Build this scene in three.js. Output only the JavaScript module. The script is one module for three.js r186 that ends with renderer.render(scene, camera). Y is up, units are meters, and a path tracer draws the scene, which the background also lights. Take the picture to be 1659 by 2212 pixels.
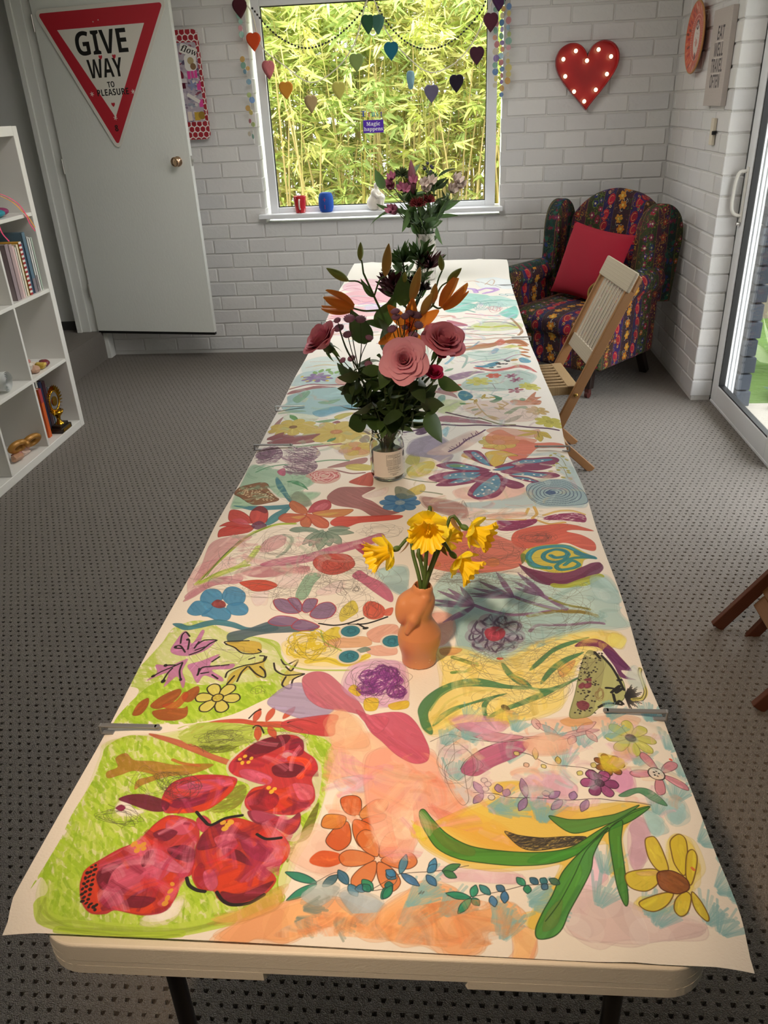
import * as THREE from 'three';
import { RoundedBoxGeometry } from 'three/addons/geometries/RoundedBoxGeometry.js';
import { ConvexGeometry } from 'three/addons/geometries/ConvexGeometry.js';
import { mergeGeometries, mergeVertices, toCreasedNormals } from 'three/addons/utils/BufferGeometryUtils.js';
import { MarchingCubes } from 'three/addons/objects/MarchingCubes.js';
import { RectAreaLightUniformsLib } from 'three/addons/lights/RectAreaLightUniformsLib.js';

// ---------- camera, sky, lights, exposure ----------
const scene = new THREE.Scene();
const renderer = new THREE.WebGLRenderer({ antialias: true });
renderer.shadowMap.enabled = true;
renderer.toneMapping = THREE.LinearToneMapping;
renderer.toneMappingExposure = 1.3;
RectAreaLightUniformsLib.init();
const V3 = (x = 0, y = 0, z = 0) => new THREE.Vector3(x, y, z);
const FOCAL = 1700, EYE = V3(0, 1.56, 0);
const camera = new THREE.PerspectiveCamera(2 * Math.atan(1106 / FOCAL) * 180 / Math.PI, 1659 / 2212, 0.05, 100);
// axes of the room as seen in the photograph (vanishing points of the verticals and of the table's length)
const camDown = V3(985 - 829.5, 4400 - 1106, FOCAL).normalize();
const camFwd = V3(980 - 829.5, 220 - 1106, FOCAL); camFwd.addScaledVector(camDown, -camFwd.dot(camDown)).normalize();
const camRight = V3().crossVectors(camDown, camFwd);
const toWorld = (v) => V3(camRight.dot(v), -camDown.dot(v), -camFwd.dot(v));
{
  const X = toWorld(V3(1, 0, 0)), Y = toWorld(V3(0, -1, 0)), Z = toWorld(V3(0, 0, -1));
  camera.quaternion.setFromRotationMatrix(new THREE.Matrix4().makeBasis(X, Y, Z));
  camera.position.copy(EYE);
}
// a photo pixel gives a direction; these meet it with a horizontal or upright plane
const ray = (px, py) => toWorld(V3(px - 829.5, py - 1106, FOCAL));
const onY = (px, py, h) => { const d = ray(px, py); return d.multiplyScalar((h - EYE.y) / d.y).add(EYE); };
const onZ = (px, py, z) => { const d = ray(px, py); return d.multiplyScalar((z - EYE.z) / d.z).add(EYE); };
const onX = (px, py, x) => { const d = ray(px, py); return d.multiplyScalar((x - EYE.x) / d.x).add(EYE); };
// overcast sky: brighter overhead than at the horizon
const SKY = 9;
{
  const w = 32, h = 32, data = new Float32Array(w * h * 4);
  for (let j = 0; j < h; j++) {
    const s = Math.sin(((j + 0.5) / h - 0.5) * Math.PI), L = s > 0 ? (1 + 2 * s) / 3 : 0.16;
    for (let i = 0; i < w; i++) data.set([L * 0.96, L, L * 1.03, 1], (j * w + i) * 4);
  }
  const t = new THREE.DataTexture(data, w, h, THREE.RGBAFormat, THREE.FloatType);
  t.mapping = THREE.EquirectangularReflectionMapping; t.magFilter = t.minFilter = THREE.LinearFilter; t.needsUpdate = true;
  scene.background = t; scene.backgroundIntensity = SKY;
}
const UNSEEN_LAMP = { panel: 4.3, spot: 11.5 };  // strengths of the two unseen ceiling lamps

// ---------- helpers ----------
let seedState = 1;
const seed = (n) => { seedState = n | 0; };
const rnd = () => { seedState = (seedState + 0x6d2b79f5) | 0; let t = Math.imul(seedState ^ (seedState >>> 15), 1 | seedState); t = (t + Math.imul(t ^ (t >>> 7), 61 | t)) ^ t; return ((t ^ (t >>> 14)) >>> 0) / 4294967296; };
const rr = (a, b) => a + (b - a) * rnd();
const pick = (list) => list[Math.floor(rnd() * list.length)];
const used = new Map();
const numbered = (name) => { const n = used.get(name) || 0; used.set(name, n + 1); return n ? name + '_' + String(n).padStart(3, '0') : name; };
function tag(o, label, category, group) { o.userData.label = label; o.userData.category = category; if (group) o.userData.group = group; return o; }
function thing(name, label, category, pos = [0, 0, 0], turn = 0, group) {
  const g = new THREE.Group(); g.name = numbered(name); scene.add(g);
  if (pos.isVector3) g.position.copy(pos); else g.position.set(...pos);
  g.rotation.y = turn; return tag(g, label, category, group);
}
function part(name, geo, mat, parent, label) {
  const m = new THREE.Mesh(Array.isArray(geo) ? merge(geo) : geo, mat); m.name = name; m.castShadow = m.receiveShadow = true;
  if (label) m.userData.label = label;
  parent.add(m); return m;
}
function solo(name, geo, mat, label, category, pos, group) { const m = part(numbered(name), geo, mat, scene); if (pos) (pos.isVector3 ? m.position.copy(pos) : m.position.set(...pos)); return tag(m, label, category, group); }
function struct(name, geo, mat) { const m = part(name, geo, mat, scene); m.userData.kind = 'structure'; return m; }
function structGroup(name) { const g = new THREE.Group(); g.name = name; g.userData.kind = 'structure'; scene.add(g); return g; }
function copyOf(src, label) { const c = src.clone(); c.name = numbered(src.name.replace(/_\d{3}$/, '')); c.userData = { ...src.userData }; if (label) c.userData.label = label; scene.add(c); return c; }
function merge(list) {
  const out = list.map((g) => {
    const n = g.index ? g.toNonIndexed() : g.clone();
    for (const k of Object.keys(n.attributes)) if (!['position', 'normal', 'uv', 'color'].includes(k)) n.deleteAttribute(k);
    if (!n.attributes.uv) n.setAttribute('uv', new THREE.BufferAttribute(new Float32Array(n.attributes.position.count * 2), 2));
    if (!n.attributes.normal) n.computeVertexNormals();
    return n;
  });
  if (out.some((g) => !g.attributes.color)) for (const g of out) g.deleteAttribute('color');
  return mergeGeometries(out);
}
const mv = (g, x = 0, y = 0, z = 0, rx = 0, ry = 0, rz = 0, s = 1) => g.applyMatrix4(new THREE.Matrix4().compose(V3(x, y, z), new THREE.Quaternion().setFromEuler(new THREE.Euler(rx, ry, rz)), Array.isArray(s) ? V3(...s) : V3(s, s, s)));
const box = (w, h, d, x = 0, y = 0, z = 0) => new THREE.BoxGeometry(w, h, d).translate(x, y, z);
const span = (x0, x1, y0, y1, z0, z1) => box(x1 - x0, y1 - y0, z1 - z0, (x0 + x1) / 2, (y0 + y1) / 2, (z0 + z1) / 2);
const rbox = (w, h, d, r = 0.004, x = 0, y = 0, z = 0, seg = 2) => new RoundedBoxGeometry(w, h, d, seg, Math.min(r, w / 2.01, h / 2.01, d / 2.01)).translate(x, y, z);
const rspan = (x0, x1, y0, y1, z0, z1, r = 0.004) => rbox(x1 - x0, y1 - y0, z1 - z0, r, (x0 + x1) / 2, (y0 + y1) / 2, (z0 + z1) / 2);
const cyl = (r0, r1, h, seg = 24) => new THREE.CylinderGeometry(r1, r0, h, seg).translate(0, h / 2, 0);
const ball = (r, w = 16, h = 12) => new THREE.SphereGeometry(r, w, h);
const lathe = (pts, seg = 32) => new THREE.LatheGeometry(pts.map(([x, y]) => new THREE.Vector2(x, y)), seg);
const curve = (pts, closed = false) => new THREE.CatmullRomCurve3(pts.map((p) => p.isVector3 ? p : V3(...p)), closed, 'centripetal');
const tube = (pts, r, seg = 24, rad = 8) => new THREE.TubeGeometry(curve(pts), seg, r, rad);
const shapeOf = (pts) => new THREE.Shape(pts.map(([x, y]) => new THREE.Vector2(x, y)));
const extrude = (shape, depth, bevel = 0, seg = 2, cs = 12) => new THREE.ExtrudeGeometry(shape, { depth, bevelEnabled: bevel > 0, bevelSize: bevel, bevelThickness: bevel, bevelSegments: seg, curveSegments: cs });
// a bar of section w x t from a to b; `side` is the direction in which w is measured
function bar(a, b, w, t, side = V3(0, 0, 1), r = 0.003) {
  const d = V3().subVectors(b, a), L = d.length(), y = d.normalize(), x = side.clone().addScaledVector(y, -side.dot(y)).normalize(), z = V3().crossVectors(x, y);
  const g = rbox(w, L, t, r);
  return g.applyMatrix4(new THREE.Matrix4().makeBasis(x, y, z).setPosition(V3().addVectors(a, b).multiplyScalar(0.5)));
}
// tapered stem through points with its own radius at each end
function stem(pts, r0, r1, seg = 16, rad = 7) {
  const c = curve(pts), g = new THREE.TubeGeometry(c, seg, 1, rad), p = g.attributes.position, u = g.attributes.uv;
  for (let i = 0; i < p.count; i++) { const t = u.getX(i), q = c.getPointAt(Math.min(1, t)), r = r0 + (r1 - r0) * t; p.setXYZ(i, q.x + (p.getX(i) - q.x) * r, q.y + (p.getY(i) - q.y) * r, q.z + (p.getZ(i) - q.z) * r); }
  g.computeVertexNormals(); return g;
}
// uv in metres taken from the face each triangle lies in
function metreUV(g0, k = 1) {
  const g = g0.index ? g0.toNonIndexed() : g0, p = g.attributes.position, n = p.count, uv = new Float32Array(n * 2), a = V3(), b = V3(), c = V3();
  for (let i = 0; i < n; i += 3) {
    a.fromBufferAttribute(p, i); b.fromBufferAttribute(p, i + 1); c.fromBufferAttribute(p, i + 2);
    const nn = V3().crossVectors(V3().subVectors(b, a), V3().subVectors(c, a)), ax = Math.abs(nn.x), ay = Math.abs(nn.y), az = Math.abs(nn.z);
    [a, b, c].forEach((q, j) => { const [u, v] = ax > ay && ax > az ? [q.z, q.y] : ay > az ? [q.x, q.z] : [q.x, q.y]; uv[(i + j) * 2] = u * k; uv[(i + j) * 2 + 1] = v * k; });
  }
  g.setAttribute('uv', new THREE.BufferAttribute(uv, 2)); return g;
}
// a surface patch from a function (u, v) -> Vector3
function patch(f, nu, nv) {
  const pos = [], uv = [], idx = [];
  for (let j = 0; j <= nv; j++) for (let i = 0; i <= nu; i++) { const q = f(i / nu, j / nv); pos.push(q.x, q.y, q.z); uv.push(i / nu, j / nv); }
  for (let j = 0; j < nv; j++) for (let i = 0; i < nu; i++) { const a = j * (nu + 1) + i, b = a + 1, c = a + nu + 1, d = c + 1; idx.push(a, b, d, a, d, c); }
  const g = new THREE.BufferGeometry(); g.setAttribute('position', new THREE.Float32BufferAttribute(pos, 3)); g.setAttribute('uv', new THREE.Float32BufferAttribute(uv, 2)); g.setIndex(idx); g.computeVertexNormals(); return g;
}
function canvasTex(w, h, draw, color = true) {
  const c = document.createElement('canvas'); c.width = w; c.height = h; const x = c.getContext('2d'); draw(x, w, h);
  const t = new THREE.CanvasTexture(c); if (color) t.colorSpace = THREE.SRGBColorSpace; t.wrapS = t.wrapT = THREE.RepeatWrapping; t.magFilter = THREE.LinearFilter; return t;
}
// tiling value noise, 0..1
function noiseTex(n, octaves, s0, sharp = 1) {
  seed(s0); const acc = new Float32Array(n * n); let amp = 1, tot = 0;
  for (const o of octaves) {
    const g = new Float32Array(o * o).map(() => rnd());
    for (let y = 0; y < n; y++) for (let x = 0; x < n; x++) {
      const fx = x / n * o, fy = y / n * o, ix = Math.floor(fx), iy = Math.floor(fy), tx = fx - ix, ty = fy - iy, sx = tx * tx * (3 - 2 * tx), sy = ty * ty * (3 - 2 * ty);
      const q = (a, b) => g[(b % o) * o + a % o];
      acc[y * n + x] += amp * ((q(ix, iy) * (1 - sx) + q(ix + 1, iy) * sx) * (1 - sy) + (q(ix, iy + 1) * (1 - sx) + q(ix + 1, iy + 1) * sx) * sy);
    }
    tot += amp; amp *= 0.6;
  }
  const d = new Uint8Array(n * n * 4);
  for (let i = 0; i < n * n; i++) { const v = Math.max(0, Math.min(1, (acc[i] / tot - 0.5) * sharp + 0.5)) * 255; d.set([v, v, v, 255], i * 4); }
  const t = new THREE.DataTexture(d, n, n); t.wrapS = t.wrapT = THREE.RepeatWrapping; t.magFilter = THREE.LinearFilter; t.needsUpdate = true; return t;
}
const rep = (t, x, y = x) => { const c = t.clone(); c.repeat.set(x, y); c.needsUpdate = true; return c; };
const mat = (color, roughness = 0.6, more = {}) => new THREE.MeshStandardMaterial({ color, roughness, side: THREE.DoubleSide, ...more });
const phys = (color, roughness, more = {}) => new THREE.MeshPhysicalMaterial({ color, roughness, side: THREE.DoubleSide, ...more });
const NOISE = noiseTex(256, [8, 16, 32, 64, 128], 5, 1.6), FINE = noiseTex(256, [64, 128], 9, 1.8);
const leafMat = (color, rough = 0.55) => phys(color, rough, { transmission: 0.25, thickness: 0 });
// ---------- the room ----------
const BACK = -5.556, RIGHT = 1.335, LEFT = -2.54, DOORX = 1.446, PIER = -4.385, CEIL = 2.55;
const M = {
  plaster: mat('#d9dad6', 0.8, { bumpMap: rep(NOISE, 3), bumpScale: 0.0008 }),
  ceiling: mat('#efeeea', 0.9),
  mortar: mat('#d3d1cd', 0.85, { bumpMap: rep(NOISE, 2), bumpScale: 0.002 }),
  trim: mat('#e3e4df', 0.45),
  door: mat('#eceee8', 0.42, { bumpMap: rep(FINE, 2), bumpScale: 0.0003 }),
  dark: mat('#1c1b1c', 0.7),
  pvc: phys('#eef0f2', 0.32, { clearcoat: 0.3 }),
  glass: phys('#ffffff', 0.0, { transmission: 1, thickness: 0, ior: 1.5 }),
  black: mat('#0b0b0c', 0.5),
  steel: mat('#c9c6c1', 0.28, { metalness: 1 }),
  brass: mat('#c9a25a', 0.25, { metalness: 1 }),
};
const brickMats = ['#dcdad8', '#d8d6d4', '#e0dedb', '#d6d5d4', '#dad9d6'].map((c, i) => mat(c, 0.55, { bumpMap: rep(NOISE, 1.7 + i * 0.4), bumpScale: 0.0022 }));
const outerBricks = ['#39404a', '#41474f', '#343a42'].map((c) => mat(c, 0.8, { bumpMap: rep(NOISE, 2), bumpScale: 0.002 }));
function brickGeo(w, h, d, c, jitter = 0.0016) {
  const pts = [], j = () => rr(-jitter, jitter);
  for (const sx of [-1, 1]) for (const sy of [-1, 1]) for (const sz of [-1, 1]) {
    const a = sx * w / 2, b = sy * h / 2, e = sz * d / 2;
    pts.push(V3(a - sx * c + j(), b - sy * c + j(), e + j() * 0.6), V3(a + j() * 0.4, b - sy * c + j(), e - sz * c), V3(a - sx * c + j(), b + j() * 0.5, e - sz * c));
  }
  return metreUV(new ConvexGeometry(pts));
}
seed(11);
const brickCache = new Map();
function brick(w, d, parent, mats, turn = 0) {          // shares a few uneven variants for each length
  const key = w.toFixed(3) + '|' + d;
  if (!brickCache.has(key)) brickCache.set(key, [0, 1, 2, 3].slice(0, Math.abs(w - 0.2385) < 0.001 ? 4 : 2).map(() => brickGeo(w, 0.087, d, 0.0042)));
  const m = part('brick', pick(brickCache.get(key)), pick(mats), parent); m.rotation.y = turn; return m;
}
const PITCH = 0.0962, ROW0 = 0.0215, LEN = 0.2475;
// back wall: mortar slab with an opening for the window, bricks proud of it
const OPEN = { x0: -1.262, x1: 0.3, y0: 0.888, y1: 2.2 };
{
  const z0 = BACK - 0.22, z1 = BACK - 0.006;
  const w = struct('wall_back', [span(LEFT - 0.16, OPEN.x0 - 0.004, 0, CEIL, z0, z1), span(OPEN.x1 + 0.004, RIGHT + 0.4, 0, CEIL, z0, z1), span(OPEN.x0 - 0.004, OPEN.x1 + 0.004, 0, OPEN.y0, z0, z1), span(OPEN.x0 - 0.004, OPEN.x1 + 0.004, OPEN.y1, CEIL, z0, z1)], M.mortar);
  for (let k = 0; k < 24; k++) {
    const y = ROW0 + PITCH * (k + 0.5), cut = y > OPEN.y0 && y < OPEN.y1 + 0.05;
    const runs = cut ? [[-2.5, OPEN.x0], [OPEN.x1, RIGHT]] : [[-2.5, RIGHT]];
    for (const [a, b] of runs) {
      let x = (k % 2 ? 0.5755 : 0.449) - LEN * 20; while (x + LEN < a + 0.02) x += LEN;
      for (; x < b - 0.02; x += LEN) {
        const l = Math.max(x, a) + (x > a ? 0.0045 : 0), r = Math.min(x + LEN, b) - (x + LEN < b ? 0.0045 : 0), wd = Math.round((r - l) * 1000) / 1000;
        if (wd < 0.025) continue;
        brick(wd, 0.1, w, brickMats).position.set((l + r) / 2, y + rr(-0.0012, 0.0012), BACK - 0.05 + rr(-0.0012, 0.0018));
      }
    }
  }
}
// short return wall on the right, ending in a pier at the glass door; solid wall over and beyond the door
{
  const w = struct('wall_right', [span(RIGHT + 0.006, DOORX - 0.004, 0, CEIL, BACK - 0.05, PIER - 0.006), span(DOORX - 0.004, DOORX + 0.12, -0.1, CEIL, BACK - 0.22, PIER - 0.05), span(DOORX - 0.02, DOORX + 0.18, 2.16, CEIL, PIER - 0.05, -2.56), span(DOORX, DOORX + 0.18, 0, CEIL, -2.56, 1.75)], M.mortar);
  for (let k = 0; k < 24; k++) {
    const y = ROW0 + PITCH * (k + 0.5), first = k % 2 ? -4.5 : -4.62;
    let b = PIER, a = first;
    while (b > BACK + 0.02) {
      const l = Math.max(a, BACK) + 0.0045, r = b - (b === PIER ? 0 : 0.0045), wd = Math.round((r - l) * 1000) / 1000;
      if (wd > 0.03) brick(wd, 0.11, w, brickMats, Math.PI / 2).position.set(RIGHT + 0.055 + rr(-0.0015, 0.0012), y + rr(-0.0015, 0.0015), (l + r) / 2 + (b === PIER ? rr(-0.002, 0.001) : 0));
      b = a; a -= LEN;
    }
  }
  // dark outer leaf of the pier, seen through the glass
  for (let k = 0; k < 23; k++) brick(0.11, 0.075, w, outerBricks, Math.PI / 2).position.set(DOORX + 0.155 + (k % 2 ? 0.0 : 0.008), ROW0 + PITCH * (k + 0.5) - 0.05, PIER - 0.01);
}
struct('wall_left', [span(LEFT - 0.16, LEFT, 0, CEIL, -4.42, 1.75), span(LEFT - 0.16, LEFT, 2.28, CEIL, BACK - 0.05, -4.42), span(LEFT - 0.16, LEFT, 0, 0.198, -5.53, -4.42)], M.plaster);
struct('wall_front', span(LEFT - 0.16, DOORX + 0.18, 0, CEIL, 1.6, 1.75), M.plaster);
struct('ceiling', span(-4.3, DOORX + 0.18, CEIL, CEIL + 0.12, BACK - 0.2, 1.75), M.ceiling);
struct('wall_hall', [span(-4.2, LEFT - 0.16, 0.198, CEIL, -5.68, -5.535), span(-4.3, -4.2, 0.198, CEIL, -5.68, -4.2), span(-4.2, LEFT - 0.16, 0.198, CEIL, -4.4, -4.25)], M.plaster);
struct('baseboard_hall', rspan(-4.2, LEFT - 0.16, 0.2, 0.262, -5.535, -5.52), mat('#3a3838', 0.6));
// floors: a slab carrying a looped carpet with real sunken loops
const carpetMat = mat('#8c857e', 0.95, { bumpMap: rep(FINE, 9), bumpScale: 0.003 });
struct('floor', span(LEFT, DOORX + 0.02, -0.16, -0.014, BACK, 1.6), mat('#6b655f', 0.95));
struct('floor_hall', metreUV(span(-4.2, LEFT + 0.012, -0.1, 0.2, -5.54, -4.3)), carpetMat);
{
  const CX0 = 0.0275, CZ0 = 0.0265, N = 10, gs = [];
  seed(21);
  for (let j = 0; j < N; j++) for (let i = 0; i < N; i++) {
    const off = ((j % 2) * 0.5) * CX0 + 0.15 * CX0, x0 = i * CX0 + (j % 2 ? 0 : 0), z0 = j * CZ0;
    const o = [[0, 0], [1, 0], [1, 1], [0, 1]].map(([u, v]) => [x0 + u * CX0, 0, z0 + v * CZ0]);
    const hx = x0 + CX0 * (j % 2 ? 0.28 : 0.72), hz = z0 + CZ0 / 2, r = 0.0043 * rr(0.85, 1.2);
    const t = [[-1.25, -1], [1.25, -1], [0.9, 0.9], [-0.9, 0.9]].map(([u, v]) => [hx + u * r * rr(0.8, 1.2), -0.0004, hz + v * r * rr(0.8, 1.2)]), bt = t.map(([x, , z]) => [hx + (x - hx) * 0.6, -0.0115, hz + (z - hz) * 0.6]);
    const tri = [], quad = (a, b, c, d) => tri.push(...a, ...c, ...b, ...a, ...d, ...c);
    for (let e = 0; e < 4; e++) { const f = (e + 1) % 4; quad(o[e], o[f], t[f], t[e]); quad(t[e], t[f], bt[f], bt[e]); }
    quad(bt[0], bt[1], bt[2], bt[3]);
    gs.push(...tri);
  }
  const g = new THREE.BufferGeometry(), uv = []; for (let i = 0; i < gs.length; i += 3) uv.push(gs[i], gs[i + 2]);
  g.setAttribute('position', new THREE.Float32BufferAttribute(gs, 3)); g.setAttribute('uv', new THREE.Float32BufferAttribute(uv, 2)); g.computeVertexNormals();
  const sx = CX0 * N, sz = CZ0 * N, nx = Math.ceil((DOORX + 0.01 - LEFT) / sx), nz = Math.ceil((1.6 - BACK) / sz);
  const im = new THREE.InstancedMesh(g, carpetMat, nx * nz); im.name = 'carpet_pile'; im.userData.kind = 'stuff'; im.receiveShadow = im.castShadow = true;
  const m4 = new THREE.Matrix4(); let n = 0;
  for (let a = 0; a < nx; a++) for (let b = 0; b < nz; b++) im.setMatrixAt(n++, m4.makeTranslation(LEFT + a * sx, 0, BACK - 0.02 + b * sz));
  scene.getObjectByName('floor').add(im);
}
// ---------- window in the back wall ----------
const WIN = { x0: -1.181, x1: 0.205, y0: 0.978, y1: 2.13, z: -5.62 };
{
  const f = 0.052, g = structGroup('window_1'), { x0, x1, y0, y1, z } = WIN;
  part('window_frame', [rspan(x0 - f, x0, y0 - f, y1 + f, z - 0.035, z + 0.03), rspan(x1, x1 + f + 0.012, y0 - f, y1 + f, z - 0.035, z + 0.03), rspan(x0, x1, y0 - f, y0, z - 0.035, z + 0.03), rspan(x0, x1, y1, y1 + f, z - 0.035, z + 0.03)], M.pvc, g);
  part('gasket', [span(x0, x0 + 0.005, y0, y1, z - 0.006, z + 0.008), span(x1 - 0.005, x1, y0, y1, z - 0.006, z + 0.008), span(x0, x1, y0, y0 + 0.005, z - 0.006, z + 0.008), span(x0, x1, y1 - 0.005, y1, z - 0.006, z + 0.008)], M.black, g);
  part('pane', span(x0 + 0.002, x1 - 0.002, y0 + 0.002, y1 - 0.002, z - 0.002, z + 0.002), M.glass, g);
  part('window_sill', rspan(-1.302, 0.318, 0.917, 0.946, -5.7, -5.5, 0.005), M.pvc, g);
}
// ---------- white door leaf, open into the room, hinged on the far jamb of the raised doorway ----------
const HINGE = onY(213, 718, 0.2), LEAF = onY(464.5, 722, 0.2), DOORW = Math.hypot(LEAF.x - HINGE.x, LEAF.z - HINGE.z), DOORTURN = -Math.atan2(LEAF.z - HINGE.z, LEAF.x - HINGE.x);
const doorLeaf = structGroup('door_1');
{
  doorLeaf.position.copy(HINGE); doorLeaf.rotation.y = DOORTURN;   // local x across the leaf, y up, z towards the room
  part('leaf', rbox(DOORW, 2.04, 0.036, 0.002, DOORW / 2, 1.032, -0.018), M.door, doorLeaf);
  part('door_seal', rbox(DOORW - 0.004, 0.02, 0.03, 0.002, DOORW / 2, 0.004, -0.018), M.black, doorLeaf, 'black seal along the bottom of the door');
  const knob = part('door_knob', mv(lathe([[0, 0], [0.028, 0], [0.03, 0.003], [0.028, 0.006], [0.013, 0.009], [0.011, 0.022], [0.018, 0.03], [0.027, 0.038], [0.029, 0.047], [0.024, 0.054], [0.012, 0.057], [0, 0.0572]], 28), DOORW - 0.085, 1.102, 0, Math.PI / 2), mat('#d8b79a', 0.18, { metalness: 1 }), doorLeaf, 'round rose-brass door knob');
  part('latch_plate', rbox(0.003, 0.06, 0.022, 0.001, DOORW + 0.001, 1.102, -0.018), M.steel, doorLeaf);
  part('latch', rbox(0.012, 0.016, 0.012, 0.002, DOORW + 0.006, 1.102, -0.018), M.steel, doorLeaf);
  for (const y of [0.25, 1.05, 1.85]) part('hinge', mv(cyl(0.006, 0.006, 0.09, 10), -0.004, y, 0.004), M.steel, doorLeaf);
}
struct('trim_1', [rspan(-2.7, -2.665, 0.2, 2.3, -5.545, -5.43, 0.003), rspan(-2.665, -2.605, 0.2, 2.3, -5.545, -5.445, 0.003), rspan(-2.605, -2.553, 0.2, 2.3, -5.545, -5.46, 0.003), rspan(-2.72, -2.7, 0.2, 2.3, -5.545, -5.49, 0.003)], M.trim);
struct('trim_2', rspan(-2.535, -2.5, 0, 2.3, -5.556, -5.47, 0.003), M.trim);
struct('trim_3', rspan(-2.7, -2.54, 2.26, 2.3, -5.46, -4.42, 0.003), M.trim);
// ---------- sliding glass door on the right ----------
{
  const g = structGroup('door_2'), x = DOORX, z0 = PIER, z1 = -2.58, W = (a, b, c, d, e, f) => rspan(a, b, c, d, e, f, 0.004);
  const leafFrame = (xa, xb, za, zb, st, rail) => [W(xa, xb, 0.012, 2.13, za, za + st), W(xa, xb, 0.012, 2.13, zb - st, zb), W(xa, xb, 0.012, 0.012 + rail, za + st, zb - st), W(xa, xb, 2.13 - rail, 2.13, za + st, zb - st)];
  part('outer_frame', [W(x - 0.002, x + 0.13, -0.03, 0.012, z0, z1), W(x + 0.048, x + 0.072, 0.012, 2.16, z0, z0 + 0.03), W(x + 0.046, x + 0.13, 0.012, 2.16, z1 - 0.02, z1), W(x, x + 0.13, 2.13, 2.16, z0, z1)], M.pvc, g);
  const a = part('sliding_frame', leafFrame(x, x + 0.042, z0, -3.44, 0.088, 0.1), M.pvc, g);
  part('gasket', [span(x + 0.006, x + 0.036, 0.108, 2.04, z0 + 0.086, z0 + 0.099), span(x + 0.006, x + 0.036, 0.108, 0.12, z0 + 0.09, -3.53), span(x + 0.006, x + 0.036, 2.02, 2.04, z0 + 0.09, -3.53)], M.black, a);
  part('pane', span(x + 0.019, x + 0.024, 0.108, 2.034, z0 + 0.08, -3.52), M.glass, a);
  const b = part('fixed_frame', leafFrame(x + 0.062, x + 0.102, -3.5, z1 - 0.02, 0.06, 0.06), M.pvc, g);
  part('pane', span(x + 0.08, x + 0.084, 0.06, 2.08, -3.45, z1 - 0.07), M.glass, b);
  part('screen_frame', [W(x + 0.08, x + 0.095, 0.012, 2.13, z0, z0 + 0.03), W(x + 0.1, x + 0.112, 0.012, 2.13, z0, z0 + 0.028), W(x + 0.06, x + 0.112, 0.012, 0.04, z0 + 0.02, z1 - 0.02)], M.pvc, g);
  const hz = z0 + 0.045, hd = part('handle', [tube([[x, 1.2, hz], [x - 0.035, 1.195, hz - 0.012], [x - 0.046, 1.16, hz - 0.016], [x - 0.05, 1.08, hz - 0.02], [x - 0.046, 1.02, hz - 0.018], [x - 0.032, 0.998, hz - 0.012], [x, 0.99, hz]], 0.0085, 30, 10), rbox(0.008, 0.26, 0.026, 0.004, x - 0.003, 1.09, hz)], mat('#e9e7df', 0.35), a, 'white pull handle with lock');
  part('lock_cylinder', mv(cyl(0.009, 0.009, 0.016, 14), x - 0.006, 0.955, hz, 0, 0, Math.PI / 2), M.steel, hd);
}
// ---------- unseen lamps above the frame, placed to light room and table ----------
{
  const t = thing('unseen_panel_lamp', 'unseen square ceiling panel out of view, placed to light the whole room', 'unseen lamp', [-0.5, CEIL, -3.55]);  // unseen panel, out of view, set to brighten the whole room softly
  part('frame', [rspan(-0.62, 0.62, -0.04, 0, -0.62, -0.6), rspan(-0.62, 0.62, -0.04, 0, 0.6, 0.62), rspan(-0.62, -0.6, -0.04, 0, -0.6, 0.6), rspan(0.6, 0.62, -0.04, 0, -0.6, 0.6)], M.pvc, t);
  part('diffuser', rspan(-0.6, 0.6, -0.03, -0.01, -0.6, 0.6), mat('#ffffff', 0.5, { emissive: '#fff3e2', emissiveIntensity: 0.9 }), t);
  const L = new THREE.RectAreaLight('#fbf8f6', UNSEEN_LAMP.panel, 1.16, 1.16); L.position.set(-0.5, CEIL - 0.042, -3.55); L.lookAt(-0.5, 0, -3.55); L.name = 'unseen_panel_glow'; scene.add(L);
  const d = thing('unseen_ceiling_lamp', 'unseen warm ceiling lamp out of view, placed to light the near table end', 'unseen_ceiling_lamp', [-0.5, CEIL, 0.05]);  // out-of-view warm lamp, kind and place chosen to light the near paper
  part('rim', lathe([[0.042, -0.002], [0.042, -0.008], [0.058, -0.008], [0.06, -0.004], [0.06, 0]], 28), M.pvc, d);
  part('bulb', mv(cyl(0.038, 0.038, 0.003, 24), 0, -0.006, 0), mat('#ffffff', 0.5, { emissive: '#ffd9a6', emissiveIntensity: 1.2 }), d);
  const S = new THREE.SpotLight('#ffdcb6', UNSEEN_LAMP.spot, 0, 0.41, 1, 2); S.position.set(-0.5, CEIL - 0.03, 0.05); S.target.position.set(-0.08, 0.74, -1.1); S.castShadow = true; S.shadow.radius = 3; S.name = 'unseen_lamp_glow'; scene.add(S, S.target);
}
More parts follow.
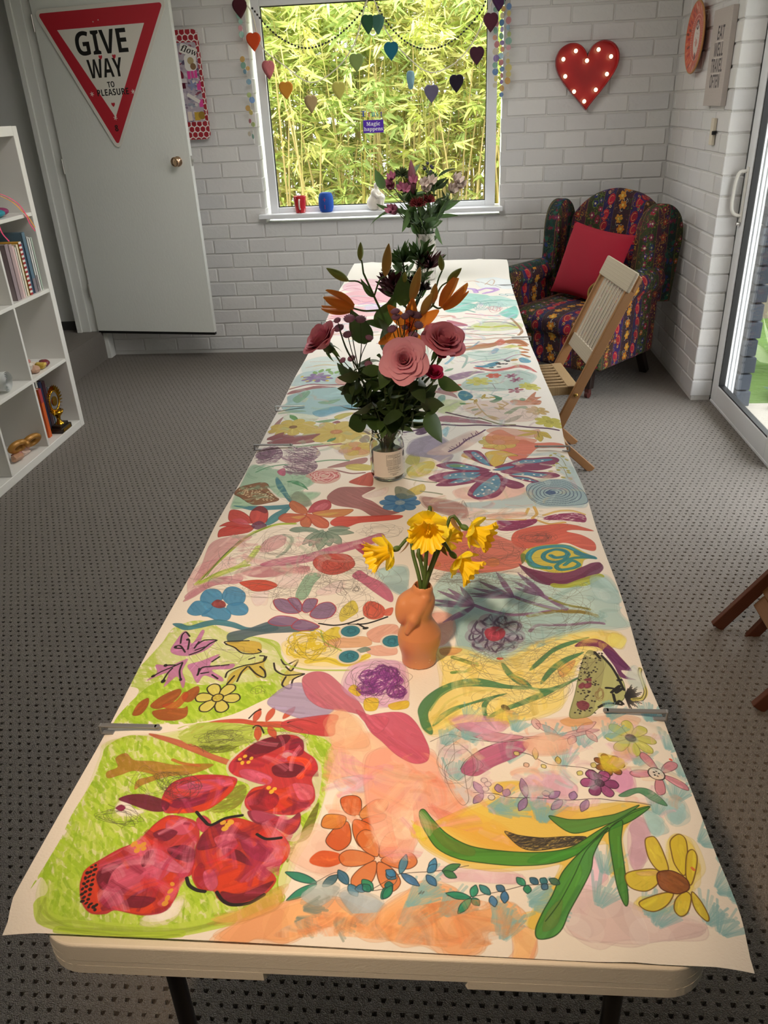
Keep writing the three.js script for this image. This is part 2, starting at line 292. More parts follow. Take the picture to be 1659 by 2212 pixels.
// ---------- garden behind the window, patio beside the glass door ----------
struct('ground_garden', span(-9, 8, -0.5, -0.08, -14, BACK - 0.22), mat('#6d6144', 0.95, { bumpMap: rep(NOISE, 4), bumpScale: 0.03 }));
struct('ground_patio', metreUV(span(DOORX + 0.02, 5.2, -0.3, -0.035, -4.42, 3.2)), mat('#a39d92', 0.9, { bumpMap: rep(NOISE, 1.5), bumpScale: 0.004 }));
struct('ground_lawn', [span(5.2, 11, -0.3, -0.05, BACK - 0.22, 3.2), span(DOORX + 0.2, 5.2, -0.3, -0.045, BACK - 0.9, -4.42)], mat('#4f6a2a', 0.95, { bumpMap: rep(NOISE, 3), bumpScale: 0.02 }));
struct('unseen_eave', [rspan(DOORX - 0.02, 2.75, 2.6, 2.68, BACK - 0.3, 1.7, 0.01), rspan(2.72, 2.78, 2.5, 2.7, BACK - 0.3, 1.7, 0.01)], mat('#d8d4cc', 0.8));  // unseen roof edge, out of view, placed to shade the glass door frames
// a slender pointed leaf, folded along its midrib; base at the origin, tip along +y
function blade(L, w, fold = 0.25, droop = 0.3, n = 3) {
  const pos = [], uv = [], idx = [];
  for (let i = 0; i <= n; i++) {
    const t = i / n, hw = w * Math.sin(Math.PI * Math.pow(t * 0.94 + 0.04, 0.72)) * (i === n ? 0 : 1), y = L * t * (1 - 0.12 * droop * t), z = -droop * L * t * t * 0.6;
    pos.push(-hw, y, z + fold * hw, 0, y, z, hw, y, z + fold * hw); uv.push(0, t, 0.5, t, 1, t);
    if (i) { const a = (i - 1) * 3, b = i * 3; idx.push(a, a + 1, b + 1, a, b + 1, b, a + 1, a + 2, b + 2, a + 1, b + 2, b + 1); }
  }
  const g = new THREE.BufferGeometry(); g.setAttribute('position', new THREE.Float32BufferAttribute(pos, 3)); g.setAttribute('uv', new THREE.Float32BufferAttribute(uv, 2)); g.setIndex(idx); g.computeVertexNormals(); return g;
}
const aimed = (g, p, dir, roll = 0) => { const q = new THREE.Quaternion().setFromUnitVectors(V3(0, 1, 0), dir.clone().normalize()); if (roll) q.multiply(new THREE.Quaternion().setFromAxisAngle(V3(0, 1, 0), roll)); return g.applyMatrix4(new THREE.Matrix4().compose(p, q, V3(1, 1, 1))); };
const bambooLeaf = ['#c2c858', '#a8b84a', '#d4d06e', '#98ae50'].map((c) => phys(c, 0.5, { transmission: 0.38, thickness: 0 }));
const thickLeaf = ['#ccd070', '#b6c45e', '#d8d482', '#a4b860'].map((c) => mat(c, 0.6));
const bambooCane = ['#b3a54c', '#9d9a4a', '#c2b566'].map((c) => mat(c, 0.5));
const shrubLeaf = phys('#8fb45c', 0.5, { transmission: 0.35, thickness: 0 });
{
  // six plants with their own canes and leaves; every plant in the thicket is a turned copy of one of them
  const kinds = [];
  for (let k = 0; k < 8; k++) {
    seed(100 + k);
    const tall = rr(2.9, 3.6), lean = rr(0.1, 0.5), at = rr(0, 6.28), cane = (t) => V3(Math.cos(at) * lean * t * t, tall * t, Math.sin(at) * lean * t * t);
    const t = thing('bamboo_plant', 'slender yellow-green bamboo plant growing close to the window outside', 'bamboo', [0, -0.1, 0], 0, 'nearest bamboo plants outside the window');
    const canes = [stem([0, 0.25, 0.5, 0.75, 1].map(cane), 0.011, 0.003, 12, 6)];
    for (let i = 1; i < 13; i++) canes.push(mv(new THREE.TorusGeometry(0.0105 * (1 - i / 20), 0.0022, 4, 8), ...cane(i / 13.5).toArray(), Math.PI / 2));
    const leaves = [];
    for (let b = 0; b < 30; b++) {
      const h = 0.1 + 0.88 * Math.pow(rnd(), k < 6 ? 0.75 : 0.5), p = cane(h), a = rr(0, 6.28), L = rr(0.22, 0.6), up = rr(-0.1, 0.8), d = V3(Math.cos(a), up, Math.sin(a)).normalize();
      const e = p.clone().addScaledVector(d, L); e.y -= 0.1 * L;
      canes.push(stem([p, p.clone().lerp(e, 0.5).add(V3(0, 0.03, 0)), e], 0.0028, 0.0012, 4, 4));
      for (let l = 0; l < 9; l++) {
        const s = rr(0.25, 1.02), q = p.clone().lerp(e, s), la = a + rr(-1.3, 1.3), dd = V3(Math.cos(la), rr(-0.9, 0.35), Math.sin(la));
        leaves.push(aimed(blade(rr(0.12, 0.27), rr(0.009, 0.018), 0.3, rr(0.1, 0.7)), q, dd, rr(-1, 1)));
      }
    }
    part('cane', canes, bambooCane[k % 3], t); part('foliage', leaves, bambooLeaf[k % 4], t).userData.kind = 'stuff';
    kinds.push(t);
  }
  seed(200);
  for (let i = 0; i < 8; i++) { const o = kinds[i]; o.position.set(-2.25 + i * 0.5, -0.1, -6.86); o.rotation.y = rr(0, 6.28); o.scale.setScalar(rr(0.72, 0.82)); o.scale.x = o.scale.z = 0.42; }
  // the thicket behind them closes up: canes and leaves that nobody could tell apart
  const th = thing('bamboo_thicket', 'dense bamboo thicket filling the garden behind the nearest canes', 'bamboo'); th.userData.kind = 'stuff';
  const places = kinds.map(() => []), m4 = new THREE.Matrix4();
  for (const [z, count, sc] of [[-7.75, 24, 0.85], [-8.05, 24, 0.95], [-8.4, 24, 1.05], [-9.1, 26, 1.15], [-10, 28, 1.25], [-11, 30, 1.35]]) for (let i = 0; i < count; i++) {
    const w = 1.5 - z * 0.28 - 0.7, x = -0.48 + ((i + rr(0.15, 0.85)) / count - 0.5) * 2 * w * 0.8;
    places[Math.floor(rnd() * 8)].push(m4.compose(V3(x, -0.1, z + rr(-0.25, 0.25)), new THREE.Quaternion().setFromEuler(new THREE.Euler(0, rr(0, 6.28), 0)), V3(1, 1, 1).multiplyScalar(sc * rr(0.85, 1.12))).clone());
  }
  const caneG = stem([[0, 0, 0], [0.02, 0.8, 0.01], [0.05, 1.6, 0.02], [0.12, 2.4, 0.04]], 0.011, 0.006, 8, 6), cim = new THREE.InstancedMesh(caneG, mat('#bda868', 0.55), 190); cim.name = 'bare_canes'; cim.userData.kind = 'stuff'; cim.castShadow = cim.receiveShadow = true;
  for (let i = 0; i < 190; i++) { const z = rr(-9.2, -7.2); cim.setMatrixAt(i, m4.compose(V3(-0.48 + rr(-1, 1) * (1.0 - z * 0.16), -0.1, z), new THREE.Quaternion().setFromEuler(new THREE.Euler(rr(-0.08, 0.08), rr(0, 6.28), rr(-0.12, 0.12))), V3(1, rr(0.55, 0.95), 1))); } th.add(cim);
  places.forEach((list, k) => kinds[k].children.forEach((c) => { const im = new THREE.InstancedMesh(c.geometry, c.name === 'cane' ? c.material : thickLeaf[k % 4], list.length); im.name = c.name === 'cane' ? 'canes' : 'thicket_foliage'; im.userData.kind = 'stuff'; im.castShadow = im.receiveShadow = true; list.forEach((m, i) => im.setMatrixAt(i, m)); th.add(im); }));
  // low leafy shrub at the foot of the bamboo
  const kindsS = [];
  for (let k = 0; k < 2; k++) {
    seed(300 + k);
    const t = thing('leafy_shrub', 'low shrub with small pale rounded leaves at the bamboo foot', 'shrub', [0, -0.1, 0], 0, 'low shrubs outside the window'), st = [], lv = [];
    for (let b = 0; b < 16; b++) {
      const a = rr(0, 6.28), L = rr(0.5, 1.15), d = V3(Math.cos(a) * 0.5, 1, Math.sin(a) * 0.5).normalize(), p0 = V3(rr(-0.1, 0.1), 0, rr(-0.1, 0.1)), e = p0.clone().addScaledVector(d, L);
      st.push(stem([p0, p0.clone().lerp(e, 0.5).add(V3(rr(-0.04, 0.04), 0, rr(-0.04, 0.04))), e], 0.004, 0.0015, 5, 4));
      for (let l = 0; l < 26; l++) { const q = p0.clone().lerp(e, rr(0.3, 1)), la = rr(0, 6.28); lv.push(aimed(blade(rr(0.04, 0.075), rr(0.011, 0.018), 0.2, 0.3), q, V3(Math.cos(la), rr(-0.1, 0.6), Math.sin(la)), rr(-1, 1))); }
    }
    part('stems', st, bambooCane[1], t); part('foliage', lv, shrubLeaf, t).userData.kind = 'stuff'; kindsS.push(t);
  }
  seed(310);
  [[-1.75, -6.22], [-1.2, -6.25], [-0.68, -6.22], [-0.16, -6.25], [0.36, -6.22]].forEach(([x, z], i) => { const o = i < 2 ? kindsS[i] : copyOf(kindsS[i % 2]); o.position.set(x, -0.1, z); o.rotation.y = rr(0, 6.28); o.scale.set(0.42, i < 3 ? 0.95 : 0.7, 0.42); });
}
// patio: strappy plants at the edge of the paving, a black hose on the ground, a hedge and fence closing the garden
{
  const pale = phys('#b9c99a', 0.5, { transmission: 0.25, thickness: 0 }), green = phys('#6f9440', 0.5, { transmission: 0.25, thickness: 0 }), blue = phys('#93b0a6', 0.55, { transmission: 0.15, thickness: 0 });
  const spots = [[2.12, -5.05, pale, 0.9, 'tall pale-leaved plant at the edge of the patio'], [3.15, -4.75, green, 0.6, 'bright green leafy plant at the edge of the patio'], [1.93, -4.55, blue, 0.34, 'low blue-grey succulent rosette beside the patio hose'], [2.72, -4.5, blue, 0.3, 'small blue-grey succulent rosette on the patio edge'], [3.75, -5.3, pale, 1.0, 'large pale-leaved plant behind the patio plants'], [3.6, -4.2, green, 0.8, 'bushy green plant on the far side of the patio']];
  spots.forEach(([x, z, m, s, label], k) => {
    seed(400 + k); const t = thing('patio_plant', label, 'plant', [x, -0.035, z], rr(0, 6)), lv = [];
    for (let i = 0; i < 46; i++) { const a = rr(0, 6.28), u = rr(0.15, 1.4), r = rr(0, 0.12) * s, h = m === blue ? 0 : rr(0, 0.55) * s; lv.push(aimed(blade(rr(0.28, 0.55) * s * (m === blue ? 0.8 : 0.7), rr(0.03, 0.055) * s, 0.3, rr(0.2, 0.9), 4), V3(Math.cos(a) * r, h, Math.sin(a) * r), V3(Math.cos(a), u, Math.sin(a)), rr(-0.5, 0.5))); }
    part('stalk', stem([[0, 0, 0], [0.01, 0.3 * s, 0], [0, 0.6 * s, 0.01]], 0.012 * s, 0.006 * s, 6, 6), bambooCane[1], t); part('leaves', lv, m, t);
  });
  solo('garden_hose', tube([[1.75, -0.02, -4.33], [2.0, -0.02, -4.28], [2.35, -0.02, -4.18], [2.9, -0.02, -3.7], [3.6, -0.02, -3.5]], 0.011, 40, 8), M.black, 'black garden hose lying across the patio paving', 'hose');
  const f = thing('timber_fence', 'grey-brown timber paling fence closing off the garden', 'fence', [0, 0, 0]);
  const fm = ['#8d8170', '#857a6a', '#948874'].map((c) => mat(c, 0.9)); seed(420); const pg = rbox(0.14, 1.8, 0.02, 0.003, 0, 0.85, 0);
  for (let i = 0; i < 50; i++) { const m = part('paling', pg, pick(fm), f); m.position.set(8.4, rr(-0.01, 0.01), BACK - 1.5 + i * 0.15); m.rotation.y = Math.PI / 2; }
  for (let i = 0; i < 8; i++) { const m = part('paling', pg, pick(fm), f); m.position.set(1.8 + i * 0.15, 0, -6.4); }
}
// ---------- two folding tables end to end ----------
const TX = -0.098, TTOP = 0.738, PAPERY = 0.7405, TZ0 = -0.533, TLEN = 2.1;
const tablePlastic = mat('#efe9dc', 0.45, { bumpMap: rep(FINE, 10), bumpScale: 0.00012 });
function roundRect(w, h, r) { const s = new THREE.Shape(), a = w / 2, b = h / 2; s.moveTo(-a + r, -b); s.lineTo(a - r, -b); s.absarc(a - r, -b + r, r, -Math.PI / 2, 0); s.lineTo(a, b - r); s.absarc(a - r, b - r, r, 0, Math.PI / 2); s.lineTo(-a + r, b); s.absarc(-a + r, b - r, r, Math.PI / 2, Math.PI); s.lineTo(-a, -b + r); s.absarc(-a + r, -b + r, r, Math.PI, Math.PI * 1.5); return s; }
const tableX = (z) => -0.1 + (z + 0.53) * 0.0095;
function makeTable(label, z0) {
  const t = thing('folding_table', label, 'table', [tableX(z0 - TLEN / 2), 0, z0 - TLEN / 2], 0.0095, 'folding tables under the paper');
  const slab = mv(extrude(roundRect(0.754, TLEN - 0.006, 0.05), 0.024, 0.003, 3), 0, TTOP - 0.027, 0, -Math.PI / 2);
  part('table_top', slab, tablePlastic, t);
  // rim under the top: two bent halves, so that a shallow finger notch stays open in the middle of each end
  const ring = roundRect(0.7596, TLEN - 0.0004, 0.052), hole = roundRect(0.73, TLEN - 0.03, 0.038); ring.holes.push(new THREE.Path(hole.getPoints(8)));
  const upper = mv(extrude(ring, 0.016, 0), 0, TTOP - 0.037, 0, -Math.PI / 2), halves = [];
  for (const s of [-1, 1]) {
    const pts = [], a = 0.3785, b2 = TLEN / 2 - 0.0014, r = 0.05, arc = (cx, cy, R, t0) => { for (let i = 0; i <= 8; i++) { const t = t0 + i / 8 * Math.PI / 2; pts.push([cx + Math.cos(t) * R, cy + Math.sin(t) * R]); } };
    pts.push([0.115, -b2]); arc(a - r, -b2 + r, r, -Math.PI / 2); arc(a - r, b2 - r, r, 0); pts.push([0.115, b2], [0.105, b2 - 0.014]); const inner = []; for (const [x, y] of pts.slice(1, 19).reverse()) inner.push([x - 0.014 * (x > a - r ? (x - (a - r)) / r : 0) - (x > a - 0.002 ? 0 : 0), y - Math.sign(y) * 0.014 * (Math.abs(y) > b2 - r ? (Math.abs(y) - b2 + r) / r : 0)]);
    pts.push(...inner, [0.105, -b2 + 0.014]);
    const g = mv(extrude(shapeOf(pts), 0.014, 0.0013, 1), 0, TTOP - 0.0495, 0, -Math.PI / 2); if (s < 0) g.rotateY(Math.PI); halves.push(g);
  }
  part('rim', [upper, ...halves], tablePlastic, t);
  const steel = mat('#3a3433', 0.45, { metalness: 0.4 });
  for (const s of [1, -1]) {
    const z = s * (TLEN / 2 - 0.22);
    for (const sx of [-1, 1]) part('leg', tube([[sx * 0.345, 0.7, z], [sx * 0.345, 0.5, z], [sx * 0.345, 0.3, z], [sx * 0.345, 0.012, z]], 0.0145, 20, 10), steel, t);
    part('cross_bar', mv(cyl(0.0115, 0.0115, 0.69, 10), -0.345, 0.62, z, 0, 0, -Math.PI / 2), steel, t);
    part('brace', bar(V3(0, 0.62, z), V3(0, 0.7, z - s * 0.34), 0.02, 0.012), steel, t);
    for (const sx of [-1, 1]) part('foot', mv(cyl(0.018, 0.016, 0.03, 12), sx * 0.345, 0, z), M.black, t);
  }
  return t;
}
makeTable('folding table with white plastic top and finger notch, uncovered front rim', TZ0);
makeTable('folding table under the far end of the painted paper, beside armchair', TZ0 - TLEN - 0.006);
// ---------- slatted folding chairs ----------
const woodTex = canvasTex(256, 512, (x, w, h) => { x.fillStyle = '#d9d9d9'; x.fillRect(0, 0, w, h); seed(31); for (let i = 0; i < 260; i++) { x.strokeStyle = `rgba(${pick(['90,70,50', '255,250,240', '60,40,30'])},${rr(0.03, 0.16)})`; x.lineWidth = rr(0.6, 3); x.beginPath(); const a = rr(0, w); x.moveTo(a, 0); x.bezierCurveTo(a + rr(-12, 12), h * 0.3, a + rr(-12, 12), h * 0.6, a, h); x.stroke(); } });
const wood = (c, r = 0.5) => mat(c, r, { map: rep(woodTex, 6, 2), bumpMap: rep(woodTex, 6, 2), bumpScale: 0.0006 });
const WOODS = { honey: wood('#b9824a'), pale: wood('#d9cbb4', 0.6), brown: wood('#7a3f22', 0.45), tan: wood('#a8794f', 0.5) };
function foldingChair(label, m1, m2, m3, folded) {
  const t = thing('folding_chair', label, 'chair'), W = 0.195, foot = V3(0, 0, 0), top = folded ? V3(0.57, 0.805, 0) : V3(0.405, 0.9, 0);
  const at = (k, z, off = 0) => { const d = V3().subVectors(top, foot).normalize(), nrm = V3(-d.y, d.x, 0); return V3().lerpVectors(foot, top, k).addScaledVector(nrm, off).add(V3(0, 0, z)); };
  const dir = V3().subVectors(top, foot).normalize(), face = V3(-dir.y, dir.x, 0);
  for (const s of [-1, 1]) part('rail', bar(at(0, s * W), at(0.985, s * W), 0.042, 0.02, face), m1, t);
  // rear legs
  for (const s of [-1, 1]) part('rear_leg', folded ? bar(at(0.02, s * (W - 0.035), -0.09), at(0.62, s * (W - 0.035), -0.05), 0.036, 0.018, face) : bar(V3(0.285, 0, s * (W - 0.03)), V3(-0.15, 0.41, s * (W - 0.03)), 0.036, 0.018, V3(0.67, 0.7, 0)), m1, t);
  part('rung', folded ? bar(at(0.2, -W, -0.02), at(0.2, W, -0.02), 0.032, 0.014, dir) : bar(V3(0.17, 0.11, -W + 0.03), V3(0.17, 0.11, W - 0.03), 0.03, 0.014, V3(0.7, -0.7, 0)), m3, t);
  part('top_rail', bar(at(0.955, -W - 0.022, 0.014), at(0.955, W + 0.022, 0.014), 0.088, 0.016, dir, 0.006), m2, t);
  part('top_rail_back', bar(at(0.955, -W - 0.012, -0.008), at(0.955, W + 0.012, -0.008), 0.07, 0.016, dir, 0.006), m1, t);
  part('lower_back_rail', bar(at(0.595, -W + 0.01), at(0.595, W - 0.01), 0.062, 0.016, dir), m2, t);
  for (let i = 0; i < 9; i++) { const z = -W + 0.035 + i * (2 * W - 0.07) / 8; part('back_slat', bar(at(0.61, z), at(0.93, z), 0.013, 0.009, V3(0, 0, 1), 0.002), m2, t); }
  const seat = new THREE.Group(); seat.name = 'seat'; t.add(seat);
  if (folded) { seat.position.copy(at(0.5, 0, -0.03)); seat.rotation.z = Math.atan2(dir.y, dir.x); } else { seat.position.set(0.19, 0.41, 0); seat.rotation.z = 0.02; }
  const D = 0.36, w2 = W - 0.02;
  part('seat_frame', [rspan(-0.05, 0, -0.012, 0.012, -w2, w2), rspan(-D, -D + 0.045, -0.012, 0.012, -w2, w2), rspan(-D, 0, -0.03, 0.01, -w2 - 0.0, -w2 + 0.02), rspan(-D, 0, -0.03, 0.01, w2 - 0.02, w2)], m3, seat);
  for (let i = 0; i < 7; i++) { const z = -w2 + 0.045 + i * (2 * w2 - 0.09) / 6; part('seat_slat', rspan(-D + 0.04, -0.045, -0.006, 0.01, z - 0.011, z + 0.011), m3, seat); }
  for (const s of [-1, 1]) part('bolt', mv(lathe([[0, 0.004], [0.007, 0.003], [0.009, 0], [0.009, -0.004]], 14), ...at(0.43, s * (W + 0.0115)).toArray(), s * Math.PI / 2), M.brass, t, 'brass bolt');
  return t;
}
foldingChair('honey wooden folding chair with pale slatted back, pushed up to the table', WOODS.honey, WOODS.pale, wood('#c9a878'), false).position.set(0.344, 0, -3.572);
scene.children[scene.children.length - 1].rotation.y = 0.1;
foldingChair('dark brown wooden folding chair folded flat, leaning on the glass door', WOODS.brown, WOODS.brown, WOODS.tan, true).position.set(0.852, 0.006, -1.99);
// ---------- wing armchair in embroidered fabric ----------
const fabricTex = canvasTex(1024, 1024, (x, S) => {
  seed(51); x.fillStyle = '#2c2a1c'; x.fillRect(0, 0, S, S);
  const stripes = [['#40202c', 150, 'leaf'], ['#3b1f6e', 110, 'paisley'], ['#4a2c1c', 140, 'gold'], ['#3c431f', 170, 'rose'], ['#10302a', 90, 'green'], ['#53203a', 124, 'gold'], ['#38401e', 140, 'rose'], ['#2b1d5a', 100, 'paisley']];
  let x0 = 0;
  const flower = (cx, cy, r, c, c2) => { for (let k = 0; k < 6; k++) { const a = k * 1.047 + rr(-0.2, 0.2); x.fillStyle = c; x.beginPath(); x.ellipse(cx + Math.cos(a) * r * 0.55, cy + Math.sin(a) * r * 0.55, r * 0.5, r * 0.34, a, 0, 7); x.fill(); } x.fillStyle = c2; x.beginPath(); x.arc(cx, cy, r * 0.32, 0, 7); x.fill(); };
  const squig = (cx, cy, c, n, s) => { x.strokeStyle = c; for (let i = 0; i < n; i++) { x.lineWidth = rr(2, 5); x.beginPath(); const a = rr(0, 7), px = cx + rr(-s, s), py = cy + rr(-s, s); x.arc(px, py, rr(6, 18), a, a + rr(1.5, 4)); x.stroke(); } };
  for (const [c, w, kind] of stripes) {
    x.save(); x.beginPath(); x.rect(x0, 0, w, S); x.clip(); x.fillStyle = c; x.fillRect(x0, 0, w, S);
    for (let i = 0; i < 260; i++) { x.strokeStyle = pick(['#c79b33', '#7c8a2c', '#8b1f3c', '#1d6b55', '#3a2a82', '#b5532a', '#0c1f1a', '#d9b26a']); x.globalAlpha = rr(0.35, 0.9); x.lineWidth = rr(1.5, 4); x.beginPath(); const px = x0 + rr(0, w), py = rr(0, S), a = rr(0, 7); x.arc(px, py, rr(4, 14), a, a + rr(1, 3.5)); x.stroke(); }
    x.globalAlpha = 1;
    for (let y = -20; y < S + 40; y += kind === 'paisley' ? 104 : 86) {
      const cx = x0 + w / 2 + rr(-20, 20), y0 = y; y += rr(-16, 16);
      if (kind === 'paisley') { x.fillStyle = pick(['#c8193c', '#d8283c', '#b0142f']); x.beginPath(); x.ellipse(cx, y, 30, 44, 0.35, 0, 7); x.fill(); x.strokeStyle = '#f0a46a'; x.lineWidth = 5; x.beginPath(); x.ellipse(cx, y, 18, 29, 0.35, 0.4, 5.2); x.stroke(); flower(cx, y + 52, 13, '#e8b36a', '#2a3f9a'); }
      else if (kind === 'gold') { squig(cx, y, '#d9a33c', 16, 38); flower(cx, y, 26, pick(['#8f1f34', '#b5442c', '#57203a']), '#e0c070'); }
      else if (kind === 'rose') { flower(cx - 20, y, 27, pick(['#2a2f7a', '#8f1f52', '#b01f3c']), pick(['#d8d4e8', '#f0dcc0'])); flower(cx + 34, y + 40, 22, pick(['#a51f4c', '#d0702c', '#4a2a80']), '#f2c8d0'); squig(cx, y + 20, '#7f9a32', 10, 50); }
      else if (kind === 'leaf') { squig(cx, y, '#e0e0d2', 7, 34); flower(cx, y, 34, pick(['#e08a1e', '#e9a02c']), '#f4d26a'); }
      else { for (let k = 0; k < 4; k++) { x.fillStyle = pick(['#17604c', '#0f4a3c', '#7a1f3a', '#223a7a']); x.beginPath(); x.ellipse(cx + rr(-26, 26), y + rr(-30, 30), 20, 12, rr(0, 3), 0, 7); x.fill(); } }
      y = y0;
    }
    x.restore(); x.fillStyle = pick(['#d8a545', '#c77f2c']); x.globalAlpha = 0.75; for (let y = 0; y < S; y += 9) x.fillRect(x0 - 2, y, 4, 6); x.globalAlpha = 1; x0 += w;
  }
  for (let i = 0; i < 60; i++) { x.globalAlpha = rr(0.6, 0.95); flower(rr(0, S), rr(0, S), rr(10, 24), pick(['#8f1f34', '#2a2f7a', '#1d6b55', '#c77f2c', '#7a2458', '#3c431f']), pick(['#e0c070', '#d8d4e8', '#c8506a'])); squig(rr(0, S), rr(0, S), pick(['#b98a34', '#5f7a2c', '#7a1f3c', '#2a6a5a']), 6, 30); } x.globalAlpha = 1;
  for (let i = 0; i < 9000; i++) { x.fillStyle = `rgba(${pick(['0,0,0', '255,240,210'])},${rr(0.05, 0.22)})`; x.fillRect(rr(0, S), rr(0, S), rr(1, 3), rr(1, 5)); }
});
const fabric = mat('#c9c5c0', 0.9, { map: rep(fabricTex, 1.3), bumpMap: rep(fabricTex, 1.3), bumpScale: 0.0025 });
{
  const t = thing('wing_armchair', 'wing armchair upholstered in dark multicoloured embroidered floral fabric in the corner', 'armchair', [0.742, 0, -4.86], -0.72);
  const soft = (w, h, d, r, x, y, z, seg = 5) => metreUV(rbox(w, h, d, r, x, y, z, seg));
  part('seat_base', soft(0.6, 0.24, 0.62, 0.03, 0, 0.28, 0.02), fabric, t);
  part('seat_cushion', metreUV(patch((u, v) => { const a = (u - 0.5) * 2, b = v * Math.PI * 2, e = (q, k) => Math.sign(q) * Math.pow(Math.abs(q), k); const la = a * Math.PI / 2; return V3(0.275 * e(Math.cos(la), 0.28) * e(Math.cos(b), 0.25), 0.4 + 0.07 * e(Math.sin(la), 0.75), 0.05 + 0.31 * e(Math.cos(la), 0.28) * e(Math.sin(b), 0.25)); }, 24, 48)), fabric, t);
  // back: camel-topped panel, leaning
  const bs = new THREE.Shape(); bs.moveTo(-0.27, 0.36); bs.lineTo(0.27, 0.36); bs.lineTo(0.275, 0.86); bs.bezierCurveTo(0.26, 0.93, 0.17, 1.05, 0, 1.055); bs.bezierCurveTo(-0.17, 1.05, -0.26, 0.93, -0.275, 0.86); bs.lineTo(-0.27, 0.36);
  const tilt = (g) => { const m = new THREE.Matrix4().makeTranslation(0, 0.4, -0.2).multiply(new THREE.Matrix4().makeRotationX(-0.2)).multiply(new THREE.Matrix4().makeTranslation(0, -0.4, 0)); return g.applyMatrix4(m); };
  part('backrest', metreUV(tilt(extrude(bs, 0.08, 0.035, 5, 16).translate(0, 0, -0.12))), fabric, t);
  // wings: rounded panels either side of the back
  for (const s of [-1, 1]) {
    const ws = new THREE.Shape(); ws.moveTo(-0.12, 0.5); ws.lineTo(0.1, 0.5); ws.bezierCurveTo(0.16, 0.58, 0.13, 0.72, 0.15, 0.82); ws.bezierCurveTo(0.16, 0.93, 0.1, 0.99, 0.02, 0.985); ws.bezierCurveTo(-0.08, 0.97, -0.12, 0.9, -0.12, 0.8); ws.lineTo(-0.12, 0.5);
    const g = extrude(ws, 0.045, 0.026, 5, 14).translate(0, 0, -0.022);
    g.applyMatrix4(new THREE.Matrix4().makeTranslation(s * 0.315, 0, -0.17).multiply(new THREE.Matrix4().makeRotationY(-Math.PI / 2 + s * -0.22)).multiply(new THREE.Matrix4().makeRotationZ(0.14)));
    part('wing', metreUV(g), fabric, t);
    // scrolled arm
    const as = new THREE.Shape(); as.moveTo(-0.035, 0.2); as.lineTo(0.035, 0.2); as.lineTo(0.04, 0.54); as.absarc(0.012, 0.6, 0.062, -0.85, Math.PI + 0.75, false); as.lineTo(-0.035, 0.5); as.lineTo(-0.035, 0.2);
    const ag = extrude(as, 0.56, 0.014, 4, 16).translate(0, 0, -0.28); ag.scale(s, 1, 1); if (s < 0) { const ix = ag.attributes.position; for (let i = 0; i < ix.count; i += 3) { const a = [ix.getX(i), ix.getY(i), ix.getZ(i)]; ix.setXYZ(i, ix.getX(i + 2), ix.getY(i + 2), ix.getZ(i + 2)); ix.setXYZ(i + 2, ...a); } ag.computeVertexNormals(); }
    part('arm', metreUV(ag.translate(s * 0.325, 0, 0.03)), fabric, t);
    const pip = as.getPoints(10).slice(2, -1).map((p) => V3(s * p.x * 1.12 + s * 0.325, p.y + 0.003, 0.322)); part('piping', tube(pip, 0.006, 40, 6), mat('#8a6b2c', 0.8), t, 'gold piping on the arm front');
    part('side_panel', soft(0.05, 0.36, 0.58, 0.02, s * 0.345, 0.35, 0.01), fabric, t);
    const legW = mat('#231713', 0.35);
    part('leg', [bar(V3(s * 0.29, 0.17, 0.27), V3(s * 0.29, 0.055, 0.28), 0.045, 0.045, V3(1, 0, 0), 0.006)], legW, t);
    part('castor', [mv(cyl(0.022, 0.022, 0.02, 16), s * 0.29 - 0.01, 0.022, 0.283, 0, 0, -Math.PI / 2), rbox(0.03, 0.035, 0.03, 0.006, s * 0.29, 0.047, 0.283)], mat('#4a1f1a', 0.4), t);
    part('leg', [bar(V3(s * 0.27, 0.2, -0.28), V3(s * 0.29, 0.003, -0.36), 0.05, 0.042, V3(1, 0, 0), 0.006)], legW, t);
  }
  // red scatter cushion leaning on the back
  const half = (sg) => patch((u, v) => { const x = (u - 0.5) * 2, y = (v - 0.5) * 2, ex = 1 - 0.085 * (1 - y * y) , ey = 1 - 0.085 * (1 - x * x), d = Math.pow(Math.max(0, (1 - x * x) * (1 - y * y)), 0.42); return V3(0.212 * x * (1 - 0.075 * (1 - x * x * 0) * (1 - Math.pow(Math.abs(y), 2)) * Math.abs(x)), 0.212 * y * (1 - 0.075 * (1 - Math.pow(Math.abs(x), 2)) * Math.abs(y)), sg * 0.08 * d + 0.003 * d * Math.sin(x * 7 + y * 4)); }, 24, 24);
  const cg = merge([half(1), half(-1)]);
  const c = thing('scatter_cushion', 'plain red square scatter cushion leaning on the embroidered armchair back', 'cushion', [0.742, 0, -4.86], -0.72);
  part('cover', cg, mat('#b3132f', 0.85, { bumpMap: rep(FINE, 14), bumpScale: 0.0012 }), c);
  const in0 = c.children[0]; in0.position.set(0.03, 0.675, -0.07); in0.rotation.set(-0.33, 0, -0.13, 'YXZ');
}
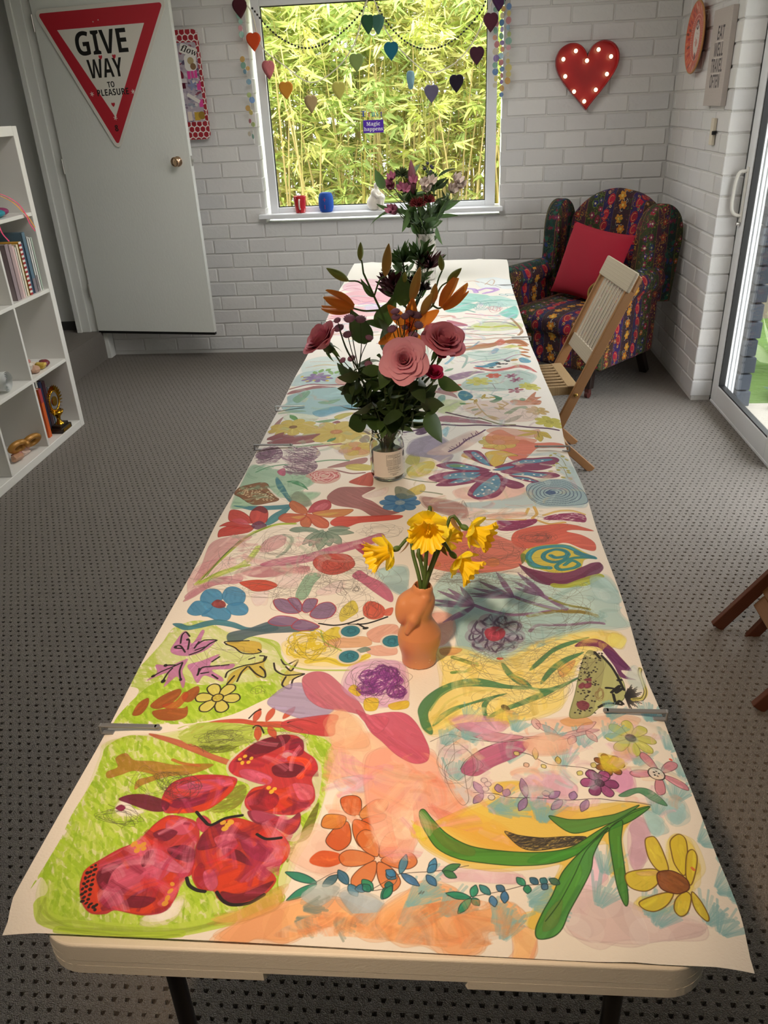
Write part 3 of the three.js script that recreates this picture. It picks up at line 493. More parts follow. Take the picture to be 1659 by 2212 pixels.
// ---------- white cube bookcase along the left wall ----------
const BX0 = -2.515, BX1 = -2.125, BZ = [-4.12, -3.694, -3.309, -2.924, -2.5], BY = [0.04, 0.402, 0.779, 1.158, 1.549];
{
  const t = thing('cube_bookcase', 'white open cube bookcase standing along the left wall', 'bookcase'), wm = mat('#eceae4', 0.4), back = mat('#cfcac4', 0.6);
  part('side_panel', rspan(BX0, BX1, 0, 1.549, BZ[0], BZ[0] + 0.045, 0.003), wm, t); part('side_panel', rspan(BX0, BX1, 0, 1.549, BZ[4] - 0.045, BZ[4], 0.003), wm, t);
  part('top_panel', rspan(BX0, BX1, 1.505, 1.55, BZ[0] + 0.045, BZ[4] - 0.045, 0.003), wm, t); part('bottom_panel', rspan(BX0, BX1, 0, 0.042, BZ[0] + 0.045, BZ[4] - 0.045, 0.003), wm, t);
  for (const y of BY.slice(1, 4)) part('shelf', rspan(BX0, BX1 - 0.002, y - 0.018, y, BZ[0] + 0.045, BZ[4] - 0.045, 0.002), wm, t);
  for (let k = 0; k < 4; k++) for (const z of BZ.slice(1, 4)) if (!(k === 2 && z === BZ[1]) && !(k === 3 && z === BZ[1])) part('divider', rspan(BX0, BX1 - 0.002, k ? BY[k] : 0.042, (k === 3 ? 1.505 : BY[k + 1] - 0.018), z - 0.008, z + 0.008, 0.002), wm, t);
    else part('divider', rspan(BX0, BX1 - 0.002, BY[k], (k === 3 ? 1.505 : BY[k + 1] - 0.018), z - 0.008, z + 0.008, 0.002), wm, t);
  part('back_panel', span(BX0 - 0.006, BX0, 0.01, 1.54, BZ[0] + 0.01, BZ[4] - 0.01), back, t);
}
// books: cover, pages and spine; spine faces the room (+x)
function book(label, y, z, h, d, w, color, opt = {}) {
  const t = thing('book', label, 'book', [BX1 - 0.02 - (opt.in || 0), y, z], 0, opt.group || 'books in the bookcase'), m = mat(color, 0.5), cv = 0.0022;
  part('cover', [rspan(-d, 0, 0, h, -w / 2, -w / 2 + cv, 0.0008), rspan(-d, 0, 0, h, w / 2 - cv, w / 2, 0.0008), rspan(-cv * 1.6, 0, 0, h, -w / 2, w / 2, 0.0008)], m, t);
  part('pages', rspan(-d + 0.003, -cv, 0.003, h - 0.003, -w / 2 + cv, w / 2 - cv, 0.0004), mat('#e9e2d2', 0.8), t);
  if (opt.bands) opt.bands.forEach(([a, b, c]) => part('spine_print', span(-0.0004, 0.0006, h * a, h * b, -w / 2 + 0.0015, w / 2 - 0.0015), mat(c, 0.5), t));
  if (opt.lean) t.rotation.x = opt.lean;
  return t;
}
{
  const y = BY[2] + 0.0005; let z = BZ[0] + 0.075;
  const check = []; for (let i = 0; i < 12; i++) check.push([i / 12, (i + 0.5) / 12, '#a3262b'], [(i + 0.5) / 12, (i + 1) / 12, '#efe9e0']);
  book('slim white book with a green edge at the shelf end', y, z, 0.262, 0.2, 0.012, '#e5ebe6', { bands: [[0, 1, '#bcd0bd']] }); z += 0.018;
  book('thin white paperback leaning by the green-edged book', y, z, 0.262, 0.2, 0.014, '#f0eee8'); z += 0.02;
  book('pale grey paperback with a slate lower cover', y, z, 0.27, 0.21, 0.016, '#d9dad8', { bands: [[0, 0.3, '#8d8187']] }); z += 0.03;
  book('tall slate-blue hardback on the middle shelf', y, z, 0.295, 0.22, 0.03, '#5f7c8f', { bands: [[0, 0.24, '#8a7f86']] }); z += 0.034;
  book('dark blue paperback beside the slate-blue hardback', y, z, 0.25, 0.2, 0.014, '#3f5a78'); z += 0.02;
  book('yellow book with red and white checked spine', y, z, 0.258, 0.2, 0.028, '#e6b23c', { bands: check }); z += 0.032;
  book('cream paperback beside the yellow checked book', y, z, 0.25, 0.19, 0.018, '#efe2c4'); z += 0.021;
  book('ivory notebook with pages yellowed', y, z, 0.24, 0.18, 0.014, '#ece6d6'); z += 0.018;
  book('blush pink book on the middle shelf', y, z, 0.25, 0.19, 0.018, '#e9c8c4'); z += 0.022;
  book('dusty rose hardback on the middle shelf', y, z, 0.26, 0.2, 0.03, '#b9a2a2'); z += 0.036;
  book('large mauve hardback at the shelf divider', y, z, 0.265, 0.2, 0.034, '#9c8c90');
  const y2 = 0.0425; let q = BZ[0] + 0.085; const g2 = 'books on the bottom shelf';
  book('slim grey booklet leaning on the bottom shelf', y2, q, 0.21, 0.16, 0.012, '#8d96a0', { group: g2, in: 0.1 }); q += 0.024;
  book('pale grey booklet on the bottom shelf', y2, q, 0.225, 0.17, 0.014, '#a9adb2', { group: g2, in: 0.1 }); q += 0.032;
  book('maroon hardback on the bottom shelf', y2, q, 0.26, 0.18, 0.034, '#4a2432', { group: g2, in: 0.09 }); q += 0.038;
  book('navy blue hardback on the bottom shelf', y2, q, 0.27, 0.19, 0.036, '#23335c', { group: g2, in: 0.09 }); q += 0.036;
  book('white hardback between navy and black books', y2, q, 0.29, 0.2, 0.026, '#e8e6e0', { group: g2, in: 0.09 }); q += 0.036;
  book('black book with white spine labels on the bottom shelf', y2, q, 0.29, 0.2, 0.04, '#1d2c30', { group: g2, in: 0.085, bands: [[0.62, 0.7, '#dfe4e2'], [0.5, 0.56, '#dfe4e2']] }); q += 0.05;
  book('bright orange book with red top on the bottom shelf', y2, q, 0.27, 0.2, 0.03, '#e2662c', { group: g2, in: 0.03, bands: [[0.72, 1, '#b8434a']] });
}
{
  // gilt trophy: heart in a laurel ring on a dark plinth
  const gold = mat('#c99a2e', 0.22, { metalness: 1 }), t = thing('trophy', 'small gold laurel wreath trophy on dark plinth before the books', 'trophy', [BX1 - 0.003, 0.0425, BZ[0] + 0.2]); t.scale.setScalar(1.2);
  part('plinth', [rbox(0.06, 0.022, 0.1, 0.003, -0.03, 0.011, 0), rbox(0.045, 0.012, 0.075, 0.002, -0.03, 0.028, 0)], mat('#241d16', 0.3), t);
  part('name_plate', rbox(0.002, 0.014, 0.07, 0.0005, 0.0008, 0.011, 0), gold, t);
  part('stem', mv(lathe([[0.02, 0], [0.014, 0.006], [0.008, 0.02], [0.012, 0.034], [0.026, 0.05], [0.03, 0.062], [0, 0.064]], 20), -0.03, 0.034, 0), gold, t);
  const ring = mv(new THREE.TorusGeometry(0.044, 0.0045, 8, 40), -0.03, 0.142, 0, 0, Math.PI / 2, 0.0);
  part('wreath_ring', ring, gold, t);
  for (let i = 0; i < 22; i++) { const a = -Math.PI / 2 + 0.5 + i * (5.28 / 21), m = part('laurel_leaf', aimed(blade(0.03, 0.006, 0.3, 0.1, 3), V3(-0.03, 0.142 + Math.sin(a) * 0.044, Math.cos(a) * 0.044), V3(0.15, Math.sin(a) + 0.45, Math.cos(a))), gold, t); }
  part('medallion', mv(cyl(0.022, 0.022, 0.006, 24), -0.027, 0.14, 0, 0, 0, Math.PI / 2), gold, t);
  // little heaps and soft things on the other shelves
  seed(61);
  const stones = [['#7a2a33', 'dark red'], ['#e7d9c6', 'cream'], ['#3a3430', 'black'], ['#c9a189', 'tan'], ['#f0e4d8', 'white'], ['#8d5a48', 'brown'], ['#d6b64e', 'yellow'], ['#b9726a', 'pink'], ['#52423c', 'dark brown'], ['#dccdbf', 'pale']];
  stones.forEach(([c, n], i) => solo('tumbled_stone', new ConvexGeometry(Array.from({ length: 26 }, () => V3(rr(-1, 1), rr(-1, 1), rr(-1, 1)).normalize().multiply(V3(0.033, 0.021, 0.028)))), mat(c, 0.35), `${n} tumbled stone in the small heap on the bookcase shelf`, 'stone', [BX1 - 0.045 - (i % 3) * 0.05, BY[1] + 0.02 + (i > 6 ? 0.03 : 0), BZ[0] + 0.2 + (i % 5) * 0.036 + (i > 6 ? 0.016 : 0)], 'stones heaped on the shelf'));
  const roll = thing('bubble_wrap_roll', 'rolled white bubble wrap lying on the bookcase shelf', 'roll', [BX1 - 0.02, BY[1] + 0.052, BZ[1] + 0.19], Math.PI / 2);
  const spiral = Array.from({ length: 90 }, (_, i) => { const a = i * 0.32, r = 0.05 * (1 - i / 130); return V3(Math.cos(a) * r, Math.sin(a) * r, 0); });
  const sc = curve(spiral), sheet = patch((u, v) => { const p = sc.getPointAt(u); return V3(p.x, p.y, -0.26 + v * 0.26); }, 160, 2);
  part('wrap', sheet, phys('#eef0ee', 0.25, { transmission: 0.2, thickness: 0 }), roll);
  const gb = thing('gold_bow', 'gold fabric bow lying on the bottom shelf', 'bow', [BX1 - 0.06, 0.1, BZ[1] + 0.12], 1.2), gm = mat('#b5823c', 0.35, { metalness: 0.3 });
  for (const s of [-1, 1]) part('loop', mv(new THREE.TorusGeometry(0.034, 0.016, 10, 24), s * 0.045, 0.006, 0, 0.5, 0, 0, [1.2, 0.75, 1]), gm, gb);
  part('knot', mv(ball(0.018, 14, 10), 0, 0.006, 0.012), gm, gb);
  [['#d7a79b', 0.0, 0.06, 'rose'], ['#e6c9bb', 0.05, 0.035, 'pale pink'], ['#b97f78', 0.09, 0.05, 'dusty pink'], ['#c99b7e', 0.13, 0.03, 'peach']].forEach(([c, dz, dx, n], i) => { const g = new ConvexGeometry(Array.from({ length: 18 }, () => V3(rr(-1, 1), rr(-1, 1), rr(-1, 1)).normalize().multiply(V3(0.03, 0.02, 0.045)))); solo('crystal_chunk', g, mat(c, 0.3), `${n} rough crystal chunk under the gold bow`, 'crystal', [BX1 - 0.04 - dx, 0.062, BZ[1] + 0.07 + dz], 'crystals on the bottom shelf'); });
  // top row: a round dark-framed hand mirror, a teal case, and a pink and orange lanyard hanging over the shelf edge
  const mr = thing('round_mirror', 'round dark-framed mirror leaning in the top bookcase row', 'mirror', [BX1 - 0.19, BY[3] + 0.112, -3.885], Math.PI / 2 - 0.15);
  part('frame', new THREE.TorusGeometry(0.1, 0.0095, 10, 48), mat('#3a2530', 0.4), mr); part('mirror_glass', mv(cyl(0.096, 0.096, 0.004, 48), 0, 0, -0.002, Math.PI / 2), mat('#cfd3d6', 0.05, { metalness: 1 }), mr);
  const tc = thing('bead_purse', 'small teal and pink beaded purse under the lanyard', 'purse', [BX1 - 0.07, BY[3], BZ[0] + 0.27]);
  part('body', mv(ball(0.05, 20, 12), 0, 0.02, 0, 0, 0, 0, [0.9, 0.4, 1.2]), mat('#1f8a9c', 0.4), tc); part('flap', mv(ball(0.045, 18, 10), 0.004, 0.024, -0.055, 0, 0, 0, [0.8, 0.4, 0.9]), mat('#8c2f62', 0.5), tc);
  const band = (pts, c, lbl, parent) => { const cc = curve(pts), g = patch((u, v) => cc.getPointAt(u).add(V3(0.001 * Math.sin(u * 20), 0, (v - 0.5) * 0.011)), 40, 1); part('strap', g, mat(c, 0.6), parent, lbl); };
  const ln = thing('lanyard', 'neon pink and orange lanyard draped over the bookcase shelf edge', 'lanyard');
  band([[BX1 - 0.05, 1.27, -3.88], [BX1 - 0.01, 1.235, -3.93], [BX1 + 0.006, 1.18, -3.985], [BX1 + 0.008, 1.12, -4.01], [BX1 + 0.008, 1.07, -4.05]], '#f2557f', 'pink strap', ln);
  band([[BX1 - 0.055, 1.265, -3.872], [BX1 - 0.015, 1.228, -3.925], [BX1 + 0.004, 1.176, -3.975], [BX1 + 0.006, 1.13, -4.03], [BX1 + 0.006, 1.085, -4.06]], '#f0a04a', 'orange strap', ln);
  band([[BX1 - 0.05, 1.262, -3.86], [BX1 - 0.005, 1.19, -3.76], [BX1 + 0.008, 1.12, -3.73], [BX1 + 0.008, 1.06, -3.78]], '#f2557f', 'pink strap', ln);
  solo('hair_clip', mv(extrude(roundRect(0.03, 0.012, 0.005), 0.06, 0.002), 0, 0.003, 0), mat('#4a2f2c', 0.4), 'small dark hair clip on top of the bookcase', 'clip', [BX1 - 0.05, 1.553, BZ[0] + 0.09]);
}
// ---------- the painted paper: strokes are laid out on the sheet (metres across and along it) ----------
const PX0 = -0.62, PX1 = 0.38, OPS = [];
let fr = [0, 0, 1];
const K = (ox, oy, s) => { fr = [ox, oy, s]; };
const sheet = (x, y) => { const p = onY(fr[0] + x / fr[2], fr[1] + y / fr[2], PAPERY); return [p.x, p.z]; };
const spot = (s) => s.trim().split(/\s+/).map((q) => sheet(...q.split(',').map(Number)));
const op = (f) => OPS.push(f);
let cur;                                                       // {ctx, k, z0}: k canvas pixels for one metre
const at2 = ([x, z]) => [(x - PX0) * cur.k, (cur.z0 - z) * cur.k];
function path(pts, closed) {
  const p = pts.map(at2), n = p.length, c = cur.ctx; c.beginPath(); c.moveTo(...p[0]);
  const g = (i) => closed ? p[(i + n) % n] : p[Math.max(0, Math.min(n - 1, i))];
  for (let i = 0; i < (closed ? n : n - 1); i++) { const a = g(i - 1), b = g(i), d = g(i + 1), e = g(i + 2); c.bezierCurveTo(b[0] + (d[0] - a[0]) / 6, b[1] + (d[1] - a[1]) / 6, d[0] - (e[0] - b[0]) / 6, d[1] - (e[1] - b[1]) / 6, d[0], d[1]); }
  if (closed) c.closePath();
}
const bounds = (pts) => { const p = pts.map(at2), xs = p.map((q) => q[0]), ys = p.map((q) => q[1]); return [Math.min(...xs), Math.min(...ys), Math.max(...xs), Math.max(...ys)]; };
const tint = (hex, f) => { const c = new THREE.Color(hex).convertLinearToSRGB(); const m = (v) => Math.round(255 * Math.max(0, Math.min(1, v * f + (f > 1 ? (f - 1) * 0.35 : 0)))); return `rgb(${m(c.r)},${m(c.g)},${m(c.b)})`; };
const off = (b) => b[3] < -20 || b[1] > cur.h + 20;
// brush-filled shape: flat colour, streaks of thinner and thicker paint along its length, a drying edge
function B(color, s, o = {}) {
  const pts = Array.isArray(s) ? s : spot(s), { a = 0.88, st = 26, e = 0.22, out, ow = 0.9 } = o;
  op(() => {
    const b = bounds(pts); if (off(b)) return; const c = cur.ctx, u = cur.k / 1000;
    c.save(); path(pts, true); c.globalAlpha = a; c.fillStyle = tint(color, 0.93); c.fill(); c.clip();
    let ax = pts[0], bx = pts[1], best = 0; for (const p of pts) for (const q of pts) { const d = (p[0] - q[0]) ** 2 + (p[1] - q[1]) ** 2; if (d > best) { best = d; ax = p; bx = q; } }
    const A = at2(ax), E = at2(bx), dx = E[0] - A[0], dy = E[1] - A[1], L = Math.hypot(dx, dy) || 1, W = Math.hypot(b[2] - b[0], b[3] - b[1]) * 0.6; c.lineCap = 'round';
    for (let i = 0; i < st; i++) { c.globalAlpha = a * rr(0.06, 0.26); c.strokeStyle = tint(color, pick([0.72, 0.84, 1.16, 1.3])); c.lineWidth = rr(1.2, 6) * u; const t = rr(-W, W), s0 = rr(-0.1, 0.6), s1 = s0 + rr(0.2, 0.7), nx = -dy / L * t, ny = dx / L * t, w = rr(-6, 6) * u; c.beginPath(); c.moveTo(A[0] + dx * s0 + nx, A[1] + dy * s0 + ny); c.quadraticCurveTo(A[0] + dx * (s0 + s1) / 2 + nx + w, A[1] + dy * (s0 + s1) / 2 + ny + w, A[0] + dx * s1 + nx, A[1] + dy * s1 + ny); c.stroke(); }
    c.restore();
    if (e) { c.save(); path(pts, true); c.globalAlpha = a * e; c.strokeStyle = tint(color, 0.6); c.lineWidth = 1.6 * u; c.stroke(); c.restore(); }
    if (out) { c.save(); path(pts, true); c.globalAlpha = 0.85; c.strokeStyle = out; c.lineWidth = ow * u; c.stroke(); c.restore(); }
  });
}
// watery wash: several loose, pale layers
function W(color, s, a0 = 0.5, n = 4) {
  const pts = spot(s), a = Math.min(0.95, a0 * 1.22);
  op(() => {
    if (off(bounds(pts))) return; const c = cur.ctx, u = cur.k / 1000;
    for (let i = 0; i < n; i++) { const j = pts.map(([x, z]) => [x + rr(-0.006, 0.006), z + rr(-0.007, 0.007)]); c.save(); path(j, true); c.globalAlpha = a / n * 1.5; c.fillStyle = color; c.fill(); c.globalAlpha = a * 0.18; c.strokeStyle = tint(color, 0.75); c.lineWidth = rr(0.8, 1.6) * u; c.stroke(); c.restore(); }
    const b = bounds(pts); c.save(); path(pts, true); c.clip();
    for (let i = 0; i < 14; i++) { c.globalAlpha = a * 0.16; c.fillStyle = tint(color, pick([0.85, 1.2, 1.3])); c.beginPath(); c.ellipse(rr(b[0], b[2]), rr(b[1], b[3]), rr(10, 46) * u, rr(8, 30) * u, rr(0, 3), 0, 7); c.fill(); }
    c.restore();
  });
}
const S = (color, w, s, a = 0.9) => { const pts = spot(s); op(() => { if (off(bounds(pts))) return; const c = cur.ctx, u = cur.k / 1000; c.save(); path(pts); c.lineCap = c.lineJoin = 'round'; c.globalAlpha = a; c.strokeStyle = color; c.lineWidth = w * u; c.stroke(); if (w > 3.5) for (let i = 0; i < 4; i++) { path(pts.map(([x, z]) => [x + rr(-w, w) * 0.00035, z + rr(-w, w) * 0.00035])); c.globalAlpha = a * 0.3; c.strokeStyle = tint(color, pick([0.7, 1.25])); c.lineWidth = w * u * rr(0.1, 0.3); c.stroke(); } c.restore(); }); };
// waxy crayon: many short strokes that leave the paper's grain
function C(colors, s, n = 500, w = 4, dir = 0.5, len = 0.03) {
  const pts = spot(s);
  op(() => {
    const b = bounds(pts); if (off(b)) return; const c = cur.ctx, u = cur.k / 1000; c.save(); path(pts, true); c.clip(); c.lineCap = 'round';
    for (let i = 0; i < n; i++) { c.globalAlpha = rr(0.3, 0.75); c.strokeStyle = pick(colors); c.lineWidth = rr(0.4, 1.3) * w * u; const x = rr(b[0], b[2]), y = rr(b[1], b[3]), a = dir + rr(-0.5, 0.5), L = rr(0.3, 1.2) * len * cur.k; c.beginPath(); c.moveTo(x, y); c.lineTo(x + Math.cos(a) * L, y + Math.sin(a) * L); c.stroke(); }
    c.restore();
  });
}
const ring2 = ([x, z], r, n, f) => Array.from({ length: n }, (_, i) => { const a = i / n * Math.PI * 2, q = f(a) * r; return [x + Math.cos(a) * q, z + Math.sin(a) * q]; });
// a petalled flower: middle at (x, y) of the current crop, radius r in metres
function Fw(x, y, r, n, color, mid, o = {}) {
  const c0 = sheet(x, y), { w = 0.42, rot = 0, out, ow = 0.9, a = 0.9, mr = 0.25, sq = 1 } = o;
  for (let k = 0; k < n; k++) {
    const an = rot + k / n * Math.PI * 2, ca = Math.cos(an), sa = Math.sin(an) * sq, P = (t, v) => [c0[0] + (ca * t - sa * v) * r, c0[1] + (sa * t + ca * v) * r];
    B(Array.isArray(color) ? color[k % color.length] : color, [P(0.08, 0.02), P(0.4, w * 0.7), P(0.8, w * 0.8), P(1, 0.04), P(0.84, -w * 0.75), P(0.42, -w * 0.7)], { a, st: 8, out, ow });
  }
  if (mid) B(mid, ring2(c0, r * mr, 9, () => 1), { st: 6, out, ow });
}
function Lf(color, s, w, o = {}) {
  const [p, q] = spot(s), dx = q[0] - p[0], dz = q[1] - p[1], L = Math.hypot(dx, dz), nx = -dz / L, nz = dx / L, b = (o.bend || 0) * L;
  const P = (t, v) => [p[0] + dx * t + nx * (v * w / 1000 + b * 4 * t * (1 - t)), p[1] + dz * t + nz * (v * w / 1000 + b * 4 * t * (1 - t))];
  B(color, [P(0, 0), P(0.25, 0.42), P(0.6, 0.5), P(0.9, 0.2), P(1, 0), P(0.88, -0.22), P(0.6, -0.5), P(0.25, -0.4)], { st: 7, ...o });
}
const Fn = (s, size = 0.05, color = '#7fb6c0', a = 0.62) => { for (const q of s.trim().split(/\s+/)) { const [x, y, an] = q.split(',').map(Number), c0 = sheet(x, y); op(() => { const c = cur.ctx, u = cur.k / 1000, p = at2(c0); if (p[1] < -90 * u || p[1] > cur.h + 90 * u) return; c.save(); c.lineCap = 'round'; for (let i = 0; i < 11; i++) { const t = an + (i - 5) * 0.1, L = size * cur.k * rr(0.6, 1.05); c.globalAlpha = a * rr(0.5, 1); c.strokeStyle = color; c.lineWidth = rr(2.4, 4.6) * u; c.beginPath(); c.moveTo(p[0] + Math.cos(t) * L * 0.25, p[1] + Math.sin(t) * L * 0.25); c.lineTo(p[0] + Math.cos(t) * L, p[1] + Math.sin(t) * L); c.stroke(); } c.restore(); }); } };
const Sc = (x, y, rx, ry, n = 10, color = '#3a3532', w = 0.55, a = 0.6) => { const pts = []; seed(Math.round(x * 7 + y * 13)); let q = rr(0, 6); for (let i = 0; i < n * 5; i++) { q += rr(0.5, 1.5); const k = rr(0.25, 1); pts.push(sheet(x + Math.cos(q) * rx * k, y + Math.sin(q) * ry * k)); } op(() => { if (off(bounds(pts))) return; const c = cur.ctx; c.save(); path(pts); c.globalAlpha = a; c.strokeStyle = color; c.lineWidth = Math.max(0.7, w * cur.k / 1000); c.stroke(); c.restore(); }); };
// loose curved brush dabs kept inside a shape
function Db(colors, s, n = 60, w = 6, len = 0.03, a0 = 0.6) {
  const pts = spot(s), a = a0 < 0.5 ? a0 * 1.35 : a0;
  op(() => {
    const b = bounds(pts); if (off(b)) return; const c = cur.ctx, u = cur.k / 1000; c.save(); path(pts, true); c.clip(); c.lineCap = 'round';
    for (let i = 0; i < n; i++) { const x = rr(b[0], b[2]), y = rr(b[1], b[3]), q = rr(0, 6.28), L = len * cur.k * rr(0.4, 1.2), k = rr(-0.5, 0.5), col = pick(colors), ww = rr(0.4, 1.3) * w * u; for (let j = 0; j < 5; j++) { const o = (j - 2) * ww * 0.22; c.globalAlpha = a * rr(0.25, 0.7); c.strokeStyle = tint(col, rr(0.88, 1.14)); c.lineWidth = ww * rr(0.25, 0.5); c.beginPath(); c.moveTo(x - Math.sin(q) * o, y + Math.cos(q) * o); c.quadraticCurveTo(x + Math.cos(q + k) * L * 0.6 - Math.sin(q) * o, y + Math.sin(q + k) * L * 0.6 + Math.cos(q) * o, x + Math.cos(q) * L - Math.sin(q) * o * 0.6, y + Math.sin(q) * L + Math.cos(q) * o * 0.6); c.stroke(); } }
    c.restore();
  });
}
const D = (color, r, s) => { const pts = spot(s); op(() => { if (off(bounds(pts))) return; const c = cur.ctx; c.globalAlpha = 0.92; c.fillStyle = color; for (const p of pts) { const q = at2(p); c.beginPath(); c.ellipse(q[0], q[1], r * cur.k / 1000 * rr(0.8, 1.2), r * cur.k / 1000 * rr(0.6, 1), rr(0, 3), 0, 7); c.fill(); } c.globalAlpha = 1; }); };

// ===== near end, left: lime crayon ground and the red blooms =====
K(0, 1530, 1.929);
const LIME = ['#9fc928', '#b2d83a', '#8fbb22', '#c4e05a'];
W('#c9dd7c', '450,130 640,120 950,60 1240,100 1390,160 1370,300 1320,480 1220,640 1160,780 900,915 560,945 250,900 160,820 190,640 320,430 420,200', 0.5);
C(LIME, '440,150 520,115 620,120 780,150 950,90 1100,60 1240,100 1360,140 1400,210 1370,300 1340,420 1290,520 1230,580 1180,660 1160,740 1190,800 1120,850 900,920 720,960 560,950 330,930 200,880 160,820 200,760 170,700 125,745 190,640 250,540 300,430 380,300 420,200', 3600, 5, 2.2, 0.024);
C(['#7a8a26', '#6d7a1e'], '820,100 960,90 1010,160 900,190 800,160', 200, 3); C(['#7f8f2a', '#8a8a30'], '860,400 1010,320 1020,380 960,430 880,440', 160, 3); C(['#7d8b2c', '#6d6f24'], '1210,580 1290,540 1330,400 1280,470 1200,650', 200, 4);
S('#b9d84a', 17, '170,810 190,880 300,915 460,930 640,945 800,925 960,890', 0.8); S('#a9cc30', 9, '240,930 420,950 620,958 760,950', 0.7);
W('#efe4d8', '600,880 760,800 740,870 650,900', 0.8); W('#efe4d8', '480,420 520,380 560,420 600,430 560,450 500,450', 0.7);
B('#cf6a50', '625,108 700,122 800,150 880,190 960,220 975,245 900,222 820,190 720,150 640,122');
B('#b05e22', '445,262 490,245 482,205 525,188 560,218 640,222 740,238 830,232 890,238 800,275 700,285 600,318 562,340 575,300 640,280 560,262 500,280 450,290', { a: 0.62, st: 60 });
S('#b25a2a', 5, '720,215 760,230 830,240', 0.7); Sc(720, 300, 90, 50, 12); Sc(880, 150, 110, 40, 10); Sc(500, 450, 110, 60, 9);
// upper bloom
const RED = '#cb2330', MAR = '#6c112c', PNK = '#d85a80', ORR = '#e2401f';
B('#efe6dc', '945,235 1000,180 1130,108 1260,118 1285,190 1340,250 1320,400 1250,460 1260,510 1210,560 1010,445 1040,330 960,290', { st: 0, e: 0, a: 0.75 });
B(RED, '960,230 1000,190 1060,150 1130,125 1200,115 1250,130 1265,180 1310,215 1325,260 1300,300 1312,350 1310,390 1280,420 1240,445 1190,450 1100,440 1040,430 1020,390 1050,340 1110,320 1040,300 985,285 955,260', { st: 60 });
B(MAR, '985,225 1010,195 1060,152 1130,125 1205,118 1195,150 1120,190 1050,215', { st: 30 }); B(MAR, '1135,250 1180,235 1240,240 1278,262 1220,292 1150,285'); B('#8a1838', '1225,135 1262,140 1262,195 1215,205 1205,170'); B(PNK, '1000,262 1050,258 1130,290 1120,322 1060,312 1010,290', { st: 40 }); B(PNK, '1148,210 1200,180 1240,200 1190,228'); B('#efb0bb', '1165,200 1200,188 1220,200 1185,214', { a: 0.6 });
B(ORR, '1060,335 1150,342 1240,330 1252,380 1180,432 1110,430 1040,402', { st: 40 }); B('#e0627a', '1225,318 1300,330 1302,382 1250,385 1230,350'); B('#8f1a30', '1030,372 1090,342 1160,370 1140,420 1060,432', { st: 30 }); S(ORR, 10, '1210,215 1270,225 1285,260 1250,290'); Db(['#6c112c', '#8f1a38', '#d85a80', '#e2401f', '#cb2330', '#e88aa0'], '960,230 1060,150 1200,115 1265,180 1325,260 1312,390 1240,445 1100,440 1020,390 1110,320 985,285', 34, 11, 0.05, 0.5); D('#e8c33a', 3.4, '1000,215 1022,203 1036,228 1048,212 1010,230 1120,335 1145,340 1132,352');
// left bud
B('#c4203c', '680,362 720,310 790,285 860,278 940,283 988,298 970,340 920,385 860,420 780,432 700,440 675,415', { st: 60 }); B(ORR, '700,436 780,418 900,380 978,305 965,350 880,418 800,438'); B('#8a1840', '700,400 760,372 850,362 950,330 860,392 760,420'); B('#c8507c', '720,345 790,310 860,298 940,305 870,345 800,352', { st: 40 }); B('#6d1136', '495,380 540,362 600,360 660,375 705,398 690,428 640,432 580,415 530,396'); B('#7d1540', '483,418 505,404 523,416 506,431'); Db(['#8a1840', '#c8507c', '#e2401f', '#6d1136', '#d86a90'], '680,362 790,285 940,283 970,340 860,420 700,440', 20, 9, 0.05, 0.5); Sc(760, 330, 90, 60, 14);
// lower-left bloom
B('#c9273c', '340,720 370,670 430,630 500,590 550,570 600,540 640,490 700,450 760,455 820,480 832,540 812,580 815,640 800,700 740,722 745,770 720,820 680,860 600,872 540,862 480,850 440,866 380,862 345,822 335,770', { st: 90 });
B(ORR, '345,702 378,662 412,655 415,730 412,800 425,852 380,856 342,800'); B(ORR, '660,690 740,700 742,770 715,820 660,858 580,866 520,850 600,830 660,780'); B('#e0412a', '590,545 650,485 710,452 690,520 640,570 560,600'); B(PNK, '470,650 560,620 660,640 720,670 650,740 560,790 480,800 430,790 450,720', { st: 70 }); B('#d9688c', '600,610 660,590 730,640 780,690 720,690 640,660', { st: 40 }); B(PNK, '700,470 770,470 815,490 770,530 700,520', { st: 30 });
B(MAR, '405,700 440,660 520,640 470,690 440,760 415,750'); B('#7a1230', '490,790 560,790 650,800 600,838 530,832', { st: 30 }); B('#5d1030', '700,590 770,575 812,600 800,650 760,640 720,625', { st: 26 }); B(MAR, '590,650 610,605 640,600 605,665'); B('#7d1a3c', '640,525 690,505 740,520 700,555 660,550'); B('#b9315c', '420,800 470,760 520,800 480,845 440,835');
Db(['#6c112c', '#b9315c', '#d85a80', '#e2401f', '#cb2330', '#e89ab0', '#7a1230', '#d9688c'], '400,700 430,640 550,570 640,490 760,455 832,540 815,640 745,770 680,860 480,850 420,840', 52, 12, 0.055, 0.5); D('#e0a43a', 4, '560,570 580,580 600,590 572,598 598,572 720,740 712,770 700,800 690,822 1180,620 1160,640 1150,650');
D('#15110f', 2.5, '400,660 384,668 398,678 380,688 366,692 392,700 374,708 358,714 388,722 368,728 352,738 384,742 362,750 346,760 378,762 358,772 344,782 376,784 352,796 370,804 346,812 362,820 380,824 392,836 404,828 372,836 398,848');
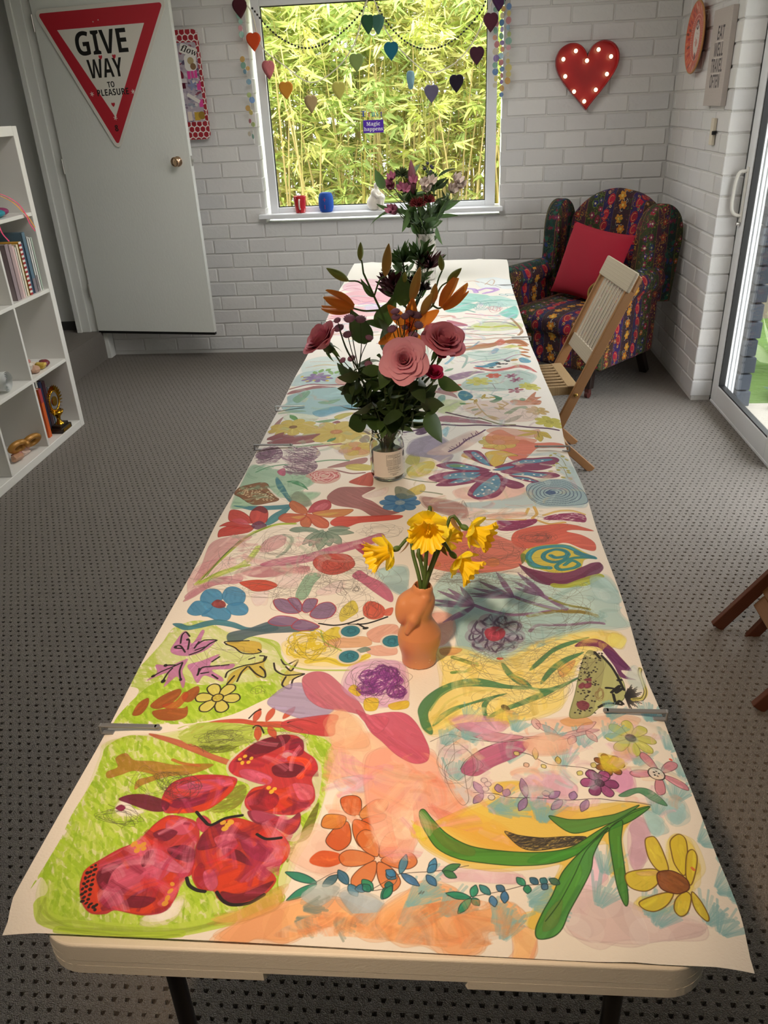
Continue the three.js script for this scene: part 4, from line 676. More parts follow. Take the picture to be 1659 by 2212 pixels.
// lower-right bloom
B('#d02a28', '820,572 850,520 900,480 980,460 1060,480 1140,500 1200,560 1207,612 1170,660 1110,670 1142,700 1150,730 1110,780 1040,822 960,832 910,802 890,770 830,762 800,700 815,640', { st: 100 });
B('#8a1a3c', '1035,432 1120,448 1200,470 1248,440 1250,492 1210,532 1140,500 1060,480', { st: 40 }); B('#b9476c', '1050,430 1120,440 1180,470 1120,490 1060,470', { st: 30 }); B('#7a1536', '822,590 850,522 900,484 960,480 1010,530 950,560 880,590', { st: 40 }); B('#c9305a', '820,465 850,450 880,480 850,520 825,500'); B(PNK, '895,545 960,528 992,570 970,600 920,592', { st: 30 }); B(MAR, '930,592 1000,600 1050,662 990,640 940,625'); B(ORR, '1060,492 1150,522 1200,582 1190,640 1130,658 1090,600', { st: 40 }); B('#9a2450', '1000,530 1080,558 1150,640 1080,642 1020,602', { st: 40 }); B(ORR, '930,672 1030,660 1122,690 1080,742 980,780 905,762', { st: 40 }); B('#6f1026', '925,772 1000,782 1100,742 1142,730 1080,792 990,822 935,812', { st: 30 }); B('#b01f2c', '810,690 840,650 860,700 850,760 820,740'); B(PNK, '850,690 890,680 910,740 880,770 855,740'); B('#5d1030', '985,530 1020,520 1040,545 1010,550');
Db(['#6c112c', '#8a1a3c', '#d85a80', '#e2401f', '#cb2330', '#b9476c', '#9a2450', '#ea8aa4'], '820,572 900,480 1060,480 1250,440 1210,560 1170,660 1150,730 1040,822 910,802 800,700', 52, 12, 0.055, 0.5); D('#e2b53c', 4.2, '930,480 950,490 938,505 962,478'); S('#14100f', 4.2, '820,435 850,470 880,490 940,462 1010,450', 0.95); S('#14100f', 4.2, '905,775 930,810 970,828 1040,820 1102,785', 0.95); S('#14100f', 4, '1072,530 1110,550 1172,545', 0.95); S('#14100f', 4.4, '780,715 790,745 820,765 855,772', 0.95);
// red branch above
B('#d8503a', '790,110 830,75 900,55 1000,48 1080,60 1180,62 1200,85 1100,82 1000,66 900,68 840,86'); B('#d2424a', '1180,62 1260,45 1402,35 1398,80 1388,122 1300,115 1220,105 1180,88', { st: 50 }); for (const s of ['1060,62 1085,5', '1110,60 1145,0', '1180,50 1230,0', '1075,78 1075,140', '1120,80 1150,130']) Lf('#d9553a', s, 11); S('#17110f', 2.4, '1038,46 1065,20 1088,10', 0.9); S('#17110f', 2.4, '1045,120 1058,82 1085,80 1100,108', 0.9); S('#17110f', 2.4, '1200,65 1260,55 1320,70', 0.9); S('#17110f', 2.2, '1205,72 1262,98', 0.9);
// orange flowers and teal sprig, middle
W('#efb18f', '1400,150 1659,120 1659,330 1560,420 1420,330 1370,300', 0.5); W('#c9b2cf', '1410,300 1540,300 1530,350 1420,345', 0.6); W('#8d7fc0', '1565,300 1640,320 1630,350 1570,335', 0.7); W('#e8b7a4', '1200,600 1300,500 1400,560 1480,620 1400,700 1260,680', 0.45); W('#f0b7a2', '1500,380 1659,320 1659,640 1560,700 1500,620', 0.5);
for (const p of ['1420,385 1470,370 1505,390 1497,452 1440,440', '1500,440 1560,390 1616,395 1600,440 1520,470', '1510,470 1600,445 1600,472 1530,492', '1480,470 1552,500 1550,570 1500,582 1470,520', '1450,480 1462,560 1410,600 1358,560 1400,500', '1440,458 1360,450 1343,500 1420,505']) B(pick(['#e2651f', '#d9571c', '#e0812a']), p, { out: '#3a2a20', st: 14 });
D('#f2e6d8', 3, '1490,458'); B('#e2571f', '1295,630 1340,600 1410,610 1435,640 1370,668 1300,655', { e: 0.1 }); K(0, 1530, 1.929); Fw(1575, 635, 0.048, 6, '#e27a3a', null, { out: '#5a3020', w: 0.3, a: 0.85 }); S('#5d5048', 0.8, '1320,730 1410,690 1470,755 1560,765 1640,740 1659,700');
for (const [s, c] of [['1320,735 1190,690', '#1f8a70'], ['1320,740 1195,810', '#1f8f72'], ['1345,750 1410,700', '#3a6a80'], ['1450,740 1410,680', '#2f6f98'], ['1455,740 1490,790', '#3a8fc0'], ['1480,760 1540,750', '#3a86b8'], ['1510,720 1555,765', '#239a74'], ['1590,800 1635,740', '#23906c'], ['1610,690 1650,715', '#3a80b4']]) Lf(c, s, 11, { out: '#1c3a40' });
W('#ee9f66', '900,960 1010,900 1160,840 1300,800 1420,810 1560,870 1659,840 1659,930 1560,960 1420,930 1320,910 1200,990 1080,990 980,1010', 0.85, 5); W('#8fa0a4', '1260,780 1330,740 1420,760 1340,830 1270,810', 0.55); W('#8fa0ac', '1420,790 1470,770 1600,820 1560,880 1500,890', 0.5); Fn('1220,880,-0.4 1380,880,-0.5 1250,845,0.2', 0.035, '#7a8a84'); W('#c98f4c', '880,890 1000,850 1180,760 1160,830 1000,900', 0.5);
// ===== near end, right =====
K(800, 1530, 1.931);
W('#f0a792', '0,200 240,190 300,300 400,420 560,520 640,592 560,600 430,560 300,480 220,430 200,520 130,640 60,620 0,480', 0.75, 5); W('#f3b39c', '90,430 170,400 180,560 160,620 120,600', 0.6); W('#ef8d7a', '240,420 330,440 460,500 600,560 590,590 460,560 320,500', 0.6);
for (const [c, p, a] of [['#d9a9c6', '650,290 760,270 850,330 840,380 700,380 650,340', 0.7], ['#d9a0c4', '660,400 760,400 850,430 900,470 740,470 660,440', 0.75], ['#dcb0cc', '1080,500 1130,460 1165,520 1150,640 1120,680 1070,640 1090,560', 0.75], ['#d9a9ca', '930,620 970,700 940,760 880,850 860,830 900,720', 0.65], ['#d58fb8', '1000,290 1080,270 1095,330 1060,365 1010,340', 0.7], ['#e0b2c4', '300,680 480,680 620,700 600,730 440,730 320,720', 0.6], ['#e6c4c8', '560,130 760,120 900,150 860,190 620,180', 0.5], ['#e8b6a0', '700,60 860,50 1000,40 1120,50 1080,90 900,100 760,110', 0.55], ['#efb78c', '1020,180 1160,190 1140,220 1040,215', 0.5], ['#cfc0cc', '300,130 400,140 420,400 330,350 290,250', 0.35]]) W(c, p, a);
W('#e6bf36', '225,530 330,640 480,672 700,665 800,650 760,740 700,830 645,880 690,940 760,800 850,660 900,600 960,560 1000,600 1015,700 1060,680 1040,560 1100,460 1180,410 1060,400 900,430 700,400 520,370 540,330 620,330', 0.6, 3); W('#e9c63a', '180,490 230,520 220,560 190,530', 0.7); W('#e6c93a', '1230,540 1330,560 1380,660 1360,720 1340,760 1290,860 1120,850 1130,790 1240,770', 0.5);
W('#f0a76e', '40,860 130,790 240,740 340,770 430,850 560,800 640,880 600,930 490,930 460,1000 340,1045 250,975 120,985 50,950', 0.85, 5); W('#efa06a', '590,920 690,930 680,1000 640,1080 590,1082 600,1000', 0.85); W('#dcc3c8', '780,800 900,760 1090,840 1200,860 1370,900 1382,950 1180,985 1060,990 960,992 860,940 800,900', 0.75, 4); W('#e2c9c8', '1200,760 1400,860 1420,900 1250,880', 0.35);
Fn('340,150,1.3 410,165,1.2 350,330,1.4 560,250,1.2 800,270,1.4 720,500,1.4 880,190,1.3 1110,260,1.2 1170,60,1.3 700,500,1.2 500,440,0.4 470,430,0.2 590,430,0.6 1190,470,1.2 1270,400,1.2 1300,290,1.2 1360,570,0.6 1440,640,0.6 1430,770,0.6 1490,800,0.6 1390,920,0.9 1450,960,0.9 970,720,1.2 940,850,1.0 1140,890,0.9 1180,930,0.9 500,920,0.8 540,990,1.2 140,850,0.8 280,880,0.8 110,930,0.8 180,790,0.6 630,800,0.2 640,830,0.2 1240,180,1.1', 0.052);
W('#8fc0c6', '1235,380 1300,390 1318,450 1280,490 1240,460', 0.55); W('#8fbcc4', '1140,440 1210,460 1225,520 1180,540', 0.5);
B('#d6567a', '-20,50 60,28 140,30 190,70 230,140 247,190 235,232 180,240 110,205 50,150 0,105', { st: 60 }); B('#d07f9e', '330,52 420,70 520,108 640,128 540,152 440,132 370,100', { a: 0.7, out: '#5a3a44', ow: 0.6 }); B('#b84a80', '378,268 450,188 560,150 660,152 620,205 520,250 440,292', { a: 0.75, st: 50 }); S('#4a3038', 0.9, '375,265 400,225 460,185 560,145 700,130 860,115 950,100'); B('#e0a2ae', '640,128 760,120 870,100 955,98 880,125 760,140', { a: 0.6, out: '#5a3a44', ow: 0.6 }); for (const s of ['700,95 680,45', '780,115 690,70', '860,110 940,65', '900,105 945,150', '850,125 830,160']) Lf('#e2a8b0', s, 12, { out: '#6a4048', ow: 0.6, a: 0.6 });
S('#4a4440', 0.8, '250,150 330,120 420,140 560,150 700,128'); S('#6b625c', 0.7, '345,140 350,220 310,260 330,340 380,410 410,390 400,330 390,260');
Fw(1085, 132, 0.036, 8, '#d3d868', '#2b2420', { out: '#8a8a4a', w: 0.27, mr: 0.22 }); Fw(1205, 275, 0.04, 5, '#dc8fa4', null, { out: '#6a4450', w: 0.2, rot: 0.5 }); B('#f2efe6', ring2(sheet(1193, 278), 0.011, 8, () => 1), { out: '#15110f', ow: 1.6 }); D('#15110f', 1.5, '1182,272 1192,268 1203,275 1186,284 1198,288'); D('#e2523a', 3, '1255,205'); Fw(995, 245, 0.021, 7, '#8a4f1e', '#4a2a18', { out: '#2a1a14', w: 0.3 }); W('#e0c22e', '960,210 1050,220 1050,260 980,270', 0.5); Fw(955, 325, 0.025, 6, ['#8f3a7a', '#a3488a'], '#4a2040', { out: '#30182c', w: 0.36 });
S('#3a302c', 1, '600,190 660,200 740,240 830,250 900,265 960,290 1000,305'); for (const [s, c] of [['600,190 620,205', '#e0d084'], ['690,222 685,172', '#e0d084'], ['660,240 640,250', '#e6b8a0'], ['785,240 780,208', '#e0c860'], ['730,245 715,255', '#e6d27a'], ['925,262 935,240', '#dfd27c'], ['880,275 865,290', '#e6e07a'], ['930,290 965,300', '#7a3a6a']]) Lf(c, s, 8, { out: '#4a4030', ow: 0.7 });
S('#3c2f3a', 1, '430,360 520,365 580,380 700,382 820,390 940,392 1080,398 1170,412'); for (const s of ['470,365 430,315', '470,365 430,405', '540,360 530,325', '560,375 575,345', '650,380 630,300', '650,382 620,435', '745,380 790,355', '735,375 730,350', '800,390 755,430', '840,390 850,355', '905,395 880,440']) Lf('#9d7ab8', s, 10.5, { out: '#40304a', ow: 0.7, a: 0.8 }); for (const [x, y] of [[475, 310], [490, 325], [480, 345], [505, 380]]) B('#efe8e8', ring2(sheet(x, y), 0.0045, 6, () => 1), { out: '#40304a', ow: 0.6, st: 0 });
B('#54966e', '1035,372 1090,345 1150,343 1200,370 1237,412 1180,396 1120,362 1070,377', { out: '#2a4a3a', ow: 0.6 });
C(['#2f2b2a', '#4a4442', '#1c1a1a'], '560,520 620,535 720,545 820,540 900,545 850,575 760,590 680,598 620,580', 420, 1.3, 0.3, 0.016); B('#4a4643', '560,520 620,535 720,545 820,540 900,545 850,575 760,590 680,598 620,580', { a: 0.35, out: '#26211f', ow: 0.7 });
const GRN = '#449433';
B(GRN, '205,440 225,430 260,470 320,530 420,580 560,600 700,605 820,590 900,550 990,500 1080,440 1165,418 1100,470 1000,520 930,570 850,620 760,650 620,660 480,650 360,630 280,590 235,530 210,480', { st: 120, out: '#1f3c1a', ow: 1.1 }); B('#6f8a34', '260,490 330,550 430,590 420,620 320,590 262,530', { a: 0.6 }); B('#3c9a34', '700,612 850,590 930,555 900,590 800,640 660,648', { a: 0.55 });
B('#41983a', '990,510 930,560 860,620 800,690 760,780 720,850 690,920 700,962 760,955 800,920 830,850 880,760 920,680 930,620 960,560', { st: 90, out: '#1f3c1a', ow: 1.1 }); B('#5fae3e', '860,660 880,700 830,800 780,880 770,840', { a: 0.55 }); B('#7a8a40', '740,850 800,800 780,900 720,930', { a: 0.45 }); S('#22451f', 1, '985,515 900,600 850,700 790,810 730,890'); B(GRN, '1000,510 1050,478 1045,560 1060,680 1075,800 1062,832 1030,760 1010,660 995,560', { st: 40, out: '#1f3c1a', ow: 1 }); B('#4c9040', '745,455 830,470 930,470 1010,455 1120,412 1040,470 980,500 900,522 840,526 790,500', { st: 40, out: '#1f3c1a', ow: 1 }); S('#24461f', 1, '1165,418 1080,450 1000,510 940,560');
for (const p of ['1145,560 1165,543 1190,550 1222,610 1242,680 1200,682 1160,630', '1250,560 1285,530 1315,550 1322,620 1310,702 1270,660 1255,610', '1320,612 1345,590 1363,620 1355,690 1335,742 1315,700', '1063,702 1120,680 1195,680 1202,730 1150,767 1080,752', '1123,812 1200,780 1262,775 1240,822 1190,850 1140,842', '1273,802 1310,770 1337,790 1325,852 1295,872 1268,846', '1343,770 1380,810 1412,870 1402,890 1360,852 1340,802']) B('#e8d234', p, { st: 26, out: '#6a4a20', ow: 1.3 }); B('#e2b076', '1110,690 1190,684 1195,700 1130,704', { a: 0.5 }); D('#dd7a40', 2.4, '1342,670 1348,675'); B('#8d4d22', '1200,690 1260,685 1320,720 1327,760 1280,779 1220,762 1198,730', { st: 70, out: '#4a2412', ow: 1.2 });
S('#4a4038', 0.8, '0,765 60,730 110,700 180,690 260,685 330,675 410,660'); for (const [s, c] of [['60,745 95,740', '#1f7a70'], ['55,800 90,745', '#279070'], ['0,770 -30,740', '#2a8a74'], ['105,705 65,680', '#3a86c0'], ['125,695 150,615', '#4a90b8'], ['130,695 205,745', '#3a74b0'], ['250,690 270,630', '#3a8ac0'], ['235,700 275,745', '#3a7ab4'], ['240,690 275,655', '#4a94c4'], ['300,685 375,655', '#3a8a50'], ['305,685 360,710', '#34804a']]) Lf(c, s, 9.5, { out: '#1c3040', ow: 0.8 });
S('#4a4038', 0.8, '320,785 400,790 470,780 560,762 640,742 700,738 760,735'); for (const [s, c] of [['420,795 315,775', '#229a78'], ['425,790 440,740', '#249878'], ['420,795 365,860', '#229070'], ['425,795 455,825', '#1f8a70'], ['500,780 455,740', '#2f8a90'], ['505,785 520,830', '#4a8cc8'], ['560,765 525,742', '#3a6f98'], ['560,765 560,815', '#3a7cb8'], ['645,742 610,708', '#2a9070'], ['655,740 655,775', '#239068'], ['700,735 665,710', '#2f6a90'], ['715,735 730,710', '#2f7f90'], ['715,738 740,755', '#3a6a90'], ['790,735 745,715', '#3a7060']]) Lf(c, s, 9, { out: '#1c3038', ow: 0.8 });
S('#5a524c', 0.7, '200,780 215,765 205,778 225,768 215,780');
Db(['#e0b4c8', '#cfa6c4', '#9fc4c8', '#e8c6a8', '#d8b8d0', '#b9d0cc', '#e6a890'], '300,130 560,100 900,60 1200,60 1330,260 1250,460 1100,420 800,440 560,520 420,420 330,350', 110, 12, 0.03, 0.3);
Db(['#e8a080', '#efb79a', '#d890a8', '#f0c8a8', '#e2886c'], '-150,150 0,250 240,200 420,430 600,580 300,500 180,640 -60,560 -200,380', 90, 14, 0.06, 0.28);
Db(['#e59a60', '#f0b080', '#d98a58', '#c9a890'], '-400,960 -200,860 0,860 430,800 620,900 460,1000 200,990 -100,960', 90, 14, 0.06, 0.3);
// ===== middle, left =====
K(220, 1220, 2.5136);
C(['#b5d05a', '#a9c848', '#c0d878'], '130,620 250,500 330,420 400,340 560,320 700,380 860,400 960,430 980,520 1030,600 1000,680 880,740 700,800 560,850 330,860 60,860 110,800 200,680', 1500, 6, 2.4, 0.03); C(LIME, '60,860 200,700 330,640 560,660 900,640 950,700 840,760 700,820 520,860 330,870', 1200, 6, 2.3, 0.024); W('#dfe6b8', '300,500 500,340 900,430 960,560 800,640 500,640', 0.4);
W('#e3b7bd', '480,60 560,-20 720,-20 700,40 560,110 480,160', 0.6); B('#c97f92', '440,195 520,130 640,90 760,70 740,110 600,130 500,180', { a: 0.7 }); B('#cf9aa6', '760,40 900,0 1100,10 1120,50 960,70 800,70', { a: 0.6, e: 0.1 }); W('#e6c6ca', '820,160 900,150 880,210 830,215', 0.6); W('#e8ccd0', '1170,140 1300,90 1290,150 1200,160', 0.5); S('#a6c83c', 8, '520,105 620,60 720,30 800,10', 0.75); S('#5a5a3a', 0.8, '540,80 600,20 660,-40'); B('#d4432c', '750,105 820,88 900,90 955,115 900,142 830,148 790,130', { out: '#7a3a2a', ow: 0.5 }); B('#8fbfa2', '1055,190 1060,140 1110,60 1150,48 1190,62 1150,110 1120,170 1090,192', { a: 0.8 });
// blue flower
for (const p of ['540,175 570,145 630,150 660,185 640,215 580,225 540,210', '655,185 680,140 730,130 778,160 770,210 720,230 680,220', '690,225 760,210 795,240 780,275 720,280 680,260', '600,245 660,240 700,270 690,305 640,318 580,300 545,290', '470,245 510,205 580,220 605,240 570,280 510,290 470,270']) B('#3f8fc8', p, { st: 24, e: 0.4 }); B('#8a2f30', '600,225 630,205 668,215 672,238 640,250 608,242');
// slate stem and plum flower
B('#3a7f98', '385,320 430,325 480,345 560,325 640,310 720,320 790,345 860,340 920,320 960,350 900,370 820,365 760,360 700,345 620,340 540,360 460,368 410,345', { st: 30 }); B('#4a6472', '690,380 800,350 920,310 1010,330 1100,345 1180,330 1150,360 1020,370 900,378 800,400 740,430 690,430', { st: 50, a: 0.85 }); for (const p of ['935,195 1000,190 1060,230 1070,262 1000,265 950,240', '1010,190 1060,185 1090,230 1070,255', '1085,240 1110,190 1170,190 1150,240 1110,262', '1130,270 1180,215 1240,205 1272,240 1240,285 1170,295', '905,310 960,280 1050,290 1080,320 1000,335 930,330', '1030,340 1070,300 1130,310 1180,340 1090,360']) B('#8a6a98', p, { st: 16, out: '#b53a4a', ow: 2 });
for (const s of ['1180,320 1260,330 1340,318 1420,290', '1340,325 1440,320 1550,285', '1390,322 1430,345', '1250,348 1256,349']) S('#15110f', 4, s, 0.95); D('#15110f', 6, '1432,346');
B('#e0cf3c', '1290,270 1310,230 1360,195 1385,215 1390,255 1350,285 1300,310', { a: 0.8 }); Sc(1335, 245, 45, 35, 4); B('#d9503a', '1420,230 1450,200 1500,210 1535,240 1525,285 1470,298 1425,275', { a: 0.85 }); Sc(1470, 245, 60, 55, 8); B('#d9604a', '1530,250 1580,235 1570,275 1530,275'); B('#c9658a', '1360,65 1400,35 1450,65 1540,110 1580,170 1570,205 1500,165 1410,100', { st: 40 }); S('#4a4440', 0.8, '1270,150 1300,90 1310,130 1330,160 1290,165 1270,150'); Sc(1385, 135, 28, 22, 4, '#2c2826', 1); Sc(1300, 70, 200, 60, 8);
// magenta and lily line flowers
const MAG = '#c878c0';
for (const p of ['375,470 400,430 440,380 465,378 480,430 500,440 545,375 560,380 545,430 620,420 575,470 500,505 440,510 390,495', '295,545 370,560 440,535 470,530 440,590 455,640 440,680 410,620 340,672 360,600 245,628 300,590', '470,560 540,535 640,495 590,555 715,545 700,572 600,580 655,620 650,640 560,610 520,650 490,600']) B(MAG, p, { st: 30, a: 0.85, e: 0.15 });
for (const s of ['430,440 438,395 460,380 480,405', '480,505 540,480 590,440 625,420 560,425 520,450', '470,475 478,430 470,420', '455,490 430,455 400,455 405,465 440,470', '505,470 530,435', '510,480 560,460', '275,610 320,590 380,570 440,545', '330,645 360,600 385,575', '430,635 425,590 440,550', '345,555 400,558', '520,610 545,570 600,560 640,555', '600,535 640,508', '650,555 690,550', '600,605 630,625', '540,600 580,592', '530,575 525,605']) S('#17110f', 3, s, 0.95); D('#17110f', 4, '280,607 335,642 430,636 348,556 470,422 402,458');
B('#d9b63c', '680,430 740,425 800,418 860,430 865,470 830,488 770,480 710,455', { a: 0.8 }); for (const s of ['675,440 720,455 760,485 820,490 865,480 850,465', '680,440 675,425 800,418']) S('#17110f', 2.6, s); B('#cfb83c', '680,650 700,600 770,560 860,530 895,510 880,550 890,590 850,620 800,575 740,620 700,660', { a: 0.75 }); for (const s of ['672,618 690,585 770,555 830,545 880,530 895,505', '735,640 760,590 790,560', '680,655 720,610', '800,560 840,600 885,618 885,585 860,560', '800,520 830,510', '860,500 885,503 880,525']) S('#17110f', 3, s); B('#c9c04a', '990,600 1060,530 1040,580 1095,600 1020,640 1020,675 975,650', { a: 0.7 }); for (const s of ['935,540 945,580 990,605 1040,605 1100,600 1040,630 1025,680 980,660 1000,615', '975,520 1000,550 1065,522 1040,570 1025,582 1000,560']) S('#17110f', 3, s);
Fw(630, 728, 0.036, 6, '#e6dc74', '#d2c24a', { out: '#17110f', ow: 2.2, w: 0.34 });
for (const p of ['165,810 200,750 252,728 250,770 210,815', '265,770 330,720 420,685 430,710 380,760 310,790', '440,720 490,680 525,668 528,700 490,745 450,750', '275,805 340,790 440,785 465,775 460,825 400,850 310,845']) B('#a85020', p, { st: 26 }); B('#c94a20', '330,770 400,750 450,700 470,720 420,780 360,790', { a: 0.7 });
// violet and pink bands
B('#a99ad0', '900,760 960,690 1040,650 1110,660 1180,740 1260,800 1130,850 1010,820', { a: 0.75, st: 60 }); B('#cf6d86', '1090,625 1150,588 1230,600 1320,680 1400,760 1440,850 1380,820 1270,800 1180,780 1110,720', { st: 80, a: 0.9 }); B('#d9607e', '1380,800 1460,830 1560,850 1500,930 1440,880', { a: 0.8, st: 40 }); B('#d64a50', '1010,870 1100,840 1270,825 1262,880 1250,940 1130,930 1060,905', { a: 0.8, st: 40 }); W('#efb08c', '1220,860 1290,800 1400,850 1450,1000 1280,1000 1230,940', 0.6); C(['#b9d060', '#a8c24a'], '400,900 560,860 800,880 810,960 700,990 480,980', 300, 4); Sc(650, 940, 160, 45, 12); Sc(850, 690, 50, 35, 4);
// yellow tangle and teal dots
W('#eedf8c', '980,440 1100,380 1240,380 1300,480 1440,500 1420,540 1200,560 1040,540', 0.55); for (const [x, y, rx, ry] of [[1090, 420, 90, 60], [1130, 470, 80, 60], [1180, 420, 60, 70], [1060, 470, 60, 45]]) Sc(x, y, rx, ry, 7, '#dcc628', 3, 0.75); B('#e3cf30', '1200,380 1260,340 1300,350 1290,410 1230,420', { a: 0.85 }); S('#e0cb2c', 13, '1120,530 1220,520 1330,545 1440,500', 0.8); B('#e6a878', '1215,420 1320,395 1440,395 1460,440 1340,455 1230,450', { a: 0.75 }); B('#eaa08c', '1440,370 1520,330 1600,330 1610,380 1540,420 1470,420', { a: 0.75 }); B('#eaa08a', '1450,450 1580,440 1600,490 1500,500 1440,480', { a: 0.65 }); B('#6f8a80', '1380,470 1430,450 1460,465 1410,482', { a: 0.8 });
for (const [x, y] of [[1350, 362], [1577, 418], [1342, 503]]) { B('#efe8de', ring2(sheet(x, y), 0.021, 12, () => 1), { st: 0, e: 0 }); B('#1f7790', ring2(sheet(x, y), 0.0165, 12, () => 1), { st: 14, e: 0.5 }); Sc(x, y, 32, 24, 4, '#16566c', 1.2); }
S('#9ab83c', 4, '860,410 940,450 1000,540 1100,575 1240,580 1370,580', 0.75); S('#9ab83c', 3, '1190,360 1210,420 1300,470', 0.7); Sc(1150, 440, 160, 90, 12);
// purple pompom
W('#d0a0cc', '1320,660 1360,560 1480,520 1620,540 1659,640 1640,760 1500,780 1370,720', 0.8); for (const p of ['1340,690 1370,660 1410,700 1390,725', '1430,740 1500,740 1490,800 1430,800', '1560,770 1659,750 1659,790 1580,800']) B('#e8c52c', p); for (const [x, y] of [[1450, 620], [1520, 590], [1580, 640], [1500, 680], [1600, 700], [1440, 680], [1560, 600]]) { C(['#8f3f98', '#a04aa6', '#6a2f7c'], `${x - 60},${y} ${x},${y - 45} ${x + 60},${y} ${x},${y + 45}`, 90, 3, rr(0, 3), 0.02); Sc(x, y, 60, 45, 5, '#6a2a78', 2, 0.6); } Sc(1510, 650, 190, 130, 12);
// ===== middle, right =====
K(840, 1220, 2.592);
W('#a9cfd2', '240,190 320,60 470,40 760,80 900,120 1060,150 1190,60 1270,130 1285,260 1340,330 1200,380 980,420 820,440 700,560 500,540 400,460 360,300', 0.85, 6); W('#8fb9bc', '360,260 700,260 1000,290 1200,330 900,410 780,430 420,500 380,400', 0.4); W('#e7a08c', '240,280 340,280 360,380 290,460 230,400', 0.55);
W('#eedb78', '280,480 420,480 620,540 800,460 1000,400 1200,390 1300,400 1250,480 1090,520 1000,680 960,800 800,860 640,890 560,860 400,900 240,960 200,880 300,700 290,560', 0.85, 6); W('#e6c93c', '620,860 680,840 700,890 620,900', 0.7); W('#e8d25a', '1240,400 1330,410 1300,470 1230,460', 0.5);
B('#e09a5a', '285,480 340,470 410,480 370,510 300,512', { a: 0.7 }); B('#df9a58', '950,590 1040,545 1020,600 970,640', { a: 0.65 }); B('#e09c4c', '960,880 1080,860 1140,900 1020,920', { a: 0.5 });
const PLM = '#7d5a86';
for (const s of ['480,240 270,150', '480,240 230,200', '480,240 240,230', '480,240 330,140', '480,240 300,330', '480,240 350,320', '480,240 400,130', '700,195 470,140', '700,195 460,185', '700,195 500,100', '700,195 600,50', '700,195 620,90', '700,195 450,170', '870,190 690,100', '870,190 720,55', '870,190 760,80', '870,190 800,120', '870,190 700,140']) Lf(PLM, s, 11, { a: 0.78, e: 0.1 });
S('#7d5a86', 8, '480,235 560,265 680,290 800,285 920,270 980,270'); S('#8a7a34', 8, '720,200 840,240 960,275 1060,290 1165,315', 0.85); S('#8a7a34', 8, '780,298 900,280 1000,275 1160,310', 0.8); S(PLM, 8, '700,190 800,225 940,262', 0.85); S(PLM, 10, '850,180 920,220 990,265', 0.8); S('#8b6a90', 7, '790,380 830,350 930,350 1080,352 1200,350', 0.75); S('#8a8a3a', 6, '900,200 1000,245 1120,280', 0.8);
B('#6d2f58', '730,12 800,40 900,90 980,110 1060,90 1120,40 1180,-10 1200,20 1150,80 1080,115 980,130 880,125 800,90', { st: 60 }); S('#a9b83a', 10, '930,135 1040,145 1110,130 1190,65', 0.8);
// grey-violet daisy with red middle
for (let i = 0; i < 9; i++) { const a = i * 0.698 + 0.2, x = 595 + Math.cos(a) * 110, y = 395 + Math.sin(a) * 72; B('#9a90ac', [0, 1, 2, 3, 4, 5, 6, 7].map((k) => sheet(x + Math.cos(k * 0.785) * 62, y + Math.sin(k * 0.785) * 44)), { a: i % 3 ? 0.5 : 0.7, st: 10, e: 0 }); Sc(x, y, 60, 44, 3, '#4f3f5c', 2.6, 0.75); Sc(x, y, 52, 38, 2, '#3a2c48', 2, 0.6); }
B('#a82a40', '535,385 560,360 610,355 648,375 645,410 600,435 555,425', { st: 26 }); Sc(592, 395, 40, 28, 4, '#d0506a', 1.4, 0.6); D('#d6452c', 5, '622,532');
for (const [s, c, w] of [['360,525 430,548 490,570', '#7a8f3c', 9], ['490,560 440,600 355,612', '#6f9a44', 7]]) S(c, w, s); B('#c97f3c', '455,570 490,565 470,585', { a: 0.7 });
// long green leaves
for (const p of ['170,870 165,820 200,760 280,700 380,660 480,645 560,655 660,680 780,690 770,705 640,700 500,690 380,700 290,750 230,820 220,870 245,940 235,965 190,930', '245,915 280,860 360,810 450,785 560,750 660,730 560,765 440,800 340,850 270,905', '790,590 830,545 920,475 1020,440 1120,430 1020,460 920,500 850,560 800,595', '850,675 860,640 910,575 1000,525 1090,505 1010,550 930,600 880,650', '630,560 650,565 700,620 760,650 800,690 780,700 700,660 650,610', '780,690 860,700 960,680 1060,640 1100,620 1040,660 940,710 860,720 800,705', '540,880 570,850 640,810 740,770 860,715 960,690 880,740 760,790 650,830 580,865', '600,935 540,880 520,810 540,770 620,735 560,780 545,830 570,890']) B('#4a8c58', p, { st: 40, e: 0.35 }); S('#8fb06a', 3, '230,830 300,735 400,690 520,675', 0.7); S('#e6dc7a', 5, '250,900 330,780 470,720 600,715', 0.6); B('#c9a84e', '680,630 740,650 780,690 720,660', { a: 0.6 }); D('#231a14', 8, '652,812'); B('#dfa28c', '650,830 700,830 730,870 680,890', { a: 0.6 });
// speckled pod
B('#b9c27a', '1100,515 1130,500 1190,540 1250,600 1310,660 1320,750 1260,800 1180,810 1120,860 1040,875 1010,850 1040,740 1060,640 1080,560', { st: 40, out: '#5a6a3a', ow: 1 }); B('#9fa070', '1090,540 1140,505 1200,560 1190,680 1160,760 1130,850 1040,870 1015,850 1050,700', { a: 0.6, st: 30 });
seed(77); { const pts = []; for (let i = 0; i < 95; i++) { const y = rr(515, 850), x = 1100 - (y - 515) * 0.14 + rr(-20, 100) ; pts.push(x.toFixed(0) + ',' + y.toFixed(0)); } D('#2a2620', 1.7, pts.join(' ')); } for (const s of ['1060,690 1085,670 1100,690 1075,705', '1095,680 1130,670 1130,695 1100,702', '1050,790 1085,772 1120,790 1110,820 1070,825', '1090,655 1125,645 1130,665']) B('#83364a', s, { st: 8 }); Sc(1180, 740, 30, 40, 6, '#7a5a3a', 1);
